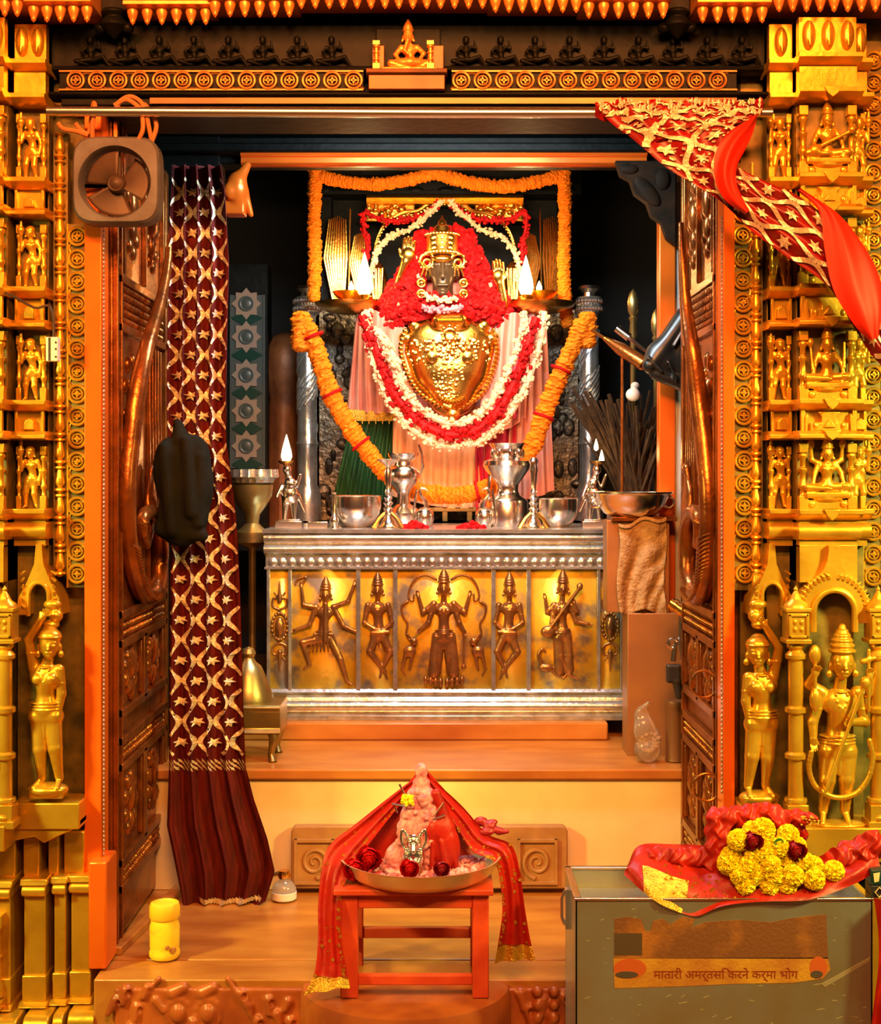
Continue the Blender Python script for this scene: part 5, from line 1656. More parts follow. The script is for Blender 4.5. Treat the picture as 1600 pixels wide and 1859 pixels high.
for a in range(3):
    for b in range(3): q.ell((789 + 14 * a, 443 + 9 * b, 72 - abs(a - 1) * 3), (5, 3.6, 3), 6, 4)
q.ell((803, 480, 66), (18, 7, 6), 10, 6)
q.build('crown', TEMPLEGOLD, de)
for sg, u in ((-1, 776), (1, 831)):
    q = MB(YD)
    q.ring((u, 482, 56), 12, 3, 20)
    q.ring((u, 486, 58), 6, 2.4, 14)
    for k in range(8):
        a = 2 * math.pi * k / 8
        q.ell((u + 14 * math.cos(a), 484 + 14 * math.sin(a), 57), 2.6, 6, 4)
    for k in (-1, 0, 1): q.tube([(u + 5 * k, 494, 58), (u + 8 * k + sg * 2, 510, 56)], [2.4, 1.6], 5)
    q.build('earring', TEMPLEGOLD, de)
    for v in (522, 541):
        q = MB(YD)
        q.ell((u - sg * -4 + sg * 6, v, 60), (6, 6, 5), 10, 7)
        q.ring((u + sg * 10, v, 60), 7, 1.5, 14)
        q.build('gold_bead', TEMPLEGOLD, de)
# mantle of red petals over the shoulders
q = MB(YD)
prof_ = [(418, 44), (450, 58), (480, 74), (510, 92), (540, 112), (565, 128), (590, 120)]


def mant(a, b):
    v = 418 + 172 * b
    r = np.interp(v, [p[0] for p in prof_], [p[1] for p in prof_])
    t = math.pi * (.02 + .96 * a)
    if v < 560: r2 = r
    return (808 - r * math.cos(t), v + 8 * math.sin(9 * a), 6 + .42 * r * math.sin(t) * (0.2 if abs(a - .5) < .12 and v < 545 else 1))


q.sheet(mant, 40, 14)
for k in range(1500):
    a, b = rg.random(), rg.random()
    if abs(a - .5) < .16 - .05 * b and b < .74: continue
    p = mant(a, b)
    petal(q, (p[0] + rg.uniform(-3, 3), p[1], p[2] + rg.uniform(0, 8)), rg.uniform(6, 9.5), rg, 0 if rg.random() < .985 else 1)
q.build('red_petal_mantle', [REDFL, WHITEFL], de, fix=False)
q = MB(YD)
flower_rope(q, cr([(772, 545, 66), (790, 552, 74), (808, 554, 76), (828, 550, 72)], 4), 5, rg, 6, 2.4)
flower_rope(q, cr([(768, 566, 70), (800, 572, 80), (838, 568, 74)], 4), 5, rg, 7, 2.0, 1)
q.build('flower_collar', [WHITEFL, PINKFL], de, fix=False)
# gold hands and forearms
q = MB(YD)
q.sdf([('c', (726, 508, 30), (737, 482, 34), 5, 8), ('c', (716, 540, 20), (726, 508, 30), 5, 5)] + hand((742, 468, 36), (.12, -1, .08), 15, .25, 1), 1.1, 2)
q.build('raised_hand', TEMPLEGOLD, de, smooth=180)
q = MB(YD)
q.sdf([('c', (914, 560, 26), (907, 520, 32), 9, 8)] + hand((904, 506, 34), (-.05, -1, .1), 14, .3, -1), 1.1, 2)
q.build('raised_hand', TEMPLEGOLD, de, smooth=180)
# breastplate
q = MB(YD)
pr = [('e', (815, 636, 40), (82, 62, 30)), ('e', (817, 676, 44), (70, 56, 30)), ('e', (821, 716, 46), (44, 44, 26)), ('c', (800, 590, 60), (832, 590, 60), 16, 16)]
for k in range(7):
    a_ = math.pi * (1.08 + .84 * k / 6)
    pr.append(('e', (815 + 82 * math.cos(a_), 632 + 58 * math.sin(a_), 44), (11, 11, 10), {'k': 3}))
q.sdf(pr, 2.0, 7)
for s_ in (-1, 1):
    c_ = cr([(815 + s_ * 78, 606, 52), (815 + s_ * 86, 640, 50), (816 + s_ * 74, 684, 54), (819 + s_ * 50, 722, 58), (823, 752, 62)], 8)
    for p_, t_ in sample(c_, 8): q.ell(tuple(p_), (5, 5, 5), 7, 5)
q.mould(795, 838, [(584, 60), (584, 78), (587, 80), (590, 76), (594, 80), (597, 76), (597, 60)])
q.ring((816, 614, 80), 9, 2.4, 18)
for k in range(8): q.ell((816 + 14 * math.cos(k * .785), 614 + 14 * math.sin(k * .785), 78), 3, 6, 4)
q.build('breastplate', TEMPLEGOLD, de)
q = MB(YD)
for k in range(420):
    a, b = rg.uniform(-1, 1), rg.random()
    v = 622 + 124 * b
    hw = np.interp(v, [622, 650, 700, 746], [72, 74, 54, 16])
    u = 816 + a * hw
    z = 74 - 22 * a * a - 4 * b
    q.ell((u, v, z), rg.uniform(2, 5.2), 6, 4)
for u in (785, 848): q.lathe((u, 655), [(9, 70), (10, 77), (6, 79), (0, 80)], 14, 'w')
q.lathe((822, 756), [(10, 62), (12, 72), (8, 78), (0, 80)], 16, 'w')
for k in range(9): q.ell((800 + 5 * k, 728 + 6 * math.sin(math.pi * k / 8), 74), (3.4, 4.4, 4), 8, 5)
q.build('gold_beadwork', TEMPLEGOLD, de)
q = MB(YD)
q.box(772, 888, 920, 928, -10, 40)
for u in (778, 808, 852, 882): q.box(u - 5, u + 5, 926, 946, 26, 38)
q.build('foot_stool', DULLBRASS, de, bevel=.002)


# ------------------------------------------------------------ sanctum side pieces
q = MB(.86)
q.sdf([('b', (428, 378, 0), (18, 14, 20), 3), ('e', (432, 345, 14), (20, 30, 18)), ('c', (436, 330, 16), (450, 302, 8), 12, 7), ('e', (420, 352, 26), (10, 14, 8)), ('c', (445, 350, 10), (456, 390, 4), 8, 5)], 1.8, 5)
tag(q.build('corbel_bracket', COPPER, None, smooth=180), 'copper scrolled corbel bracket over the maroon curtain', 'bracket', None, 'structure')
q = MB(.88)
q.prism([(1116, 296), (1224, 296), (1224, 448), (1208, 436), (1198, 408), (1180, 396), (1172, 372), (1150, 356), (1142, 332), (1124, 322)], 0, 22, bev=3)
q.sdf([('e', (1172, 352, 22), (14, 34, 8), {'rot': -.7}), ('e', (1200, 330, 22), (14, 20, 7)), ('e', (1140, 312, 22), (16, 9, 6))], 2, 3)
tag(q.build('corbel_bracket', mat('dark_brown_wood', (.035, .015, .006), 0, .7, (.008, .006, .004), 12, spec=.1), None, smooth=40), 'dark scrolled corbel bracket above the copper post', 'bracket', None, 'structure')  # very dark brown with darker mottling

tp = thing('tiled_pillar', 'tiled pillar face with a column of pale star tiles on dark green', 'pillar', P(450, 945, 2.2))
q = MB(2.2).box(410, 486, 480, 1000, -60, 0)
q.build('pillar_body', BLACKST, tp)
q = MB(2.2).box(418, 482, 536, 850, 0, 3)
for v in (578, 645, 714, 778, 843): q.prism([(448, v - 16), (478, v), (448, v + 16), (420, v)], 2, 5, 1)
for e in (418, 478): q.box(e, e + 4, 536, 850, 2, 5, 2)
q.build('tile_ground', [TILEGREY, TILEGREEN, TILEGREY], tp)
for v in (552, 612, 681, 746, 810):
    q = MB(2.2)
    q.prism([(448 + (27 if k % 2 == 0 else 20) * math.cos(k * math.pi / 8), v + (29 if k % 2 == 0 else 21) * math.sin(k * math.pi / 8)) for k in range(16)], 2, 6)
    q.lathe((448, v), [(14, 5), (14, 7.5), (11, 8), (9, 7), (6, 8), (0, 8)], 18, 'w', 1)
    q.build('star_tile', [TILEWHITE, TILEGREY], tp)

ds = thing('fluted_dish_stand', 'fluted silver dish on a tall pedestal beside the altar end', 'stand', P(458, 1345, 1.25))
q = MB(1.25)
q.lathe((458, 0), [(40, 854), (46, 852), (47, 866), (40, 870), (38, 876), (30, 880), (0, 878)], 40, wob=lambda a: 1 + .03 * math.cos(20 * a))
q.build('fluted_dish', SILVER, ds)
q = MB(1.25)
q.lathe((458, 0), [(38, 880), (36, 900), (26, 918), (14, 934), (12, 950), (20, 958), (30, 966), (30, 984), (12, 992), (7, 1000), (7, 1270), (20, 1290), (26, 1302)], 28)
q.build('pedestal_stem', DULLBRASS, ds)

bs = thing('brass_footed_stand', 'dull brass footed stand with a bell shaped cover, beside the maroon curtain', 'stand', P(455, 1382, .72))
q = MB(.72)
q.mould(398, 512, [(1276, -90), (1276, 30), (1280, 34), (1288, 26), (1318, 24), (1326, 30), (1330, 22), (1330, -86)])
q.build('table_top', DULLBRASS, bs, bevel=.002)
q = MB(.72)
q.lathe((448, -20), [(46, 1276), (46, 1268), (40, 1250), (32, 1230), (24, 1212), (14, 1204), (10, 1196), (14, 1188), (10, 1180), (0, 1176)], 28)
q.build('bell_cover', DULLBRASS, bs)
for (u, w) in ((496, 14), (412, 14), (496, -72), (412, -72)):
    q = MB(.72)
    q.tube([(u, 1322, w), (u + 4, 1336, w + 4), (u + 1, 1352, w + 3), (u - 2, 1366, w), (u + 2, 1380, w + 6)], [11, 9.5, 7, 6, 8], 10)
    q.build('leg', DULLBRASS, bs)

pd = thing('brown_pedestal', 'brown square pedestal under the wide basin and tan towel', 'pedestal', P(1160, 1370, .8))
q = MB(.8)
q.box(1102, 1216, 944, 1112, -60, 0)
q.box(1138, 1240, 1112, 1372, -60, 12)
q.build('pedestal_body', mat('brown_copper_box', (0.34, 0.15, 0.045), .3, .5, (.26, .11, .04), 7), pd, bevel=.003)
q = MB(.8)
q.box(1110, 1228, 938, 946, -70, 10)
q.build('top_plate', BRONZE, pd, bevel=.002)
bn = thing('wide_basin', 'wide shallow polished steel basin on the brown pedestal', 'basin', P(1150, 938, .8), None)
q = MB(.8)
q.lathe((1150, -26), [(0, 938), (40, 938), (50, 932), (62, 916), (70, 900), (76, 896), (76, 893), (70, 894), (60, 908), (44, 926), (0, 930)], 44)
q.build('basin_bowl', SILVERP, bn)
q = MB(.8)
for s_ in (-1, 1): q.ring((1150 + s_ * 66, 912, -14), 10, 2, 16)
q.build('ring_grips', SILVERP, bn)
q = MB(.8)


def tw(a, b):
    u = 1122 + 86 * a + 3 * math.sin(7 * b)
    v = 950 + 160 * b + 5 * math.sin(9 * a) - 14 * a * (1 - b)
    return (u, v, 8 + 4 * math.sin(11 * a + 2 * b) + 2 * math.sin(31 * a * b) + (6 if b < .04 else 0))


q.sheet(tw, 50, 70)
tag(q.build('towel', TOWEL, None, fix=False, solid=.006), 'rough tan towel draped on the brown pedestal below the basin', 'towel')
q = MB(.7)
q.lathe((1226, 0), [(0, 1272), (17, 1272), (18, 1276), (17, 1282), (17, 1376), (18, 1380), (0, 1380)], 24)
tag(q.build('canister', mat('brown_canister_tin', (.20, .09, .03), .4, .4), None), 'brown canister standing by the foot of the open door', 'canister')
pb = thing('plastic_bag', 'crumpled clear plastic bag with pale beads, on the marble tread', 'bag', P(1178, 1385, .68))
q = MB(.68)
q.sdf([('e', (1176, 1360, 0), (24, 24, 20)), ('e', (1170, 1325, 4), (20, 26, 14)), ('e', (1166, 1300, 0), (14, 16, 8)), ('c', (1164, 1290, 0), (1176, 1276, 6), 6, 4), ('e', (1188, 1340, 6), (12, 18, 10))], 2.2, 5)
q.build('bag_skin', PLASTICCLR, pb)
q = MB(.68)
for k in range(40):
    a = k * .5
    q.ell((1177 + (6 + .3 * k) * math.cos(a), 1356 + (5 + .28 * k) * math.sin(a) - .3 * k, 4 + 5 * math.sin(k)), 3.6, 7, 5)
q.build('pale_beads', WHITEFL, pb)
# door bolt and padlock on the far edge of the right leaf
q = MB(.6)
q.tube([(1218, 1094, 0), (1240, 1110, 10), (1262, 1126, 20)], [10, 10, 10], 14)
for f in (.15, .4, .62): q.tube([(1218 + 44 * f - 2, 1094 + 32 * f - 1.5, 20 * f), (1218 + 44 * f + 3, 1094 + 32 * f + 2, 20 * f + 2)], 12, 14)
q.build('bolt', BRASS, d2)
q = MB(.6)
q.tube([(1236, 1120, 4), (1234, 1170, 4), (1238, 1200, 4)], 4, 8)
q.tube([(1226, 1164, 4), (1222, 1200, 4)], 5, 8)
q.ring((1222, 1168, 4), 9, 3, 14)
q.build('hasp', SILVERP, d2)
q = MB(.6)
q.sdf([('b', (1222, 1222, 4), (13, 17, 8), 4), ('c', (1228, 1238, 4), (1232, 1262, 4), 8, 7)], 1.6, 4)
q.build('padlock', DARKPL, d2)

for (u, v0, v1, r, lb) in ((1150, 524, 606, 11, 'tall brass finial standing in the dark behind the copper post'), (1191, 560, 640, 9, 'shorter brass finial close to the copper post, behind the black bag')):
    q = MB(1.5)
    q.lathe((u, 0), [(0, v0), (r * .6, v0 + 8), (r, v0 + 24), (r * .9, v0 + 40), (r * .5, v0 + 50), (r * .8, v0 + 54), (r * .5, v0 + 60), (r * .7, v1), (r * .5, v1 + 6), (r * .45, 1250)], 16)
    tag(q.build('brass_finial', DULLBRASS), lb, 'finial', 'brass finials')
q = MB(1.2)
q.tube([(1100, 612, -20), (1128, 634, 0), (1166, 662, 20)], [4, 12, 13], 14)
q.tube([(1078, 596, -30), (1104, 615, -18)], 3, 8)
q.tube([(1130, 640, 0), (1130, 961, 0)], 3, 8)
q.lathe((1130, 0), [(9, 961), (9, 957), (4, 953)], 14)
q.ring((1164, 660, 19), 11, 3, 16)
tag(q.build('copper_torch', BRONZE), 'slanting copper handled torch beside the throne pillar', 'torch')
q = MB(1.25)
q.tube([(1120, 596, 0), (1142, 614, 6)], [7, 8], 10)
q.tube([(1140, 612, 6), (1180, 646, 14)], [4, 3], 8)
tag(q.build('silver_mace', SILVERP), 'small silver headed mace above the copper torch', 'mace')
q = MB(.8)
q.sdf([('e', (1205, 650, 0), (34, 36, 16)), ('c', (1180, 664, 4), (1246, 578, -6), 14, 22), ('c', (1190, 680, 4), (1248, 700, 0), 10, 14), ('e', (1236, 640, 0), (20, 60, 14)), ('c', (1176, 652, 14), (1200, 676, 16), 4, 3, {'k': 1}), ('c', (1226, 690, 14), (1212, 660, 18), 4, 2, {'k': 1}), ('c', (1240, 600, 14), (1222, 630, 16), 4, 3, {'k': 1})], 2.0, 6)
tag(q.build('polythene_bag', BLACKBAG, None, smooth=180), 'black polythene bag tied between the copper post and the open door', 'bag')
q = MB(1.45)
rs = random.Random(9)
for k in range(170):
    a = rs.uniform(-.5, .42)
    L = rs.uniform(120, 235)
    u0 = 1150 + rs.uniform(-16, 16)
    w0 = rs.uniform(-24, 24)
    q.tube([(u0, 930, w0), (u0 + L * .5 * math.sin(a), 930 - L * .52, w0 + rs.uniform(-8, 8)), (u0 + L * math.sin(a * 1.15) + rs.uniform(-8, 8), 930 - L * .96, w0 + rs.uniform(-24, 24))], [2.4, 2.2, rs.uniform(1, 4)], 5)
tag(q.build('dry_stalk_bundle', STRAW), 'dark bundle of dry stalks behind the wide basin', 'bundle')
q = MB(1.45)
q.sdf([('e', (1146, 718, 26), (13, 12, 12)), ('e', (1150, 702, 24), (8, 7, 8))], 1.6, 3)
tag(q.build('white_bud', WHITEPL), 'white bud tied on top of the dark stalk bundle', 'flower')
q = MB(2.3)
q.lathe((520, 0), [(10, 604), (24, 612), (38, 640), (42, 670), (36, 700), (30, 724), (34, 740), (34, 1000)], 24, wob=lambda a: 1 + .05 * math.cos(7 * a))
tag(q.build('brown_urn', mat('red_brown_clay', (.28, .10, .03), .2, .5, (.16, .05, .02), 10, bump=(30, .3))), 'dim reddish brown ribbed urn between the tiled pillar and the throne', 'urn')


# ------------------------------------------------------------ the rod, the fan, the wires
rod = MB(-.125)
rod.tube([(86, 202, 0), (800, 205, 0), (1402, 205, 0)], 9, 16)
tag(rod.build('curtain_rod', STEELROD), 'long steel curtain rod across the top of the doorway', 'curtain rod')
fn_ = thing('exhaust_fan', 'dusty square exhaust fan hung with twine below the curtain rod', 'fan', P(213, 408, -.1))
q = MB(-.1)


def sq(a, r, e=5):
    c, s_ = math.cos(a), math.sin(a)
    k = (abs(c) ** e + abs(s_) ** e) ** (-1 / e)
    return (213 + r * k * c, 329 + r * k * s_)


N = 64
loops = []
for (r, w, kind) in ((79, -28, 's'), (79, 8, 's'), (75, 14, 's'), (66, 14, 'c'), (62, 6, 'c'), (62, -28, 'c')):
    loops.append([(*(sq(2 * math.pi * k / N, r) if kind == 's' else (211 + r * math.cos(2 * math.pi * k / N), 333 + r * math.sin(2 * math.pi * k / N))), w) for k in range(N)])
vs = [p for l in loops for p in l]
fs = []
for i in range(len(loops)):
    j = (i + 1) % len(loops)
    for k in range(N):
        k2 = (k + 1) % N
        fs.append((i * N + k, i * N + k2, j * N + k2, j * N + k))
q.add(vs, fs)
q.build('fan_frame', FAN, fn_, smooth=35)
for k in range(3):
    a0 = 1.9 + k * 2.094
    q = MB(-.1)

    def bl(a, b, a0=a0):
        t = a0 + (a - .5) * 1.62
        r = 14 + 44 * b
        return (211 + r * math.cos(t), 333 + r * math.sin(t), -8 + (a - .5) * 18)
    q.sheet(bl, 12, 8)
    q.build('fan_blade', FANBL, fn_, fix=False, solid=.002)
q = MB(-.1)
q.lathe((211, 333), [(17, -18), (17, 0), (14, 4), (12, 3), (6, 8), (0, 9)], 24, 'w')
for k in range(3): q.box(211 - 3, 211 + 3, 333 - 62, 333 + 62, -26, -20) if k == 0 else q.box(211 - 62, 211 + 62, 330, 336, -26, -20)
q.build('fan_hub', FANBL, fn_)
q = MB(-.1)
for pts in ([(168, 262, 0), (170, 230, 8), (176, 200, 14), (172, 190, 8), (166, 214, 0), (160, 240, -4), (146, 236, 0), (138, 224, 4)], [(276, 258, 0), (272, 232, 8), (268, 204, 14), (264, 192, 10), (276, 206, 2), (284, 230, 0), (274, 262, 0)], [(268, 206, 12), (258, 188, 16), (240, 180, 18), (222, 188, 16), (214, 204, 14)], [(266, 210, 12), (250, 194, 18), (232, 186, 20), (212, 196, 18)], [(262, 214, 14), (262, 240, 14), (250, 262, 8)], [(160, 246, 2), (140, 240, 8), (118, 236, 10), (108, 226, 10)]):
    q.tube(cr(pts, 5), 4.2, 7)
q.build('hanging_twine', TWINE, fn_)
sb = thing('switch_box', 'small white switch box clipped on the gilded pilaster below the fan', 'switch box', P(95, 655, -.1))
q = MB(-.1).box(84, 106, 612, 656, -14, 4)
q.build('box_case', WHITEPL, sb, bevel=.002)
q = MB(-.1).box(89, 93, 613, 655, 3, 5)
for v in (622, 634, 648): q.box(101, 104, v - 2, v + 2, 3, 5)
q.build('dark_slots', DARKPL, sb)
q = MB(-.1)
q.tube(cr([(96, 614, -4), (97, 580, 0), (90, 556, 6), (66, 560, 12), (30, 540, 30), (-10, 528, 34)], 5), 2.4, 6)
q.build('cable', FANBL, sb)


# ------------------------------------------------------------ the sequinned maroon curtain
YC = .46
RE = [(300, 404), (350, 412), (480, 419), (600, 416), (700, 414), (800, 414), (850, 420), (930, 428), (1050, 434), (1200, 440), (1390, 447), (1450, 462), (1520, 486), (1580, 500), (1634, 484), (1642, 470)]
LE = [(300, 312), (420, 306), (700, 302), (1000, 306), (1390, 304), (1500, 300), (1640, 330)]


def curt(x, v, lift=0.0):
    l = np.interp(v, [p[0] for p in LE], [p[1] for p in LE])
    r = np.interp(v, [p[0] for p in RE], [p[1] for p in RE])
    ph = 2 * math.pi * x * 4.3 + .35 * math.sin(v * .011) + .8 * math.sin(v * .004)
    w = 9 * math.sin(ph) + 3 * math.sin(2.3 * ph + 1)
    return (l + (r - l) * x + 2.5 * math.cos(ph), v, w + lift)


cu = thing('curtain', 'maroon velvet curtain with gold sequin trellis and stars, hanging inside the open door', 'curtain', P(380, 1640, YC))
q = MB(YC)
q.sheet(lambda a, b: curt(a, 300 + 1096 * b), 80, 160)
q.build('patterned_cloth', VELVET, cu, fix=False)
q = MB(YC)
q.sheet(lambda a, b: curt(a, 1394 + 246 * b + (10 * math.sin(math.pi * a) if b > .9 else 0)), 80, 40)
q.build('plain_hem', mat('plain_maroon_velvet', (0.105, 0.008, 0.006), 0, .75, (.055, .005, .004), 12, spec=.2, stretch=(6, 6, 1)), cu, fix=False)
rq = random.Random(31)


def ribbon(q, pts, wd, fn, lift=2.0):
    """sequin ribbon along 2D pts laid on the surface fn(x, y, lift); facets tilt a little"""
    n = len(pts)
    for i in range(n - 1):
        (x0, y0), (x1, y1) = pts[i], pts[i + 1]
        dx, dy = x1 - x0, y1 - y0
        L = math.hypot(dx, dy) or 1
        nx, ny = -dy / L * wd / 2, dx / L * wd / 2
        j = rq.uniform(-.9, .9)
        k = rq.uniform(-.9, .9)
        a = fn(x0 + nx, y0 + ny, lift + j)
        b = fn(x0 - nx, y0 - ny, lift - j)
        c = fn(x1 - nx, y1 - ny, lift + k)
        d = fn(x1 + nx, y1 + ny, lift - k)
        q.add([a, b, c, d], [(0, 1, 2, 3)])


def star(q, x, y, r, fn, lift=4.0, n=6):
    pts = [(x + (r if k % 2 == 0 else r * .5) * math.cos(k * math.pi / n + .2), y + (r if k % 2 == 0 else r * .5) * math.sin(k * math.pi / n + .2)) for k in range(2 * n)]
    vs = [fn(x, y, lift + 2.0)] + [fn(px_, py_, lift) for px_, py_ in pts]
    q.add(vs, [(0, 1 + k, 1 + (k + 1) % (2 * n)) for k in range(2 * n)])


CW = 112.0
cf = lambda x, y, l: curt(min(max(x / CW, 0), 1), y, l)
q = MB(YC)
for k in range(-1, 6):
    xk = 8 + 24 * k
    pts = [(xk + (-1) ** k * 9.5 * math.sin(2 * math.pi * (v - 330) / 74), v) for v in range(325, 1375, 5)]
    pts = [p for p in pts if 1 < p[0] < CW - 1]
    for i in range(len(pts) - 1):
        if pts[i + 1][1] - pts[i][1] < 6: ribbon(q, pts[i:i + 2], 5.6, cf, 3.0)
for k in range(-1, 6):
    xm = 8 + 24 * k + 12
    v = 330 + (55.5 if k % 2 == 0 else 18.5)
    while v < 1368:
        if 4 < xm < CW - 4: star(q, xm, v, 9.5, cf)
        v += 74
for b in range(42):
    x = 3 + b * 2.6
    for dv, r in ((1384, 5), (1393, 5)):
        y = dv + (2 if b % 2 else -2)
        vs = [cf(x - 2, y - r, 3), cf(x + 1.6, y - 1, 5), cf(x + 2, y + r, 3), cf(x - 1.6, y + 1, 1.5)]
        q.add(vs, [(0, 1, 2), (0, 2, 3)])
for b in range(26):
    x = 26 + b * 3.0
    y = 1628 + 8 * math.sin(math.pi * x / CW)
    q.add([cf(x - 2.5, y - 6, 5), cf(x + 2.5, y - 2, 8), cf(x + 3, y + 6, 5), cf(x - 2, y + 3, 3)], [(0, 1, 2), (0, 2, 3)])
q.build('sequin_pattern', SEQUIN, cu, fix=False, smooth=0)
q = MB(.38)
q.sdf([('e', (338, 880, 0), (50, 84, 26)), ('e', (330, 944, 2), (46, 48, 24)), ('e', (308, 850, 0), (30, 56, 22)), ('e', (350, 826, 0), (30, 36, 20)), ('c', (300, 812, 16), (318, 960, 20), 9, 14), ('c', (340, 800, 18), (352, 930, 24), 8, 12), ('c', (368, 830, 14), (362, 950, 18), 9, 10), ('c', (330, 800, 0), (322, 770, -6), 16, 9), ('c', (296, 960, 10), (370, 972, 12), 14, 10)], 2.6, 7)
tag(q.build('dark_bundle', CHARCOAL, None, smooth=180), 'rounded charcoal cloth bundle hanging in front of the maroon curtain', 'bundle')


# ------------------------------------------------------------ the twisted red drape
YR = -.135
LB_ = cr([(1078, 190, 6), (1104, 222, 14), (1150, 262, 20), (1206, 312, 26), (1262, 348, 34), (1304, 380, 46), (1350, 430, 62), (1410, 478, 76), (1480, 530, 84), (1525, 600, 86), (1562, 655, 84), (1606, 692, 80)], 8)
RB_ = cr([(1384, 188, 6), (1378, 204, 16), (1366, 222, 26), (1346, 252, 40), (1322, 292, 54), (1326, 318, 64), (1372, 345, 74), (1432, 374, 82), (1488, 424, 88), (1538, 500, 90), (1576, 548, 88), (1612, 586, 84)], 8)
DW = 118.0


def drp(x, y, lift=0.0):
    b = min(max(y, 0), 1)
    a = min(max(x / DW, 0), 1)
    l, r = at_curve(LB_, b), at_curve(RB_, b)
    ph = 2 * math.pi * a * (6 if b < .2 else 3.0) + 5 * b
    w = (6 * math.sin(ph) + 10 * math.sin(math.pi * a)) + lift
    return (l[0] + (r[0] - l[0]) * a, l[1] + (r[1] - l[1]) * a + (3 * math.sin(ph * 1.7) if b < .15 else 0), l[2] + (r[2] - l[2]) * a + w)


dr = thing('twisted_drape', 'red satin drape with gold sequin stars, tied over the rod and swept across the pilaster', 'drape', P(1340, 690, YR))
q = MB(YR)
q.sheet(lambda a, b: drp(a * DW, b), 50, 140)
q.sheet(lambda a, b: (1080 + 302 * a, 186 + 6 * math.sin(30 * a) + (26 + 4 * math.sin(20 * a)) * b, 14 + 6 * math.sin(46 * a) - 22 * abs(b - .4)), 120, 6)
q.build('satin_cloth', REDSEQ, dr, fix=False)
q = MB(YR)
df = lambda x, y, l: drp(x, y / 640.0, l)
for k in range(5):
    xk = 6 + 27 * k
    pts = [(xk + (-1) ** k * 11 * math.sin(2 * math.pi * y / 84), y) for y in range(30, 640, 6)]
    pts = [p for p in pts if 1 < p[0] < DW - 1]
    for i in range(len(pts) - 1):
        if pts[i + 1][1] - pts[i][1] < 7: ribbon(q, pts[i:i + 2], 7.5, df, 4.0)
for k in range(4):
    xm = 6 + 27 * k + 13
    y = 62 + (42 if k % 2 else 0)
    while y < 640:
        star(q, xm, y, 12, df, 5.0)
        y += 84
for k in range(260):
    a, b = rq.random(), rq.random() ** 1.5
    x, y = a * DW, b * 210
    L = rq.uniform(4, 9)
    p = [df(x, y, 4), df(x + 2.2, y + L * .5, 6), df(x + .6, y + L, 4), df(x - 1.8, y + L * .5, 3)]
    q.add(p, [(0, 1, 2), (0, 2, 3)])
for k in range(150):
    u, v = rq.uniform(1086, 1378), rq.uniform(187, 214)
    q.add([(u, v - 6, 22), (u + 2.5, v, 25), (u + .5, v + 6, 22), (u - 2.5, v, 20)], [(0, 1, 2), (0, 2, 3)])
q.build('sequin_pattern', SEQUIN, dr, fix=False, smooth=0)
for (L, R_, nm) in (([(1350, 230, 62), (1304, 262, 78), (1282, 300, 84), (1282, 344, 86), (1300, 380, 86), (1336, 404, 78)], [(1362, 228, 60), (1350, 262, 70), (1336, 290, 76), (1322, 320, 80), (1322, 352, 80), (1344, 396, 76)], 'lining'),
                    ([(1424, 364, 90), (1458, 404, 106), (1466, 470, 112), (1482, 540, 112), (1516, 596, 108), (1548, 628, 98)], [(1430, 362, 88), (1492, 404, 96), (1538, 462, 98), (1566, 516, 98), (1576, 566, 98), (1566, 622, 94)], 'lining')):
    L, R_ = cr(L, 6), cr(R_, 6)
    q = MB(YR)
    q.sheet(lambda a, b: tuple(np.array(at_curve(L, b)) * (1 - a) + np.array(at_curve(R_, b)) * a + np.array([0, 0, 12 * math.sin(math.pi * a) + 2 * math.sin(12 * a + 6 * b)])), 20, 40)
    tag(q.build('lining', LINING, dr, fix=False), 'plain orange red lining')


# ------------------------------------------------------------ the red stool and its offering plate
st = thing('red_stool', 'small vermilion painted wooden stool on the half round step', 'stool', P(752, 1812, -.15))
Y0 = -.26
for nm, u0, u1, w in (('leg', 618, 650, 0), ('leg', 858, 888, 0), ('leg', 622, 650, -165), ('leg', 858, 886, -165)):
    q = MB(Y0).box(u0, u1, 1622, 1813, w - 26, w)
    q.build(nm, REDPAINT, st, bevel=.003)
for u0, u1, v0, v1, w0, w1 in ((650, 858, 1624, 1650, -18, -2), (650, 858, 1772, 1790, -18, -3), (650, 858, 1740, 1760, -184, -168), (650, 858, 1624, 1650, -184, -168), (624, 642, 1624, 1650, -165, -26), (866, 884, 1624, 1650, -165, -26), (626, 640, 1752, 1770, -165, -26), (868, 882, 1752, 1770, -165, -26)):
    q = MB(Y0).box(u0, u1, v0, v1, w0, w1)
    q.build('rail', REDPAINT, st, bevel=.0025)
q = MB(Y0).box(606, 896, 1613, 1624, -205, 10)
q.build('stool_top', REDPAINT, st, bevel=.003)
YP = -.15
pv = HZ + (CH - P(0, 1612.5, Y0)[2]) / S(YP)
q = MB(YP)
q.lathe((763, 0), [(0, pv), (100, pv), (122, pv - 4), (134, pv - 14), (143, pv - 34), (147, pv - 38), (142, pv - 37), (130, pv - 14), (116, pv - 8), (0, pv - 7)], 64)
tag(q.build('offering_plate', mat('pale_brass_plate', (.92, .80, .50), .7, .3, (.78, .62, .32), 8, bump=(30, .05)), None), 'wide shallow brass plate of petals on the red stool', 'plate')
ip = pv - 8
idl = thing('small_idol', 'small idol smeared with pink powder and wrapped in red cloth, on the brass plate', 'idol', P(763, ip, YP))
q = MB(YP)
ri = random.Random(8)
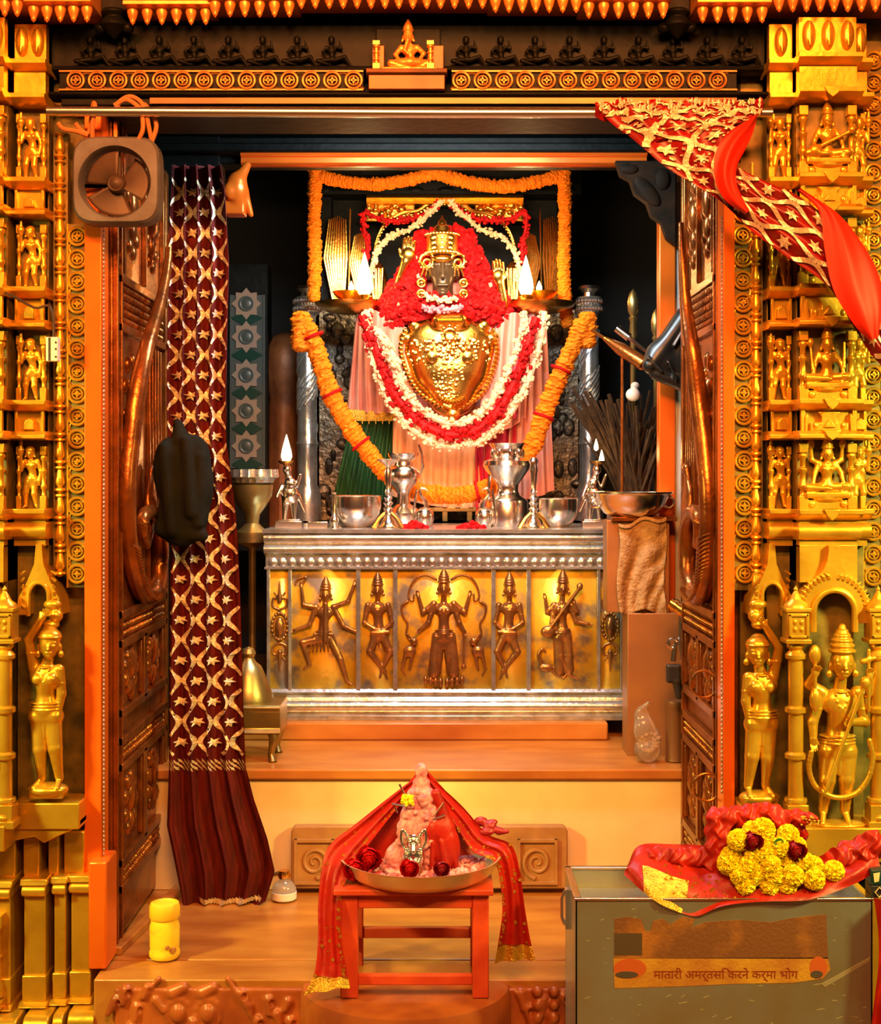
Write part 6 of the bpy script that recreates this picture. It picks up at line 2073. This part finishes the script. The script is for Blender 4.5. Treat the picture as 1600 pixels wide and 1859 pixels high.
pr = [('e', (765, 1402, -10), (12, 15, 12)), ('e', (765, 1424, -10), (16, 12, 15)), ('e', (764, 1448, -6), (27, 22, 20)), ('e', (762, 1485, -4), (36, 32, 26)), ('e', (745, 1508, 8), (24, 28, 20)), ('e', (764, ip - 28, -8), (44, 44, 30)), ('e', (718, ip - 20, 4), (20, 30, 18))]
for k in range(46):
    a = ri.uniform(0, 3.14)
    v = ri.uniform(1430, ip - 12)
    r = np.interp(v, [1430, 1480, 1560], [16, 34, 48])
    pr.append(('e', (763 + r * math.cos(a), v, 2 + 20 * math.sin(a)), (ri.uniform(5, 9), ri.uniform(4, 8), 6), {'k': 2}))
q.sdf(pr, 1.7, 5)
q.build('powdered_body', PINKFL, idl, smooth=180)
q = MB(YP)
q.sdf([('e', (806, ip - 42, 6), (30, 48, 22)), ('e', (796, ip - 78, 12), (22, 22, 14)), ('c', (792, 1440, 4), (812, 1500, 4), 9, 14), ('c', (800, ip - 60, 24), (812, ip - 14, 26), 5, 7, {'k': 2}), ('c', (820, ip - 66, 18), (828, ip - 10, 18), 5, 6, {'k': 2}), ('c', (786, ip - 56, 26), (784, ip - 8, 28), 4, 5, {'k': 2})], 1.7, 5)
q.build('red_wrap', REDCLOTH, idl, smooth=180)
q = MB(YP)
q.sdf([('e', (752, ip - 34, 36), (20, 26, 16)), ('e', (752, ip - 62, 40), (15, 16, 13)), ('c', (752, ip - 60, 52), (752, ip - 50, 56), 4, 5, {'k': 2}), ('e', (745, ip - 66, 50), (3, 2.4, 3), {'k': 1}), ('e', (759, ip - 66, 50), (3, 2.4, 3), {'k': 1}), ('c', (743, ip - 18, 38), (742, ip, 40), 5.5, 5), ('c', (763, ip - 18, 38), (764, ip, 40), 5.5, 5)] + path_prims([(742, ip - 72, 40), (732, ip - 84, 40), (730, ip - 66, 42), (736, ip - 52, 44), (744, ip - 50, 46)], 3, 2) + path_prims([(762, ip - 72, 40), (772, ip - 84, 40), (774, ip - 66, 42), (768, ip - 52, 44), (760, ip - 50, 46)], 3, 2) + path_prims([(738, ip - 46, 46), (742, ip - 30, 52), (752, ip - 24, 54), (762, ip - 30, 52), (766, ip - 46, 46)], 3, 3), 1.2, 3)
q.build('silver_mount', SILVERP, idl, smooth=180)
q = MB(YP)
for pts in ([(726, 1420, 16), (740, 1448, 18)], [(712, 1456, 14), (738, 1460, 18)], [(718, 1462, 14), (722, 1472, 16)], [(806, 1452, 20), (790, 1474, 20)], [(808, 1474, 22), (786, 1482, 22)]): q.tube(pts, [2, 1.5], 6)
q.build('silver_ornaments', SILVERP, idl)
q = MB(YP)
for k in range(40): petal(q, (741 + ri.uniform(-8, 8), 1446 + ri.uniform(-7, 7), 22 + ri.uniform(0, 6)), 5, ri)
q.build('yellow_flower', YMARI, idl, fix=False)


def rose(Y, u, v, w, r, m, rnd, n=46):
    q = MB(Y)
    q.ell((u, v, w), (r * .72, r * .7, r * .72), 12, 8)
    for k in range(n):
        f = (k + .5) / n
        t = math.acos(1 - 1.75 * f)
        a = k * 2.39996
        d = Vector((math.sin(t) * math.cos(a), -math.sin(t) * math.sin(a) * .9, math.cos(t)))
        d = Vector((d[0], d[1] * .6 - d[2] * .5, d[2] * .8 + .2)).normalized()
        x = d.cross(Vector((0, 0, 1)))
        x = x.normalized() if x.length > .05 else Vector((1, 0, 0))
        y = d.cross(x)
        c = Vector((u, v, w)) + d * (r * (.62 + .25 * f))
        s_ = r * (.34 + .22 * f)
        vs = []
        for i in (-1, 0, 1):
            for j in (-1, 0, 1): vs.append(tuple(c + x * (i * s_) + y * (j * s_) + d * (s_ * (.35 * (j == -1) - .25 * (i * i)))))
        q.add(vs, [(i * 3 + j, i * 3 + j + 1, i * 3 + j + 4, i * 3 + j + 3) for i in range(2) for j in range(2)])
    return q.build('rose_head', m, None, fix=False)


for (u, dv, w, r, lb) in ((672, 36, 46, 20, 'round red rose at the fan side of the brass plate'), (746, 34, 104, 15, 'red rose bud at the front rim of the brass plate'), (648, 20, 62, 18, 'dark red rose lying against the plate rim under the red cloth'), (802, 30, 90, 13, 'purplish rose beside the pink petals on the plate')):
    tag(rose(YP, u, ip - dv, w, r, REDFL if r > 14 else ROSE, ri), lb, 'rose', 'roses on the brass plate')
q = MB(YP)
for k in range(420):
    a, d = ri.uniform(0, 6.283), math.sqrt(ri.random()) * 118
    u, w = 763 + d * math.cos(a), d * math.sin(a)
    if w < -60: continue
    petal(q, (u, ip - 4 - ri.uniform(0, 9), w), ri.uniform(6, 10), ri, 0 if u > 690 or ri.random() < .4 else 1)
tag(q.build('loose_petals', [PINKFL, ROSE], None, fix=False), 'loose pink petals strewn over the brass plate', 'flower petals', None, 'stuff')

# red brocade cloth over the idol, falling either side of the stool
dp = thing('red_brocade_cloth', 'red brocade cloth with gold borders draped over the small idol and down the stool', 'cloth', P(765, 1800, YP))


def two(q, L, R_, na, nb, amp, k, b0=0.0, b1=1.0, m=0):
    L, R_ = cr(L, 6), cr(R_, 6)

    def f(a, b):
        b = b0 + (b1 - b0) * b
        p = np.array(at_curve(L, b)) * (1 - a) + np.array(at_curve(R_, b)) * a
        p[2] += amp * math.sin(k * a * math.pi + 2 * b) + amp * .4 * math.sin(9 * b + 4 * a)
        return tuple(p)
    q.sheet(f, na, nb, m)
    return f


cl = [([(758, 1408, -46), (700, 1452, -30), (642, 1498, -6), (602, 1530, 12), (586, 1566, 30), (578, 1640, 48), (578, 1700, 64), (572, 1762, 82), (552, 1806, 100)], [(762, 1418, -34), (716, 1474, -8), (664, 1540, 20), (634, 1584, 50), (622, 1626, 76), (620, 1690, 90), (626, 1740, 98), (632, 1770, 104), (636, 1792, 108)]),
      ([(772, 1418, -34), (822, 1492, -10), (858, 1544, 10), (896, 1562, 24), (908, 1600, 28), (912, 1650, 28), (906, 1700, 28), (898, 1748, 28)], [(776, 1406, -46), (838, 1462, -30), (884, 1512, -8), (928, 1532, 4), (944, 1580, 8), (952, 1640, 8), (962, 1700, 8), (972, 1742, 8)])]
def fit(pts, Y):
    out = []
    for (u, v, w) in pts:
        k = S(Y - w * S(Y)) / S(Y)
        out.append((CX + (u - CX) * k, HZ + (v - HZ) * k, w))
    return out


for i, (L, R_) in enumerate(cl):
    L, R_ = fit(L, YP), fit(R_, YP)
    q = MB(YP)
    f = two(q, L, R_, 24, 90, 5, 4, 0, .91)
    q.build('hanging_fall', REDCLOTH, dp, fix=False)
    q = MB(YP)
    f2_ = two(q, L, R_, 24, 10, 5, 4, .90, 1.0)
    q.build('gold_border', BORDER, dp, fix=False)
    q = MB(YP)
    for k in range(80):
        a = ri.choice((ri.uniform(.80, .96), ri.random())) if i == 0 else ri.choice((ri.uniform(.04, .15), ri.random()))
        b = ri.uniform(.1, .98)
        p = f(a, b)
        r = ri.uniform(1.5, 3.4)
        q.add([(p[0] - r, p[1], p[2] + 2), (p[0], p[1] - r * 1.3, p[2] + 2.6), (p[0] + r, p[1], p[2] + 2), (p[0], p[1] + r * 1.3, p[2] + 1.6)], [(0, 1, 2, 3)])
    q.build('motif_pattern', BORDER, dp, fix=False, smooth=0)
q = MB(YP)
two(q, [(760, 1408, -48), (716, 1460, -48), (664, 1526, -40), (640, 1570, -36)], [(774, 1408, -48), (820, 1460, -48), (872, 1530, -40), (890, 1560, -36)], 30, 30, 6, 5)
q.build('back_fall', REDCLOTH, dp, fix=False)
q = MB(YP)
q.sdf([('e', (874, 1498, -26), (13, 9, 9)), ('e', (890, 1506, -20), (12, 10, 9)), ('e', (884, 1514, -14), (14, 7, 8)), ('e', (904, 1512, -20), (11, 6, 7)), ('e', (896, 1498, -24), (9, 5, 6)), ('c', (906, 1516, -18), (922, 1514, -18), 5, 4)], 1.6, 3)
q.build('gathered_corner', ROSE, dp, smooth=180)

# yellow jar, small bottle
jr = thing('yellow_jar', 'small yellow plastic jar with a screw lid on the threshold floor', 'jar', P(299, 1738, .012))
q = MB(.012)
q.lathe((299, 0), [(0, 1737), (25, 1737), (28, 1733), (28, 1726), (26, 1720), (27, 1715), (27, 1680), (25, 1672), (24, 1664)], 32)
q.build('jar_body', YELLOWLB, jr)
q = MB(.012)
q.lathe((299, 0), [(26, 1666), (28, 1662), (27.5, 1644), (25, 1638), (20, 1637), (19, 1639), (0, 1639)], 32, wob=lambda a: 1 + .008 * math.cos(40 * a))
q.build('jar_lid', YELLOWPL, jr)
q = MB(.012)
for u, v, r in ((318, 1718, 6), (309, 1712, 4)): q.lathe((u, v), [(r, 19 if u > 312 else 24), (r * .9, 24 if u > 312 else 28), (0, 25 if u > 312 else 29)], 12, 'w')
q.build('printed_berries', mat('jar_print_brown', (.35, .14, .03), 0, .5), jr)
bt = thing('glass_bottle', 'small clear bottle with a gold cap lying by the curtain hem', 'bottle', P(516, 1634, .5))
q = MB(.5)
q.lathe((516, 0), [(0, 1633), (20, 1633), (22, 1628), (22, 1612), (16, 1602), (9, 1597), (8, 1590)], 20)
q.build('bottle_body', PLASTICCLR, bt)
q = MB(.5)
q.lathe((516, 0), [(21, 1631), (22.8, 1630), (22.8, 1618), (21, 1617)], 20)
q.build('paper_label', WHITEPL, bt)
q = MB(.5)
q.lathe((516, 0), [(11, 1593), (12, 1588), (10, 1580), (0, 1579)], 16)
q.tube([(506, 1586, 0), (492, 1588, 4)], [5, 3], 8)
q.build('gold_cap', BRASS, bt)


# ------------------------------------------------------------ the steel donation box and what lies on it
YB = -.45
STEEL = mat('scuffed_steel_sheet', (.50, .60, .62), .8, .33, (.46, .42, .26), 5, (.35, .7), bump=(90, .06))
bx_ = thing('donation_box', 'scuffed steel donation box with a worn orange sticker', 'donation box', P(1315, 2200, YB))
BZ = HZ + (CH + .4) / S(YB)
q = MB(YB)
q.box(1045, 1585, 1632, BZ, -4, 0)
q.box(1045, 1585, 1632, BZ, -204, -200)
q.box(1045, 1049, 1632, BZ, -204, 0)
q.box(1581, 1585, 1632, BZ, -204, 0)
q.box(1047, 1583, 1668, 1672, -202, -2)
q.build('box_body', STEEL, bx_, bevel=.001)
q = MB(YB)
for a in ((1043, 1587, -5, 3), (1043, 1587, -208, -196), (1043, 1056, -204, 0), (1574, 1587, -204, 0)): q.box(a[0], a[1], 1630, 1634, a[2], a[3])
q.build('top_rim', SILVERP, bx_, bevel=.001)
q = MB(YB)
q.box(1036, 1045, 1646, 1720, -120, -100)
q.tube([(1036, 1650, -110), (1030, 1664, -110), (1030, 1700, -110), (1036, 1714, -110)], 3, 8)
q.build('side_handle', STEELROD, bx_)
STK = mat('rusty_sticker', (.20, .075, .028), .1, .55, (.55, .20, .03), 7, (.5, .75), bump=(120, .2))
STK2 = mat('worn_orange_sticker', (.60, .30, .03), .1, .5, (.42, .13, .03), 9, (.4, .65), bump=(120, .2))
q = MB(YB)
q.prism([(1116, 1694), (1116, 1668), (1140, 1664), (1164, 1668), (1172, 1690), (1182, 1690), (1186, 1672), (1204, 1668), (1218, 1678), (1240, 1664), (1262, 1668), (1256, 1684), (1280, 1674), (1340, 1670), (1400, 1674), (1440, 1666), (1500, 1660), (1504, 1740), (1116, 1740)], 0, .7)
q.prism([(1116, 1694), (1166, 1694), (1166, 1734), (1116, 1734)], .6, 1.1, 1)
q.build('upper_sticker', [STK, mat('sticker_dark_square', (.09, .055, .03), .1, .6)], bx_, smooth=0)
q = MB(YB)
q.prism([(1114, 1740), (1504, 1738), (1508, 1760), (1494, 1776), (1440, 1784), (1330, 1786), (1250, 1790), (1116, 1794)], 0, .7)
q.build('lower_sticker', STK2, bx_, smooth=0)
for (u, v, ru, rv) in ((1144, 1758, 30, 18), (1486, 1756, 16, 20)):
    q = MB(YB)
    q.prism([(u + ru * math.cos(t), v + rv * math.sin(t)) for t in [2 * math.pi * k / 24 for k in range(24)]], .5, 1.1)
    q.prism([(u - ru * .2 + ru * .7 * math.cos(t), v + rv * .62 + rv * .34 * math.sin(t)) for t in [2 * math.pi * k / 20 for k in range(20)]], .8, 1.5, 1)
    q.build('sticker_emblem', [mat('emblem_red', (.52, .10, .02), 0, .5), mat('emblem_dark', (.08, .06, .05), 0, .5)], bx_, smooth=0)
LET = mat('sticker_red_lettering', (.26, .035, .01), 0, .5)
tc = bpy.data.curves.new('sticker_lettering', 'FONT')
tc.body = 'मातारी अमर्तसि करने कर्मा भोग'
tc.size = 37 * S(YB)
tc.extrude = .0004
tc.align_x = 'CENTER'
tmp = bpy.data.objects.new('lettering_source', tc)
COL.objects.link(tmp)
bpy.context.view_layer.update()
tm = bpy.data.meshes.new_from_object(tmp.evaluated_get(bpy.context.evaluated_depsgraph_get()))
bpy.data.objects.remove(tmp)
tm.name = 'sticker_lettering'
wd_ = max(v.co.x for v in tm.vertices) - min(v.co.x for v in tm.vertices)
for v in tm.vertices: v.co *= 262 * S(YB) / wd_
to = obj_link('sticker_lettering', tm)
to.parent = bx_
pp = P(1318, 1776, YB) - bx_.location
to.location = (pp[0], pp[1] - 1.2 * S(YB), pp[2])
to.rotation_euler = (math.pi / 2, 0, 0)
tm.materials.clear()
tm.materials.append(LET)
q = MB(YB)
q.prism([(1492, 1786), (1580, 1738), (1578, 1746), (1498, 1792)], 0, .6)
for k in range(70):
    u, v = ri.uniform(1060, 1570), ri.uniform(1650, 1860)
    L = ri.uniform(2, 16)
    a = ri.uniform(-.6, .3)
    q.prism([(u, v), (u + L * math.cos(a), v + L * math.sin(a)), (u + L * math.cos(a), v + L * math.sin(a) + 1.4), (u, v + 1.6)], 0, .4)
q.build('scratch_pattern', mat('bare_scratch', (.55, .5, .34), .6, .4), bx_, smooth=0)

rc = thing('red_box_cloth', 'crumpled red cloth with gold border lying on the steel donation box', 'cloth', P(1370, 1632, YB))
q = MB(YB)
top = [(1148, 1592, -70), (1172, 1560, -96), (1232, 1560, -104), (1300, 1566, -110), (1360, 1590, -90), (1440, 1596, -80), (1520, 1580, -90), (1566, 1560, -96), (1612, 1552, -100)]
bot = [(1140, 1602, -50), (1178, 1628, -8), (1222, 1650, 6), (1262, 1662, 10), (1310, 1642, 8), (1390, 1634, 6), (1470, 1630, 4), (1552, 1612, -10), (1612, 1590, -40)]
top_, bot_ = cr(top, 8), cr(bot, 8)


def rcf(a, b, lift=0.0):
    p = np.array(at_curve(top_, a)) * (1 - b) + np.array(at_curve(bot_, a)) * b
    bul = math.sin(math.pi * b)
    p[1] -= (6 + 4 * math.sin(14 * a)) * bul
    p[2] += 10 * bul + 5 * math.sin(11 * a + 7 * b) + 3 * math.sin(23 * a - 9 * b) + lift
    return tuple(p)


q.sheet(lambda a, b: rcf(a, b), 110, 30)
q.build('front_fold', REDCLOTH, rc, fix=False)
q = MB(YB)
q.sdf([('c', (1318, 1506, -80), (1400, 1498, -90), 17, 18), ('c', (1400, 1498, -90), (1480, 1506, -90), 18, 11), ('c', (1316, 1506, -80), (1312, 1590, -70), 16, 20), ('b', (1400, 1560, -110), (90, 56, 24), 14), ('c', (1335, 1520, -66), (1330, 1590, -60), 8, 10), ('c', (1420, 1510, -74), (1500, 1504, -80), 10, 7), ('c', (1500, 1600, -60), (1600, 1556, -70), 22, 26), ('c', (1550, 1580, -50), (1610, 1530, -60), 8, 10), ('c', (1190, 1580, -80), (1300, 1580, -80), 18, 18)], 2.6, 9)
kk = S(YB)
q.V = [(x + kk * (3 * math.sin(z / kk * .21 + 2) + 2 * math.sin(y / kk * .3)), y + kk * (3.4 * math.sin(x / kk * .16 + z / kk * .12) + 2 * math.sin(x / kk * .37 - z / kk * .2)), z + kk * (3.2 * math.sin(x / kk * .11 + y / kk * .18) + 1.8 * math.sin(x / kk * .31))) for x, y, z in q.V]
q.build('back_fold', REDCLOTH, rc, smooth=180)
q = MB(YB)
f = lambda a, b: rcf(.12 + .20 * a - .02 * b, .50 + .30 * a * b + (.5 - .3 * a) * b, 2.2)
q.sheet(f, 30, 12)
q.build('gold_border', BORDER, rc, fix=False)
q = MB(YB)
for k in range(60):
    a, b = ri.uniform(.2, .8), ri.uniform(.15, .85)
    for j in range(3):
        x, y = a + ri.uniform(-.012, .012), b + ri.uniform(-.06, .06)
        p = rcf(x, y, 2.2)
        r = ri.uniform(1.6, 4)
        q.add([(p[0] - r, p[1], p[2]), (p[0], p[1] - r, p[2] + .8), (p[0] + r, p[1] + .5, p[2]), (p[0], p[1] + r, p[2] - .6)], [(0, 1, 2, 3)])
for k in range(30):
    a = ri.random()
    q.ell((1490 + 16 * math.cos(6.28 * a), 1508 + 8 * math.sin(5 * a * 6), -76 + 8 * a), (3, 2, 3), 6, 4)
q.build('motif_pattern', BORDER, rc, fix=False, smooth=0)

rm = random.Random(77)


def pompon(Y, u, v, w, r, n=240):
    q = MB(Y)
    q.ell((u, v, w), r * .8, 12, 8)
    for k in range(n):
        f = (k + .5) / n
        t = math.acos(1 - 2 * f)
        a = k * 2.39996
        d = Vector((math.sin(t) * math.cos(a), math.sin(t) * math.sin(a), math.cos(t)))
        x = d.cross(Vector((rm.uniform(-1, 1), rm.uniform(-1, 1), rm.uniform(-1, 1)))).normalized()
        y = d.cross(x)
        c = Vector((u, v, w)) + d * r * .72
        s_ = r * .21
        vs = [tuple(c - x * s_ * .6), tuple(c + x * s_ * .6), tuple(c + x * s_ + d * r * .26 + y * s_ * .4), tuple(c + d * r * .34 + y * s_ * .9), tuple(c - x * s_ + d * r * .26 + y * s_ * .4)]
        q.add(vs, [(0, 1, 2, 3, 4)])
    return q.build('yellow_marigold', YMARI, None, fix=False, smooth=0)


first = None
spots = [(1330, 1576, -30, 18), (1362, 1574, -14, 19), (1400, 1570, -12, 19), (1396, 1606, -2, 18), (1366, 1602, -8, 18), (1424, 1540, -24, 18), (1344, 1530, -34, 20), (1374, 1520, -42, 20), (1408, 1514, -42, 22), (1438, 1526, -40, 20), (1462, 1540, -46, 17), (1340, 1562, -26, 20), (1372, 1556, -22, 21), (1402, 1548, -26, 21), (1430, 1562, -22, 20), (1350, 1588, -22, 19), (1384, 1588, -14, 21), (1416, 1590, -10, 21), (1448, 1588, -12, 20), (1470, 1594, -14, 20), (1484, 1576, -24, 18), (1460, 1562, -24, 17), (1512, 1584, -26, 19), (1440, 1604, -6, 18)]
for (u, v, w, r) in spots:
    if first is None:
        first = tag(pompon(YB, u, v, w, 21), 'yellow marigold head in the heap on the red cloth', 'marigold', 'yellow marigolds on the donation box')
        f0 = Vector(first.location)
        k0 = (u, v, w)
    else:
        d = dup(first)
        k = S(YB)
        d.location = f0 + Vector(((u - k0[0]) * k, -(w - k0[2]) * k, -(v - k0[1]) * k))
        d.rotation_euler = (rm.uniform(-.5, .5), rm.uniform(-.5, .5), rm.uniform(0, 6))
        d.scale = (r / 21,) * 3
for (u, v, w, lb) in ((1371, 1531, -14, 'dark red rose set in the upper part of the yellow marigold heap'), (1450, 1548, -14, 'dark red rose lower in the marigold heap, nearer the drape pilaster')):
    tag(rose(YB, u, v, w, 17, ROSE, rm), lb, 'rose', 'roses among the marigolds')
q = MB(YB)
q.sheet(lambda a, b: (1408 + 18 * a, 1534 + 9 * (b - .5) * math.sin(math.pi * (.1 + .8 * a)) * 2 - 2 * a, -14 + 4 * abs(b - .5) + 3 * math.sin(3 * a)), 8, 6)
tag(q.build('green_leaf', GREEN, None, fix=False), 'small green leaf on the yellow marigold heap', 'leaf')
gp_ = thing('green_packet', 'dark green printed packet at the picture edge beside the red cloth', 'packet', P(1602, 1626, -.4))
q = MB(-.42)
q.box(1580, 1640, 1578, 1606, -30, 6)
q.build('packet_body', TILEGREEN, gp_, bevel=.003)
q = MB(-.42)
q.box(1580, 1640, 1606, 1628, -30, 8)
q.build('dark_band', DARKPL, gp_, bevel=.002)
q = MB(-.42)
q.tube([(1594, 1608, 10), (1602, 1617, 10), (1594, 1626, 10), (1586, 1617, 10)], 1.2, 5, 0, True)
q.prism([(1584, 1584), (1596, 1582), (1594, 1598), (1586, 1600)], 6, 7)
q.build('pale_print', WHITEFL, gp_)
q = MB(-.5)
q.sheet(lambda a, b: (1590 + 60 * a + 6 * math.sin(5 * b), 1632 + 260 * b, -10 + 12 * math.sin(9 * a + 3 * b)), 20, 40)
tag(q.build('hanging_red_cloth', REDCLOTH, None, fix=False), 'red cloth hanging down at the picture edge past the steel box', 'cloth')
